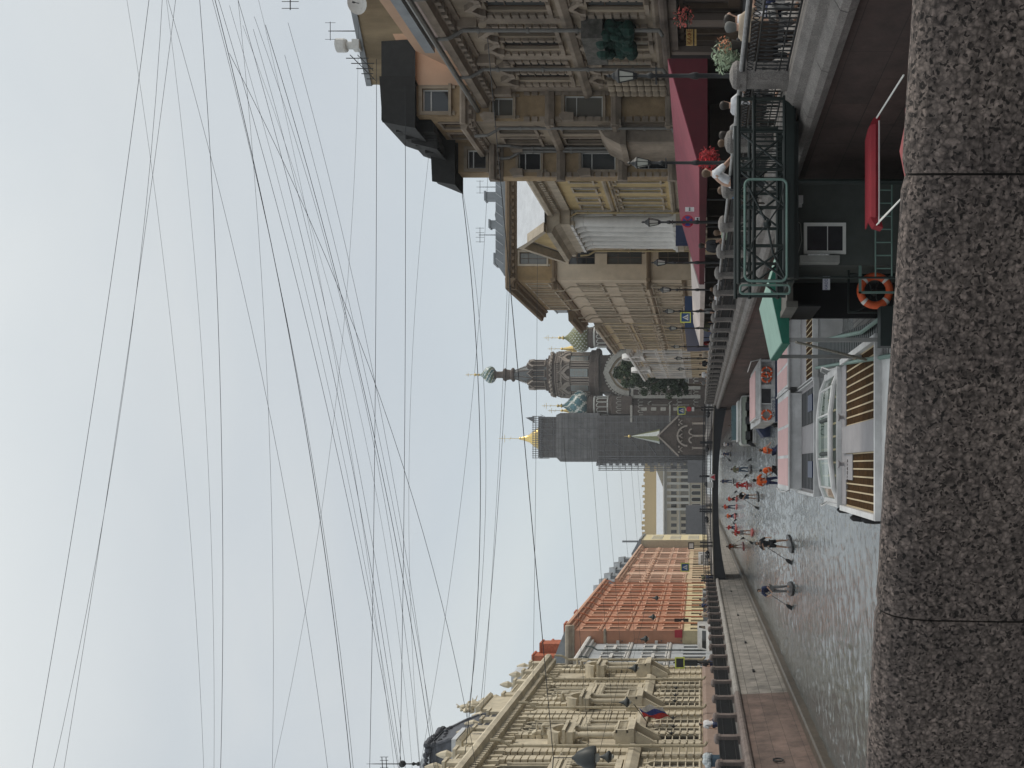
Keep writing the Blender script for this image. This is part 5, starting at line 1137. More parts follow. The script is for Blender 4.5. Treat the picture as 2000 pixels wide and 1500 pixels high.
# red canopies below the parapet
c=thing('red_boat_awning','red canvas awning with white piping and white struts low in front of the cabin','awning',(4.5,14,.55))
b=MB(); 
P=[(3.78,14.4,1.93),(3.95,14.4,1.985),(5.1,14.4,1.97),(5.36,14.4,1.9)]
b.prism(FF(14.4),[(0,1.84),(.1,1.85),(.13,1.92),(.08,1.98),(0,2.0),(-.2,1.99)],3.85,5.3); b.extr(FF(14.4),[(3.7,1.8),(3.86,1.84),(3.86,2.0),(3.74,1.93)],-.15,.1); b.extr(FF(14.4),[(5.3,1.86),(5.44,1.84),(5.4,1.95),(5.3,2.0)],-.15,.1)
b.prism(FF(14.4),[(-.6,1.955),(-.2,1.99),(-.2,1.97),(-.6,1.935)],3.85,5.3); b.build('rear_canvas',mat('boat_red',(.24,.012,.022),.7,.12,2),c)
b=MB(); b.tube([(3.75,14.28,1.87),(3.95,14.28,1.865),(5.35,14.28,1.865)],.012,6); b.build('piping',mat('piping_white',(.6,.55,.55),.6,.05),c)
b=MB(); b.box(3.5,4.85,11.2,12.5,1.76,1.86); b.extr(FF(11.9),[(3.6,1.86),(4.8,1.86),(4.2,1.98)],-.4,.4,1); b.build('front_canvas',[mat('boat_red',(.24,.012,.022)),mat('boat_red_top',(.34,.10,.10),.8,.05)],c)
b=MB(); b.cyl((3.74,14.3,1.9),(3.68,12.5,1.86),.011,.011,6); b.cyl((3.8,14.3,1.86),(3.72,12.5,1.82),.011,.011,6); b.cyl((5.4,14.3,1.9),(5.3,12.5,1.88),.013,.013,6); b.build('strut',mat('white_paint',(.66,.66,.63)),c)
# ================================================================ BOATS
bw=mat('boat_white',(.60,.60,.60),.4,.1,2.5,stain=.28); bgrey=mat('boat_grey_deck',(.25,.24,.25),.6,.07,2); teak=mat('dark_teak',(.050,.027,.011),.9,.3,6,spec=.05); caulk=mat('cream_caulking',(.42,.34,.22),.7,.08); navy=mat('navy_hull',(.015,.025,.07),.35,.1); pinkr=mat('pink_roof_panel',(.56,.33,.32),.45,.06,2)
def tint(): 
    m=bpy.data.materials.new('tinted_glass_roof'); m.use_nodes=True; b=m.node_tree.nodes['Principled BSDF']; b.inputs['Base Color'].default_value=(.42,.62,.52,1); b.inputs['Transmission Weight'].default_value=.75; b.inputs['Roughness'].default_value=.06; b.inputs['IOR'].default_value=1.15; b.inputs['Alpha'].default_value=.6; b.inputs['Specular IOR Level'].default_value=.8; return m
tg=tint()
def hull(b,xc,hw0,hw1,y0,y1,z0,z1,bow=1.6,m=0):
    n=8; pts=[(xc-hw0,y0),(xc+hw0,y0)]+[(xc+hw1*cos(t*pi/2)**.6,y1+bow*sin(t*pi/2)) for t in lin(0,.999,n)]; pts=pts+[(2*xc-x,y) for x,y in pts[2:][::-1]]
    k=len(pts); b.add([(xc+(x-xc)*.9,y,z0) for x,y in pts]+[(x,y,z1) for x,y in pts],[(i,(i+1)%k,k+(i+1)%k,k+i) for i in range(k)]+[tuple(range(k))[::-1],tuple(range(k,2*k))],m)
def near_boat():
    t=thing('tour_boat','white low tour boat with teak strip deck and glass roof nearest to the parapet','tour boat',(.8,23,0))
    b=MB(); hull(b,.8,1.93,1.8,17.9,26.8,-.1,.86,1.2); b.box(-1.15,-1.02,19.25,24.0,.86,1.0); b.box(2.62,2.76,19.25,24.0,.86,1.0); b.box(-1.15,2.76,19.18,19.3,.80,1.0); b.build('hull',bw,t,False)
    for (a,c,y1_) in ((-1.0,.3,23.6),(1.02,2.6,23.6)):
        q=MB(); q.box(a,c,19.31,y1_,.862,.872); o=q.build('teak_deck',teak,t)
        q=MB(); n=int((c-a)/.185)
        for i in range(n+1): x=a+(c-a)*i/n; q.box(x-.017,x+.017,19.32,y1_-(.75 if 2<i<n-2 and 0 else .0),.873,.885)
        qo=q.mesh('caulking_strips',caulk); inst('caulking_strips',qo,o)
    b=MB(); b.box(.32,1.0,19.33,23.95,.87,.95); b.box(-1.0,2.6,23.6,24.3,.865,.90); b.box(-.35,.3,22.6,23.6,.88,.9); b.build('hatch',bgrey,t)
    for x in (.05,1.25): q=MB(); q.lathe((x,23.75,.9),[(.09,0),(.05,.03),(.05,.12),(.1,.15),(.1,.18)],10); q.build('bollard',bgrey,t)
    text('lettering','НЕ СТОЯТЬ',.15,(-.25,23.3,.905),0,mat('faded_lettering',(.05,.04,.035),.7,.1),t,tilt=.05)
    # glass roof with white frame
    b=MB(); z0,z1=.95,1.14; x0,x1=-.95,2.5
    prof=[(x0,z0),(x0+.35,z1-.05),(.2,z1+.04),(1.4,z1+.04),(x1-.35,z1-.05),(x1,z0)]
    for (a,za),(c_,zc) in zip(prof,prof[1:]): b.add([(a,24.5,za),(c_,24.5,zc),(c_,26.9,zc),(a,26.9,za)],[(0,1,2,3)])
    b.build('glass_roof',tg,t)
    b=MB()
    for y in (24.45,26.9):
        b.tube([(a,y,za) for a,za in prof],.07,8)
    for a,za in prof: b.cyl((a,24.45,za),(a,26.9,za),.05 if a in(x0,x1) else .03,.05 if a in(x0,x1) else .03,8)
    b.box(x0-.1,x1+.1,24.3,24.5,.86,1.02); b.box(x0-.15,x0+.05,24.4,27.0,.86,1.0); b.box(x1-.05,x1+.15,24.4,27.0,.86,1.0); b.build('roof_frame',bw,t)
    b=MB(); b.box(x0+.1,x1-.1,24.6,26.8,.87,.9)
    for i in range(9): q=x0+.3+i*.36; b.box(q,q+.05,24.7,26.7,.9,.93,1)
    b.build('saloon_floor',[mat('saloon_dark',(.06,.07,.065),.8,.1),caulk],t)
    b=MB()
    for x in (.33,1.25):
        for i in range(9): b.ball((x,24.55+i*.2,z1+.06),.055,6)
    b.build('roof_chain',mat('chain_dark',(.05,.06,.06),.5,.1),t)
    for sgn,x in ((-1,-1.0),(1,2.6)):
        q=MB(); q.tube([(x,24.3,.95),(x-sgn*.05,24.5,1.2),(x+sgn*.1,25.2,1.3),(x+sgn*.1,26.2,1.2),(x,26.4,.95)],.022,6); q.build('grab_rail',bw,t)
    # stern face: dark windows, name board
    b=MB(); b.box(-1.05,2.72,19.3,19.4,.2,.8); b.build('stern_panel',bw,t)
    for a,c_ in ((.5,.95),(-.3,.35),(1.15,1.35),(2.2,2.5)): q=MB(); q.box(a,c_,17.86,17.9,.35,.75); q.build('stern_window',mat('dark_pane',(.03,.03,.035)),t)
    b=MB(); b.box(1.42,2.15,19.1,19.17,.52,.78); b.build('name_board',mat('name_white',(.5,.52,.6),.5,.03),t); text('lettering','Саванна 1',.17,(1.78,19.09,.65),0,mat('name_navy',(.02,.03,.1),.5,.03),t)
    for z_ in (.4,): 
        q=MB(); torus(q,(2.5,19.1,.55),.2,.05); q.build('life_ring',[orng,rw],t,True)
    for i,(x,y) in enumerate(((-1.25,26.3),(-1.35,24.0),(-1.3,22.3))): q=MB(); q.lathe((x,y,.15),[(.02,-.05),(.1,.02),(.11,.3),(.09,.5),(.02,.58)],10); q.build('fender',mat('black_rubber',(.012,.012,.014),.6,.1),t,True)
    return t
near_boat()
b=MB(); pts=[(-1.45,29.3,.95)]
def mid_boat(name,label,xc,hw,y0,planks,num):
    t=thing(name,label,'tour boat',(xc,y0+4,0))
    b=MB(); hull(b,xc,hw,hw,y0,y0+9,-.1,.84,1.5); b.box(xc-hw,xc-hw+.1,y0,y0+5,.84,1.0); b.box(xc+hw-.1,xc+hw,y0,y0+5,.84,1.0); b.box(xc-hw,xc+hw,y0-.05,y0+.06,.8,.98); b.build('hull',bw,t)
    b=MB(); b.box(xc-hw+.1,xc+hw-.1,y0+.06,y0+4.6,.845,.87); b.build('deck',bgrey,t)
    if planks:
        b=MB(); b.box(xc-hw+.15,xc+hw-.2,y0+.1,y0+2.6,.872,.88); o=b.build('teak_deck',teak,t); q=MB()
        for x in lin(xc-hw+.15,xc+hw-.2,14): q.box(x-.018,x+.018,y0+.1,y0+2.6,.882,.892)
        inst('caulking_strips',q.mesh('caulking_strips',caulk),o)
    else:
        for a,c_ in ((xc-hw+.2,xc-.5),(xc+.5,xc+hw-.25)):
            q=MB()
            for i in range(9): yy=y0+.35+i*.42; q.box(a,c_,yy,yy+.27,.875,.92)
            q.box(a+.4,a+.95,y0+.7,y0+1.9,.915,.95,1); q.build('louvred_hatch',[mat('louvre_black',(.012,.013,.016),.5,.2),navy],t)
        text('lettering','СК-10-26',.36,(xc+.75,y0-.06,.62),0,mat('name_black',(.02,.02,.02),.5,.03),t)
    # raised saloon roof with pink panels
    b=MB(); ys0,ys1=y0+4.5,y0+9; b.box(xc-hw+.15,xc+hw-.15,ys0,ys1,.84,1.3); b.box(xc-hw+.05,xc+hw-.05,ys0-.1,ys1+.1,1.3,1.36); b.build('saloon_roof',bw,t)
    b=MB(); n=3
    for i in range(n):
        a=xc-hw+.25+i*(2*hw-.4)/n; b.box(a,a+(2*hw-.4)/n-.12,ys0+.1,ys1-.2,1.36,1.375)
    b.build('roof_panel',pinkr,t)
    q=MB(); q.tube([(xc-hw+.1,ys0-.2,1.35),(xc-hw+.05,ys0-.5,1.5),(xc-hw,ys0+1.5,1.55),(xc-hw+.05,ys1,1.4)],.02,6); q.build('grab_rail',bw,t)
    return t
mid_boat('tour_boat','white tour boat with louvred black hatches and pink roof panels moored behind the glass-roofed one',.93,1.92,29.6,False,1)
mid_boat('tour_boat','white tour boat with pink roof and brown planks half hidden behind the green canopy',4.25,1.45,29.9,True,0)
def small_tour(label,xc,hw,y0,name):
    t=thing('tour_boat',label,'tour boat',(xc,y0+3,0))
    b=MB(); hull(b,xc,hw,hw,y0,y0+9,-.05,.42,1.5); b.build('hull',navy,t)
    b=MB(); b.box(xc-hw,xc+hw,y0,y0+9,.42,.62); b.box(xc-hw,xc-hw+.12,y0,y0+.15,.62,1.22); b.box(xc+hw-.12,xc+hw,y0,y0+.15,.62,1.22); b.box(xc-.75,xc+.35,y0,y0+.12,.62,1.22); b.box(xc-hw,xc+hw,y0+.3,y0+9,.62,1.2); b.box(xc-hw-.05,xc+hw+.05,y0-.1,y0+9.2,1.2,1.28); b.build('cabin',bw,t)
    b=MB(); b.box(xc-.95+.25,xc+.2-.1,y0-.03,y0-.01,.66,1.18); b.build('doorway',mat('dark_pane',(.03,.03,.035)),t)
    for (x,z_) in ((xc+1.05,.88),(xc+.75,.9),(xc-hw+.4,.9)): q=MB(); torus(q,(x,y0-.08,z_),.26,.065); q.build('life_ring',[orng,rw],t,True)
    b=MB(); b.box(xc-hw+.2,xc+hw-.5,y0+.2,y0+6,1.28,1.5); b.box(xc-hw+.3,xc+hw-.6,y0+.3,y0+5.8,1.5,1.53,1); b.build('roof_panel',[bw,pinkr],t)
    text('lettering',name,.26,(xc-.9,y0-.02,.52),0,mat('name_navy',(.02,.03,.1)),t)
    b=MB(); b.tube([(xc+hw,y0+.2,1.3),(xc+hw-.1,y0+.1,1.75),(xc+hw-.6,y0+1,1.9)],.03,6); b.build('grab_rail',bw,t)
    for x in (xc-hw-.15,): q=MB(); q.lathe((x,y0+.4,.1),[(.02,-.05),(.12,.02),(.12,.4),(.02,.5)],8); q.build('fender',mat('black_rubber',(.012,.012,.014)),t)
    return t
small_tour('navy-hulled tour boat with white cabin, orange life rings and dark doorway by the right wall',4.2,1.75,51.5,'Сьерра 2')
t=thing('motor_boat','rounded pale green and white motor boat moored before the bridge','motor boat',(5,79,0))
b=MB(); xc,y0=3.75,76.; hull(b,xc,2.05,2.0,y0,y0+6,0,.75,1.5); b.build('hull',bw,t)
b=MB()
P=[]
for (cx,cz,a0) in ((xc+1.75,.95,0),(xc-1.75,.95,pi/2),(xc-1.75,.45,pi),(xc+1.75,.45,1.5*pi)):
    for i in range(4): a=a0+pi/2*i/3; P.append((cx+.28*cos(a),cz+.28*sin(a)))
b.extr(FF(y0),P,-4,.0); b.build('cabin',mat('pale_green_cabin',(.36,.40,.35),.5,.06),t)
b=MB(); loop(b,xc-2.02,xc+2.02,.2,1.22,y0-.03,.05,.25); b.build('rubbing_band',bw,t)
for a,c_ in ((xc-1.6,xc-.9),(xc-.3,xc+.3),(xc+.8,xc+1.5)): q=MB(); q.box(a,c_,y0-.06,y0-.01,.45,.85); q.build('window',mat('dark_pane',(.03,.03,.035)),t)
b=MB(); b.box(xc-1.7,xc+1.7,y0+1,y0+4,1.22,1.45); b.box(xc-1.5,xc+1.5,y0+4,y0+7,.8,1.8,1); b.build('wheelhouse',[bw,mat('blue_glass',(.10,.16,.18),.15,.1)],t)
b=MB(); hull(b,2.5,.62,.6,60.5,63,-.05,.42,.8,0); b.add([(1.88,60.5,.42),(3.12,60.5,.42),(3.1,63.2,.42),(1.9,63.2,.42),(2.5,60.7,.85),(2.5,63.1,.8)],[(0,1,4),(1,2,5,4),(2,3,5),(3,0,4,5)]); tag(b.build('covered_dinghy',mat('navy_tarpaulin',(.015,.025,.07),.7,.2,5,.5,6)),'small dinghy under a dark blue tarpaulin next to the navy-hulled boat','dinghy')
# ================================================================ PEOPLE
skinm=mat('skin',(.42,.26,.19),.6,.06,6); skind=mat('skin_tanned',(.30,.18,.13),.6,.06,6)
def cm(name,c,r=.85): return mat('cloth_'+name,c,r,.14,9,.2,60)
K=dict(black=cm('black',(.015,.016,.02)),navy=cm('navy',(.02,.03,.08)),orange=cm('orange',(.62,.10,.02)),red=cm('red',(.45,.03,.03)),white=cm('white',(.6,.6,.62)),grey=cm('grey',(.2,.2,.2)),jeans=cm('jeans',(.06,.09,.14)),beige=cm('beige',(.38,.31,.24)),blue=cm('blue',(.08,.2,.4)),olive=cm('olive',(.12,.12,.07)),stripe=cm('pale_green',(.28,.34,.26)),stone=None)
hairm=mat('hair_dark',(.02,.014,.01),.6,.1); hairl=mat('hair_light',(.10,.06,.035),.6,.1); hats=mat('cap_grey',(.13,.13,.125),.8,.1)
def skinmesh(name,V,E,Rr,m,sub=1):
    me=bpy.data.meshes.new(name); me.from_pydata(V,E,[]); ob=bpy.data.objects.new('t',me); COL.objects.link(ob)
    sk=ob.modifiers.new('s','SKIN'); sk.use_smooth_shade=True
    for i,v in enumerate(me.skin_vertices[0].data): v.radius=(Rr[i],Rr[i]); v.use_root=(i==0)
    if sub: ss=ob.modifiers.new('u','SUBSURF'); ss.levels=sub
    bpy.context.view_layer.update(); dg=bpy.context.evaluated_depsgraph_get()
    r=bpy.data.meshes.new_from_object(ob.evaluated_get(dg)); bpy.data.objects.remove(ob); r.name=name; r.materials.clear(); r.materials.append(m); return r
PC={}
def person_meshes(pose,skin,top,bottom,hair,vest,shorts):
    key=(pose,skin.name,top.name,bottom.name,hair.name,vest.name if vest else '',shorts)
    if key in PC: return PC[key]
    J=dict(pel=(0,.0,.95),sp=(0,.0,1.13),ch=(0,.01,1.33),nk=(0,.01,1.49),hd=(0,-.015,1.58),hm=(0,-.02,1.65),ht=(0,-.005,1.71),
      sl=(-.17,.01,1.42),sr=(.17,.01,1.42),el=(-.25,.03,1.16),er=(.25,.03,1.16),wl=(-.27,-.08,.93),wr=(.27,-.08,.93),
      pl=(-.09,0,.90),pr=(.09,0,.90),kl=(-.12,-.03,.49),kr=(.12,-.03,.49),al=(-.14,.02,.08),ar=(.14,.02,.08),tl=(-.15,-.14,.035),tr=(.15,-.14,.035))
    def sh(keys,dx=0,dy=0,dz=0):
        for k in keys: J[k]=(J[k][0]+dx,J[k][1]+dy,J[k][2]+dz)
    up=['pel','sp','ch','nk','hd','hm','ht','sl','sr','el','er','wl','wr','pl','pr']
    if pose=='paddle': J.update(el=(-.33,-.1,1.24),wl=(-.16,-.34,1.33),er=(.31,-.08,1.17),wr=(.26,-.33,1.0),kl=(-.15,-.07,.49),kr=(.15,-.07,.49),al=(-.18,.03,.08),ar=(.18,.03,.08),tl=(-.2,-.12,.035),tr=(.2,-.12,.035)); sh(['ch','nk','hd','hm','ht','sl','sr'],0,-.05)
    if pose=='photo': J.update(el=(-.3,-.1,1.25),wl=(-.12,-.2,1.6),er=(.28,0,1.15),wr=(.3,-.12,.95))
    if pose=='lean': sh(['nk','hd','hm','ht','sl','sr','ch'],0,-.2,-.08); J.update(el=(-.26,-.36,1.12),wl=(-.12,-.52,1.0),er=(.26,-.36,1.12),wr=(.12,-.5,.98))
    if pose=='kneel': sh(up,0,0,-.52); J.update(kl=(-.16,-.36,.1),kr=(.16,-.36,.1),al=(-.15,.08,.08),ar=(.15,.08,.08),tl=(-.15,.22,.04),tr=(.15,.22,.04),el=(-.31,-.12,.74),wl=(-.2,-.36,.78),er=(.3,-.1,.7),wr=(.22,-.36,.6)); sh(['ch','nk','hd','hm','ht','sl','sr'],0,-.1)
    if pose=='sit': sh(up,0,0,-.45); J.update(kl=(-.13,-.42,.50),kr=(.13,-.42,.50),al=(-.13,-.40,.08),ar=(.13,-.40,.08),tl=(-.13,-.55,.035),tr=(.13,-.55,.035),el=(-.26,-.1,.78),wl=(-.14,-.34,.78),er=(.26,-.1,.78),wr=(.14,-.34,.8)); 
    if pose=='walk': J.update(kl=(-.1,-.2,.5),al=(-.1,-.12,.1),tl=(-.1,-.27,.06),kr=(.1,.05,.48),ar=(.1,.3,.12),tr=(.1,.18,.04),wl=(-.28,.05,.93),wr=(.27,-.18,.98))
    names=list(J); idx={k:i for i,k in enumerate(names)}
    V=[J[k] for k in names]; Rd=dict(pel=.135,sp=.12,ch=.145,nk=.055,hd=.066,hm=.08,ht=.048,sl=.07,sr=.07,el=.045,er=.045,wl=.03,wr=.03,pl=.095,pr=.095,kl=.06,kr=.06,al=.04,ar=.04,tl=.035,tr=.035)
    Rr=[Rd[k] for k in names]
    E=[('pel','sp'),('sp','ch'),('ch','nk'),('nk','hd'),('hd','hm'),('hm','ht'),('ch','sl'),('ch','sr'),('sl','el'),('el','wl'),('sr','er'),('er','wr'),('pel','pl'),('pel','pr'),('pl','kl'),('kl','al'),('al','tl'),('pr','kr'),('kr','ar'),('ar','tr')]
    E=[(idx[a],idx[b]) for a,b in E]
    for s,wk,ek in ((-1,'wl','el'),(1,'wr','er')):      # palm and five fingers
        wv=Vector(J[wk]); dv=(wv-Vector(J[ek])).normalized(); side=dv.cross(Vector((0,-1,.2))).normalized() if abs(dv.y)<.9 else Vector((1,0,0))
        palm=wv+dv*.08; V.append(tuple(palm)); Rr.append(.034); pi_=len(V)-1; E.append((idx[wk],pi_))
        for f,(o,l_) in enumerate(((-.03,.07),(-.01,.085),(.012,.08),(.032,.062))):
            V.append(tuple(palm+side*o+dv*l_+Vector((0,-.018,-.01)))); Rr.append(.009); E.append((pi_,len(V)-1))
        V.append(tuple(wv+dv*.05-side*.055)); Rr.append(.011); E.append((pi_,len(V)-1))
    V.append((J['hm'][0],J['hm'][1]-.095,J['hm'][2]-.025)); Rr.append(.016); E.append((idx['hm'],len(V)-1))   # nose
    body=skinmesh('body',V,E,Rr,skin)
    def sub(keys,edges,extra,m,nm):
        ii={k:i for i,k in enumerate(keys)}; return skinmesh(nm,[J[k] for k in keys],[(ii[a],ii[b]) for a,b in edges],[Rd[k]+extra for k in keys],m)
    parts=[('shirt',sub(['sp','ch','nk','pel','sl','el','sr','er'],[('pel','sp'),('sp','ch'),('ch','sl'),('sl','el'),('ch','sr'),('sr','er'),('ch','nk')],.022,top,'shirt'))]
    if shorts: 
        Jk={k:tuple(J['p'+k[1]][i]*.25+J['k'+k[1]][i]*.75 for i in range(3)) for k in ('ml','mr')}; J.update(Jk); Rd.update(ml=.085,mr=.085)
        parts.append(('shorts',sub(['pel','pl','ml','pr','mr'],[('pel','pl'),('pl','ml'),('pel','pr'),('pr','mr')],.02,bottom,'shorts')))
    else: parts.append(('trousers',sub(['pel','pl','kl','al','pr','kr','ar'],[('pel','pl'),('pl','kl'),('kl','al'),('pel','pr'),('pr','kr'),('kr','ar')],.018,bottom,'trousers')))
    if vest: parts.append(('life_vest',sub(['sp','ch','nk'],[('sp','ch'),('ch','nk')],.055,vest,'life_vest')))
    hb=MB(); h=J['hm']; hb.lathe((h[0],h[1]+.02,h[2]-.02),[(.055,-.1),(.08,-.03),(.09,.02),(.082,.06),(.05,.09),(.01,.1)],12); parts.append(('hair',hb.mesh('hair',hair,True)))
    PC[key]=(body,parts); return PC[key]
def person(label,loc,rz,pose,top,bottom,vest=None,shorts=False,hair=hairm,skin=skinm,sc=1,group=None,mats_all=None,name='person',cat='person'):
    if mats_all: body,parts=person_meshes(pose,mats_all,mats_all,mats_all,mats_all,None,False)
    else: body,parts=person_meshes(pose,skin,K[top],K[bottom],hair,K[vest] if vest else None,shorts)
    o=inst(name,body,None,loc,rz); o.scale=(sc,)*3; tag(o,label,cat,group)
    for n_,m in parts: inst(n_,m,o)
    return o
boardw=mat('board_dark',(.02,.022,.026),.4,.1); boardr=mat('board_red',(.45,.06,.05),.4,.1)
bm_=MB(); 
def board_mesh(m):
    b=MB(); n=16; pts=[]
    for i in range(n):
        t=2*pi*i/n; x=.38*sin(t)*(abs(sin(t))**-.25 if abs(sin(t))>1e-3 else 1); y=1.55*cos(t); pts.append((x,y))
    vs=[(x*.9,y*.97,-.05) for x,y in pts]+[(x,y,.02) for x,y in pts]+[(x*.94,y*.98,.08) for x,y in pts]+[(0,1.7,.14)]
    b.add(vs,[(i,(i+1)%n,n+(i+1)%n,n+i) for i in range(n)]+[(n+i,n+(i+1)%n,2*n+(i+1)%n,2*n+i) for i in range(n)]+[tuple(range(n))[::-1],tuple(range(2*n,3*n))]); return b.mesh('paddle_board',m,False)
BMd,BMr=board_mesh(boardw),board_mesh(boardr)
def paddle(label,a,b_):
    a=Vector(a); b_=Vector(b_); q=MB(); q.cyl(tuple(a),tuple(b_),.016,.016,6); q.cyl(tuple(a-(b_-a).normalized()*.02-Vector((.05,0,0))),tuple(a+Vector((.05,0,0))),.018,.018,6)
    o=q.build('paddle',mat('paddle_black',(.012,.012,.014),.5,.1)); d_=(b_-a).normalized(); s=d_.cross(Vector((0,1,0))).normalized()
    t=b_+d_*.42; q=MB(); q.add([tuple(b_-s*.03),tuple(b_+s*.03),tuple(b_+d_*.15+s*.1),tuple(t+s*.09),tuple(t-s*.09),tuple(b_+d_*.15-s*.1)]+[tuple(p+Vector((0,.02,0))) for p in (b_-s*.03,b_+s*.03,b_+d_*.15+s*.1,t+s*.09,t-s*.09,b_+d_*.15-s*.1)],[(0,1,2,3,4,5),(6,7,8,9,10,11)]+[(i,(i+1)%6,6+(i+1)%6,6+i) for i in range(6)]); q.build('blade',mat('paddle_black',(.012,.012,.014)),o); tag(o,label,'paddle')
# (y_img, foot V, pose, top, bottom, vest, shorts, red?, label, paddle dx, kind)
SUP=[(1062,1540,'paddle','black','black',None,True,0,'person in black T-shirt and black shorts standing on a dark board near mid canal',-1,'black-shirted paddler'),
 (1150,1541,'lean','navy','grey',None,False,0,'person in navy top and grey trousers on a board closest to the left wall',-1,'navy-topped bending paddler'),
 (970,1478,'lean','black','jeans',None,True,0,'person in black jacket crouching over a dark board behind the first paddlers',-1,'crouching paddler in black'),
 (917,1464,'paddle','olive','jeans',None,False,0,'person with olive top and jeans standing on a pale board',1,'olive-topped paddler'),
 (939,1533,'paddle','orange','navy','orange',False,1,'standing person in orange life vest and navy trousers just behind the moored white boat',1,'standing orange-vested paddler'),
 (1040,1467,'paddle','red','grey','red',True,1,'person in red vest with bare legs standing on a red board left of mid canal',-1,'red-vested bare-legged paddler'),
 (1067,1450,'paddle','orange','beige','orange',True,1,'orange-vested person on a red board by the left wall under the bridge end',1,'orange-vested paddler by the left wall'),
 (940,1431,'stand','navy','navy',None,False,0,'tiny dark-clad person standing on a board right under the white bridge plates',-1,'tiny dark paddler'),
 (948,1457,'kneel','red','red','red',False,1,'person in red kneeling on a board straight below the white bridge plates',1,'kneeling red paddler'),
 (990,1437,'paddle','red','navy','orange',False,1,'person in orange vest and dark trousers standing on a red board near the bridge middle',-1,'orange and navy paddler'),
 (1008,1434,'kneel','orange','navy','orange',False,1,'person in orange kneeling on a red board beside the standing one near the bridge',-1,'kneeling orange paddler'),
 (975,1437,'kneel','red','black','orange',False,1,'person in orange vest kneeling just beyond the crouching figure in black',1,'kneeling paddler beyond the crouching one'),
 (1030,1436,'kneel','red','navy','red',False,1,'person in dark red kneeling on a board left of the bridge middle',1,'kneeling dark red paddler'),
 (832,1445,'kneel','orange','navy','orange',False,1,'person in orange vest beside the pale green motor boat',1,'orange paddler by the motor boat'),
 (868,1426,'kneel','white','navy',None,False,0,'far kneeling person in white top near the right wall beyond the bridge',1,'far white-topped paddler'),
 (887,1425,'kneel','navy','navy',None,False,0,'far kneeling person in navy under the bridge right of the middle',-1,'far navy paddler')]
for i,(yi,v,pose,tp,bt,vs,sh_,red,lab,pd,pl) in enumerate(SUP):
    Y=4.53*FPX/(v-V0); x=(1500-yi-U0)*Y/FPX; rz=[.25,-.3,.3,2.9,2.8,.2,-.3,3.1,.3,3.0,.2,2.9,-.2,.3,3.,.2][i]
    person(lab,(x,Y,.11),rz,pose,tp,bt,vs,sh_,group='people paddling on the canal')
    o=inst('paddle_board',BMr if red else BMd,None,(x,Y,.03),(.12 if i%2 else -.1)); tag(o,('red' if red else 'dark')+' paddle board under the '+pl,'paddle board','paddle boards on the canal')
    h=1.3 if pose!='kneel' else .8
    if i not in (7,): paddle('black paddle held by the '+pl,(x+pd*.05,Y-.3,.1+h),(x+pd*.75,Y-.35,.3))
# inflatable kayak with two kneeling paddlers
kx=lambda yi,Y:(1500-yi-U0)*Y/FPX
Y=51.5; t=thing('inflatable_kayak','dark inflatable kayak carrying two orange-vested paddlers between the moored boats','kayak',(kx(899,Y),Y,.1))
b=MB(); b.tube([(kx(925,Y),Y-.2,.16),(kx(915,Y),Y-.45,.2),(kx(885,Y),Y-.45,.2),(kx(872,Y),Y-.2,.16)],.17,8); b.tube([(kx(925,Y),Y+.2,.16),(kx(915,Y),Y+.35,.2),(kx(885,Y),Y+.35,.2),(kx(872,Y),Y+.2,.16)],.17,8); b.box(kx(922,Y),kx(875,Y),Y-.4,Y+.3,.05,.12); b.build('tube',mat('kayak_grey',(.05,.05,.055),.6,.1),t,True)
person('person in orange vest and cap leaning back at the right end of the inflatable kayak',(kx(882,Y),Y,.12),1.0,'kneel','orange','navy','orange',hair=hairl)
person('person in orange vest at the left end of the inflatable kayak',(kx(916,Y),Y,.12),-1.2,'kneel','orange','black','orange')
paddle('black paddle raised by the person at the right end of the kayak',(kx(885,Y),Y-.4,.9),(kx(872,Y),Y-.4,1.55))
# cafe and quay people on the right
CAFE=[(1447,15.4,'sit','beige','grey',hats,2.2,'seated person in beige top with grey cap nearest on the terrace'),(1462,15.9,'sit','white','navy',hairm,1.2,'seated person in white shirt next to the beige one at the frame edge'),
(1402,16.4,'sit','black','black',hairm,2.6,'seated person in black by the pale leafy plant'),(1294,19.3,'sit','white','black',hairm,2.0,'seated person in pale blue-white shirt behind the second granite pillar'),
(1236,19.9,'sit','grey','black',hairm,2.5,'seated person in grey next to red drapery on the terrace'),(1220,21.2,'sit','white','navy',hairl,3.0,'seated light-haired person in white under the red awning'),
(1143,20.6,'lean','white','black',hairl,1.4,'person in white shirt leaning on the railing under the red awning'),(1128,21.5,'sit','blue','black',hairl,1.9,'person in blue shirt seated beside the white-shirted one'),
(1045,27.5,'sit','stripe','beige',hairl,2.2,'seated person in pale green top behind a granite pillar'),(1020,28.6,'stand','black','black',hairm,2,'standing person in black at the end of the red awning'),
(935,37,'sit','white','beige',hairl,2.6,'person in white with long sleeve at the white awning'),(918,40,'sit','white','navy',hairm,2.2,'person in white and blue scarf under the white awning'),(905,41,'sit','beige','black',hairm,1.6,'person in beige at the white awning near the crossing sign'),
(893,44,'walk','grey','navy',hairm,1.2,'walking person in grey past the crossing sign'),(862,52,'walk','olive','black',hairm,2.9,'walking person in olive in front of the blue kiosk'),(830,60,'walk','red','navy',hairm,1.3,'walking person in red beside the kiosk'),
(806,68,'walk','beige','jeans',hairl,3.0,'walking person in beige past the kiosk'),(790,74,'walk','black','jeans',hairm,.4,'walking person in black jacket towards the footbridge'),(768,82,'walk','white','black',hairm,2.7,'walking person in white near the footbridge end'),(752,86,'walk','grey','black',hairm,.9,'walking person in grey at the footbridge corner')]
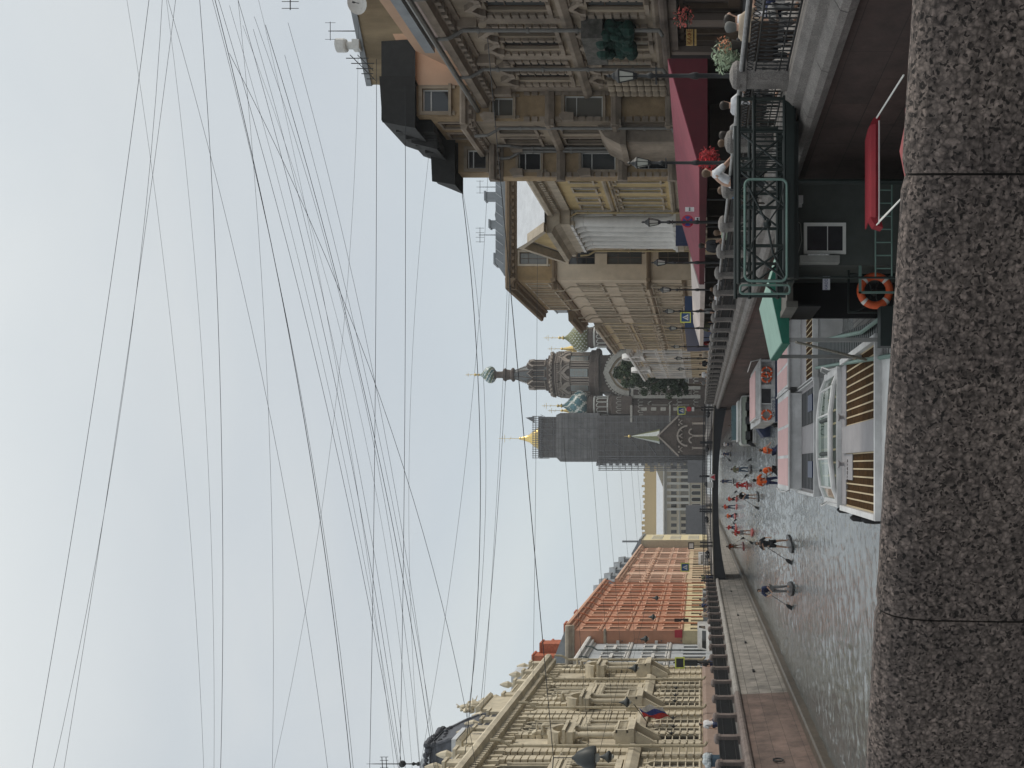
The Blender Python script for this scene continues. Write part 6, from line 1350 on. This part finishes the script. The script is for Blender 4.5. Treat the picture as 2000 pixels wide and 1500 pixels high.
for u,Y,pose,tp,bt,hr,rz,lab in CAFE:
    x=(u-U0)*Y/FPX; person(lab,(x,Y,ZQ),rz,pose,tp,bt,hair=hr,group='people on the right bank')
    if pose=='sit':
        q=MB(); 
        for a in (-.2,.2):
            for c in (-.2,.2): q.box(a-.015,a+.015,c-.015,c+.015,0,.42)
        q.box(-.22,.22,-.22,.22,.40,.43); q.box(-.22,.22,.19,.22,.43,.85); me=q.mesh('cafe_chair',mat('dark_wood',(.03,.02,.015)))
        o=inst('cafe_chair',me,None,(x,Y+.02,ZQ),rz); tag(o,'dark cafe chair under the '+lab[:lab.find('person')+6].replace('seated ','')+' '+' '.join(lab.split()[lab.split().index('person')+1:])[:44].rsplit(' ',1)[0],'chair','dark chairs on the terrace')
for u,Y,tp,lab in ((330,98,'grey','walking person in grey beside the left end of the footbridge'),(318,92,'navy','walking person in navy on the left quay near the bridge'),(300,84,'beige','walking person in beige on the left quay by the white van'),(205,62,'black','walking person in black in front of the grey house'),(372,97,'olive','walking person in olive at the left footbridge corner'),(86,49,'white','walking person in white top with a pale bag on the left quay')):
    person(lab,((u-U0)*Y/FPX-.0,Y,ZQ),1.0,'walk',tp,'navy',group='people on the left quay')
# roof and facade statues of the bank
K['stone']=ste
for i,(s,z_,po,l_) in enumerate(((73.3,21.7,'kneel','stone figure kneeling at the far end of the bank attic group'),(72.3,21.7,'photo','stone figure standing with raised arm on the bank attic'),(71.3,21.7,'sit','stone figure seated at the near end of the bank attic group'))):
    person(l_,(-18.9,s,z_),1.3,po,'stone','stone',mats_all=ste,name='statue',cat='statue',sc=1.15)
for s,l_ in ((71.5,'statue in front of the niche under the middle curved pediment'),(62.6,'statue leaning under the nearer curved pediment'),(83.1,'statue under the farthest curved pediment')):
    person('pale stone '+l_,(-18.1,s,14.65),1.57,'sit','stone','stone',mats_all=ste,name='statue',cat='statue',sc=1.3)
# ================================================================ PLANTS
leafd=mat('leaf_dark',(.022,.042,.02),.7,.35,1.2); leafl=mat('leaf_light',(.04,.07,.03),.7,.3,1.5); bark=mat('bark',(.07,.055,.04),.9,.2,8,.5,20); leafp=mat('leaf_pale',(.26,.33,.22),.6,.3,8)
def tree(label,x,y,z,h,r,n,seed,ls=.5):
    random.seed(seed); t=thing('tree',label,'tree',(x,y,z)); b=MB(); b.cyl((x,y,z),(x+.2,y,z+h*.45),.28,.2,8); tips=[]
    for i in range(9):
        a=2*pi*i/9+random.random(); p0=Vector((x+.2,y,z+h*(.3+.02*i))); p1=p0+Vector((cos(a)*r*.5,sin(a)*r*.5,h*.2)); p2=p1+Vector((cos(a+.3)*r*.35,sin(a+.3)*r*.35,h*random.uniform(.08,.25)))
        b.cyl(tuple(p0),tuple(p1),.12,.07,6); b.cyl(tuple(p1),tuple(p2),.07,.03,5); tips+=[p1,p2]
    b.build('trunk',bark,t); b=MB()
    for k in range(46):
        a=random.random()*6.28; u=random.random()**.5; zz=random.uniform(-.5,.5); cc=Vector((x+cos(a)*r*u*(1-abs(zz)*.8),y+sin(a)*r*u*(1-abs(zz)*.8),z+h*(.66+zz*.62))); rr=r*random.uniform(.16,.34); m=random.random()<.45
        for i in range(n//46):
            d_=Vector((random.gauss(0,1),random.gauss(0,1),random.gauss(0,.8))).normalized()*rr*random.uniform(.5,1.05); c=cc+d_; s=ls*random.uniform(.5,1); e1=Vector((random.gauss(0,1),random.gauss(0,1),random.gauss(0,1))).normalized(); e2=e1.cross(Vector((random.gauss(0,1),random.gauss(0,1),random.gauss(0,1)))).normalized()
            b.add([tuple(c-e1*s*.5),tuple(c+e2*s*.28),tuple(c+e1*s*.5),tuple(c-e2*s*.28)],[(0,1,2,3)],int(m))
    b.build('crown',[leafd,leafl],t); return t
tree('tallest dark green tree rising over the sand coloured house roof beside the church',18.6,190,ZQ,19.5,3.6,9500,1,.6)
tree('lower dark green tree between the sand coloured house corner and the church',17.0,194,ZQ,12.5,2.6,6500,2,.55)
def bush(name,label,c,r,m,seed,n=260,pot=True,flower=None):
    random.seed(seed); t=thing(name,label,'plant',(c[0],c[1],c[2]-r)); b=MB()
    for i in range(n):
        d_=Vector((random.gauss(0,1),random.gauss(0,1),random.gauss(0,1))).normalized()*r*random.uniform(.3,1); p=Vector(c)+d_; s=r*.32; e1=Vector((random.gauss(0,1),random.gauss(0,1),random.gauss(0,1))).normalized(); e2=e1.orthogonal().normalized()
        b.add([tuple(p-e1*s*.6),tuple(p+e2*s*.2),tuple(p+e1*s*.6),tuple(p-e2*s*.2)],[(0,1,2,3)],1 if flower and random.random()<.45 else 0)
    b.build('foliage',[m,flower or m],t)
    if pot: q=MB(); q.lathe((c[0],c[1],c[2]-r*1.9),[(r*.4,0),(r*.6,r*.9),(r*.62,r*1.0)],10); q.build('pot',mat('pot_dark',(.04,.035,.03),.8,.1),t)
bush('potted_plant','pale variegated leafy plant on the terrace behind the railing nearest the viewer',tuple(PX(1388,1418,16.2)),.28,leafp,5,420)
bush('flower_basket','hanging basket with red flowers by the corner house shopfront',tuple(PX(1468,1334,36)),.42,leafd,6,260,False,mat('flower_red',(.6,.12,.10),.7,.2,20))
bush('potted_plant','small plant with orange and white blooms beside the pale leafy one',tuple(PX(1412,1413,16.0)),.16,leafd,8,200,True,mat('flower_orange',(.7,.28,.15),.7,.2,20))
o=MB(); random.seed(9)
for i in range(60):
    p=FR(19).p(random.uniform(39,41.3),random.uniform(7.6,8.9),random.uniform(.2,.9)); o.ball(p,random.uniform(.18,.34),5)
tag(o.build('green_net',mat('green_netting',(.006,.035,.026),.8,.35,5,.5,14),None),'bundle of dark green netting hanging under the balcony of the brown corner house','netting')
bush('red_flowers','cluster of bright red flowers at the corner of the red awning by the lamp post',tuple(PX(1190,1384,23.2)),.3,mat('leaf_red_shade',(.22,.01,.015),.8,.3,6),4,420,False,mat('red_drapery',(.45,.01,.02),.8,.25,6))
# ================================================================ SIGNS
sb=mat('sign_blue_plate',(.02,.07,.2),.4,.05); sy=mat('sign_yellow_frame',(.62,.66,.12),.5,.05); sw=mat('sign_white_plate',(.6,.6,.6),.5,.05); sr=mat('sign_red_plate',(.45,.03,.05),.5,.05)
def crossing(label,u,v,Y,size,zb=ZQ,extra=False):
    c=PX(u,v,Y); t=thing('crossing_sign',label,'road sign',(c[0],Y,zb)); h=size/2
    b=MB(); b.cyl((c[0]+h*.9,Y+.08,zb),(c[0]+h*.9,Y+.08,c[2]+h),.035,.035,8); b.build('post',iron,t)
    b=MB(); b.box(c[0]-h*1.25,c[0]+h*1.25,Y+.01,Y+.03,c[2]-h*1.25,c[2]+h*1.25,1); b.box(c[0]-h,c[0]+h,Y-.01,Y+.01,c[2]-h,c[2]+h); 
    b.extr(FF(Y-.012),[(c[0]-h*.75,c[2]-h*.65),(c[0]+h*.75,c[2]-h*.65),(c[0],c[2]+h*.75)],0,.006,2); b.build('plate',[sb,sy,sw],t)
    b=MB(); F=FF(Y-.02); x,z_=c[0],c[2]; b.fb(F,x-h*.06,x+h*.1,z_-h*.1,z_+h*.22,0,.005); b.extr(F,[(x-h*.05,z_-h*.1),(x+h*.1,z_-h*.1),(x+h*.32,z_-h*.55),(x+h*.2,z_-h*.55)],0,.005); b.extr(F,[(x-h*.05,z_-h*.1),(x+h*.08,z_-h*.1),(x-h*.18,z_-h*.55),(x-h*.3,z_-h*.55)],0,.005); b.ball((x+h*.02,Y-.024,z_+h*.3),h*.08,5); b.build('pictogram',iron,t)
    if extra: b=MB(); b.cyl((c[0]+h*.5,Y-.01,c[2]-h*2.4),(c[0]+h*.5,Y+.02,c[2]-h*2.4),h*.8,h*.8,16); b.box(c[0]-h*.2,c[0]+h*1.1,Y-.01,Y+.01,c[2]-h*4.1,c[2]-h*3.3,1); b.build('lower_plate',[sr,sw],t)
crossing('pedestrian crossing sign with yellow frame in front of the white awning',880,1339,55,.5)
crossing('pedestrian crossing sign with yellow frame and round plate at the right end of the footbridge',698,1331,92,.62,extra=True)
crossing('pedestrian crossing sign with yellow frame at the left end of the footbridge',392,1338,99,.75)
t=thing('parking_signs','round blue and red no-stopping sign with two white arrow plates on the third lamp post','road sign',(7.6,28,ZQ))
c=PX(1068,1343,27.9); b=MB(); b.cyl((c[0],27.9,c[2]),(c[0],27.93,c[2]),.19,.19,20,1); b.cyl((c[0],27.885,c[2]),(c[0],27.9,c[2]),.15,.15,20,0)
for a in (pi/4,3*pi/4): q=Fr((c[0],27.88),(1,0),(0,-1)); d1=.15; b.extr(q,[(d1*cos(a)-.02*sin(a),c[2]+d1*sin(a)+.02*cos(a)),(d1*cos(a)+.02*sin(a),c[2]+d1*sin(a)-.02*cos(a)),(-d1*cos(a)+.02*sin(a),c[2]-d1*sin(a)-.02*cos(a)),(-d1*cos(a)-.02*sin(a),c[2]-d1*sin(a)+.02*cos(a))],0,.005,1)
b.build('round_plate',[mat('sign_deep_blue',(.04,.05,.25),.4,.05),sr],t)
for (u,v,w_,h_) in ((1091,1347,.13,.27),(1069,1362,.2,.14)):
    c=PX(u,v,27.9); b=MB(); b.box(c[0]-w_/2,c[0]+w_/2,27.88,27.9,c[2]-h_/2,c[2]+h_/2); b.box(c[0]-w_*.3,c[0]+w_*.3,27.872,27.88,c[2]-.012,c[2]+.012,1); b.extr(FF(27.872),[(c[0]-w_*.42,c[2]),(c[0]-w_*.2,c[2]+.04),(c[0]-w_*.2,c[2]-.04)],0,.006,1); b.extr(FF(27.872),[(c[0]+w_*.42,c[2]),(c[0]+w_*.2,c[2]+.04),(c[0]+w_*.2,c[2]-.04)],0,.006,1); b.build('arrow_plate',[sw,iron],t)
for (u,v,l_,tri) in ((568,1391,'small white plate with a red triangle hanging on the footbridge railing',1),(553,1387,'plain white plate hanging on the footbridge railing next to the triangle one',0)):
    c=PX(u,v,93.9); b=MB(); b.box(c[0]-.3,c[0]+.3,93.85,93.92,c[2]-.3,c[2]+.28)
    if tri: b.extr(FF(93.84),[(c[0]-.22,c[2]-.2),(c[0]+.22,c[2]-.2),(c[0],c[2]+.2)],0,.01,1); b.fb(FF(93.84),c[0]-.28,c[0]+.28,c[2]-.28,c[2]-.22,0,.01,1)
    tag(b.build('bridge_sign',[sw,sr]),l_,'sign')
t=thing('traffic_light','dark traffic light with yellow-framed sign on the left quay before the grey house','traffic light',(-11.8,57,ZQ)); c=PX(206,1334,57)
b=MB(); b.cyl((c[0],57,ZQ),(c[0],57,c[2]+.6),.05,.05,8); b.build('post',iron,t); b=MB(); b.box(c[0]-.17,c[0]+.17,56.8,57.0,c[2]-.9,c[2]-.1); b.build('signal_head',iron,t); b=MB(); b.box(c[0]-.35,c[0]+.35,56.9,56.94,c[2]-.1,c[2]+.5,1); b.box(c[0]-.27,c[0]+.27,56.88,56.9,c[2]-.02,c[2]+.42); b.build('plate',[iron,sy],t)
sgx=PX(480,1352,190); b=MB(); b.box(sgx[0]-.0,sgx[0]+.01,190,190.01,0,0.01)
for (u,v,Y,w_,h_,m,l_,nm) in ((434,1350,185,1.4,1.2,iron,'dark-edged white notice board far down the left quay','notice_board'),(262,1325,98.3,.8,.8,sr,'small dark red square sign on the orange house base','wall_sign'),(283,1331,104,1.0,1.6,iron,'black square hanging sign on the yellow ground floor of the orange house','wall_sign'),(1040,1335,41,.9,.7,navy,'dark blue wall sign beside the cream house entrance','wall_sign')):
    c=PX(u,v,Y); b=MB(); b.box(c[0]-w_/2,c[0]+w_/2,Y,Y+.12,c[2]-h_/2,c[2]+h_/2); b.box(c[0]-w_*.35,c[0]+w_*.35,Y-.01,Y,c[2]-h_*.35,c[2]+h_*.35,1); o=tag(b.build(nm,[m,sw if nm=='notice_board' else m]),l_,'sign')
    if nm=='notice_board': q=MB(); q.cyl((c[0],Y+.1,ZQ),(c[0],Y+.1,c[2]),.06,.06,6); q.build('post',iron,o)
b=MB()
# ================================================================ VEHICLES, BIN, FLAG
def van(label,x,y,body,h=2.0,l=4.6,cat='van',nm='parked_van'):
    t=thing(nm,label,cat,(x,y,ZQ-.13)); z=ZQ-.13
    b=MB(); F=Fr((x,y),(0,1),(1,0)); hw=.9
    prof=[(0,z+.3),(l,z+.3),(l,z+h*.9),(l-.2,z+h),(1.2,z+h),(.45,z+h*.62),(0,z+h*.5)] if cat=='van' else [(0,z+.3),(l,z+.3),(l,z+.85),(l-.5,z+.95),(l-1.1,z+h),(1.7,z+h),(1.0,z+.92),(0,z+.8)]
    b.extr(F,prof,-hw,hw); b.build('body',body,t,False)
    g=MB(); g.extr(F,[(p[0],p[1]) for p in ([(.7,z+h*.66),(1.3,z+h*.94),(2.2,z+h*.94),(2.2,z+h*.66)] if cat=='van' else [(1.15,z+.95),(1.75,z+h-.06),(l-1.15,z+h-.06),(l-.7,z+.96)])],hw,hw+.012); g.extr(F,[(p[0],p[1]) for p in ([(.7,z+h*.66),(1.3,z+h*.94),(2.2,z+h*.94),(2.2,z+h*.66)] if cat=='van' else [(1.15,z+.95),(1.75,z+h-.06),(l-1.15,z+h-.06),(l-.7,z+.96)])],-hw-.012,-hw)
    a=(.47,z+h*.63,1.18,z+h*.97) if cat=='van' else (1.02,z+.94,1.68,z+h-.03)
    g.add([(x-.78,y+a[0]-.02,a[1]),(x+.78,y+a[0]-.02,a[1]),(x+.7,y+a[2]-.02,a[3]),(x-.7,y+a[2]-.02,a[3])],[(0,1,2,3)]); g.build('window',GLASS,t)
    for sx_ in (-1,1):
        for yy in (.85,l-.85): q=MB(); q.cyl((x+sx_*.72,y+yy,z+.31),(x+sx_*.93,y+yy,z+.31),.31,.31,16); o=q.build('wheel',mat('tyre',(.015,.015,.015),.8,.1),t); q=MB(); q.cyl((x+sx_*.93,y+yy,z+.31),(x+sx_*.945,y+yy,z+.31),.18,.18,12); q.build('rim',mat('rim_silver',(.4,.4,.42),.35,.05,metal=.6),o)
        q=MB(); q.box(x+sx_*.62-.14,x+sx_*.62+.14,y-.02,y+.03,z+.62,z+.78); q.build('headlight',mat('headlight_glass',(.6,.6,.6),.15,.02),t)
    return t
van('white delivery van parked on the left quay in front of the grey house',-15.0,79,bw)
van('dark parked car on the left quay behind the white van',-15.2,90,mat('car_black',(.02,.02,.025),.25,.05),1.45,4.4,'car','parked_car')
van('silver parked car on the left quay in front of the orange house',-15.2,104,mat('car_silver',(.35,.36,.38),.25,.05),1.45,4.4,'car','parked_car')
van('pale van parked at the far end of the left quay by the terracotta house',-15.3,150,bw)
t=thing('litter_bin','dark blue litter bin stuffed with a pale plastic bag on the left quay','bin',(-12.4,38.7,ZQ)); x,y=(14-U0)*39/FPX,39
b=MB(); b.lathe((x,y,ZQ),[(.26,0),(.26,.1),(.24,.15),(.25,1.15),(.28,1.2)],14); b.build('barrel',mat('bin_blue',(.03,.06,.09),.6,.1),t)
b=MB(); random.seed(2); 
for i in range(10): b.ball((x+random.uniform(-.18,.18),y+random.uniform(-.15,.15),ZQ+1.22+random.uniform(0,.22)),random.uniform(.12,.2),6)
b.build('plastic_bag',mat('pale_plastic',(.42,.46,.48),.4,.1,6),t)
t=thing('flag','drooping white, blue and red striped flag on the bank facade','flag',(-18.5,67,8)); 
b=MB(); p0=Vector((-18.9,67.6,8.4)); p1=Vector((-17.4,66.6,7.3)); b.cyl(tuple(p0),tuple(p0+Vector((1.7,-1,1.0))),.03,.03,6); b.build('flagpole',iron,t); p0=p0+Vector((.5,-.3,.3)); 
b=MB(); n=10
for k,m in ((0,2),(1,1),(2,0)):
    for i in range(n):
        f=lambda j,q: tuple(p0+Vector((.32*q+.12*sin(j*.9+q),-.15*q+.1*cos(j*1.3),.18*q-.19*j)))
        b.quad(f(i,k),f(i,k+1),f(i+1,k+1),f(i+1,k),m)
b.build('cloth',[K['white'],mat('flag_blue',(.03,.05,.25),.8,.05),mat('flag_red',(.5,.04,.04),.8,.05)],t)
# ================================================================ HANGING LAMPS
def hang(label,x,y,z,s=1,big=False):
    t=thing('hanging_lamp',label,'street lamp',(x,y,z),'lamps hung over the left quay'); b=MB()
    if big: b.lathe((x,y,z),[(.30*s,0),(.31*s,.05*s),(.27*s,.25*s),(.16*s,.48*s),(.06*s,.56*s),(.03*s,.62*s)],18)
    else: b.lathe((x,y,z),[(.16*s,0),(.3*s,.12*s),(.3*s,.18*s),(.14*s,.34*s),(.08*s,.5*s),(.03*s,.66*s)],12)
    b.build('hood',mat('lamp_hood',(.03,.035,.035),.5,.15),t,True)
    b=MB(); b.lathe((x,y,z-.12*s),[(.04*s,0),(.12*s,.05*s),(.13*s,.13*s)],10); b.build('lens',lampglass,t,True)
    b=MB(); b.cyl((x,y,z+.6*s),(x,y,z+1.1*s),.012,.012,4); b.cyl((-19,y,z+2.2*s),(x,y,z+1.1*s),.012,.012,4); b.cyl((x,y,z+1.1*s),(min(x+16,19),y,z+2.4),.009,.009,4); b.build('suspension_cable',iron,t)
    return t
for i,(yi,v) in enumerate(((1478,1183),(1372,1220),(1305,1237),(1248,1258),(1205,1273),(1168,1280))):
    x=-14.5; Y=FPX*(-x)/(U0-(1500-yi)); hang('small dark lamp hung on wires over the left quay, %s from the viewer'%ord_[i],x,Y,ZC-(v-V0)*Y/FPX-.3,1.0)
hang('large dark bell-shaped lamp hood hanging close to the viewer before the bank facade',(20-U0)*20.5/FPX,20.5,ZC-(1163-V0)*20.5/FPX,.85,True)
# ================================================================ OVERHEAD CABLES (V at the right bank edge, middle, left bank edge of the view)
cabm=mat('cable_black',(.035,.04,.045),.7,.1)
WR=[(291,187,63,1),(317,243,105,.8),(343,241,125,.8),(325,398,418,.6),(328,515,640,.8),(390,430,431,1.1),(392,733,930,1.1),(248,346,398,.6),(420,582,685,1.5),(415,584,690,.9),(427,628,778,1),(465,522,532,.7),(465,655,785,1),(478,668,792,.8),(485,705,820,.8),(503,708,848,1.3),(525,718,856,.8),(550,733,850,.8),(445,640,780,.7),(735,733,722,1.2),(790,791,781,1.2),(880,803,821,.6),(840,934,905,1.6),(820,945,896,.8),(1000,987,925,1),(1010,982,935,.7),(1050,1048,1038,.8),(700,660,535,.6),(960,925,820,.7),(505,663,770,.6),(455,690,805,.6)]
WR=[w_ for w_ in WR]
WR.sort(key=lambda a:a[2])
def nth(i): return ['first','second','third','fourth','fifth','sixth','seventh','eighth','ninth','tenth','eleventh','twelfth','thirteenth','fourteenth','fifteenth','sixteenth','seventeenth','eighteenth','nineteenth','twentieth'][i] if i<20 else 'twenty-'+['first','second','third','fourth','fifth','sixth','seventh','eighth','ninth','tenth','eleventh'][i-20] if i<29 else ['thirtieth','thirty-first','thirty-second','thirty-third'][i-29]
for i,(va,vb,vc,th) in enumerate(WR):
    Y=26500/(V0-vb)*(.93+.14*((i*37)%10)/10); t0=(1500-(U0+19*FPX/Y))/1500; t1=(1500-(U0-19*FPX/Y))/1500; t0=max(t0,-.25); t1=min(t1,1.6)
    A_c=2*(va+vc-2*vb); B_c=vc-va-A_c; pts=[]
    for k in range(25):
        t=t0+(t1-t0)*k/24; v=va+B_c*t+A_c*t*t; p=PX(1500-1500*t,v,Y); pts.append(tuple(p))
    b=MB(); b.tube(pts,0.0075*th*Y/30,5); tag(b.build('overhead_cable',cabm),'%s overhead cable counted down from the zenith along the left frame edge'%nth(i),'cable','cables strung over the canal')

# ================================================================ AIR
hz=MB(); hz.box(-902,902,-202,3002,-2.3,96); hm=bpy.data.materials.new('thin_haze'); hm.use_nodes=True; n=hm.node_tree.nodes; n.remove(n['Principled BSDF'])
pv=n.new('ShaderNodeVolumePrincipled'); pv.inputs['Color'].default_value=(.86,.88,.9,1); pv.inputs['Density'].default_value=.0003; hm.node_tree.links.new(pv.outputs[0],n['Material Output'].inputs['Volume'])
tag(hz.build('haze',hm),kind='stuff')
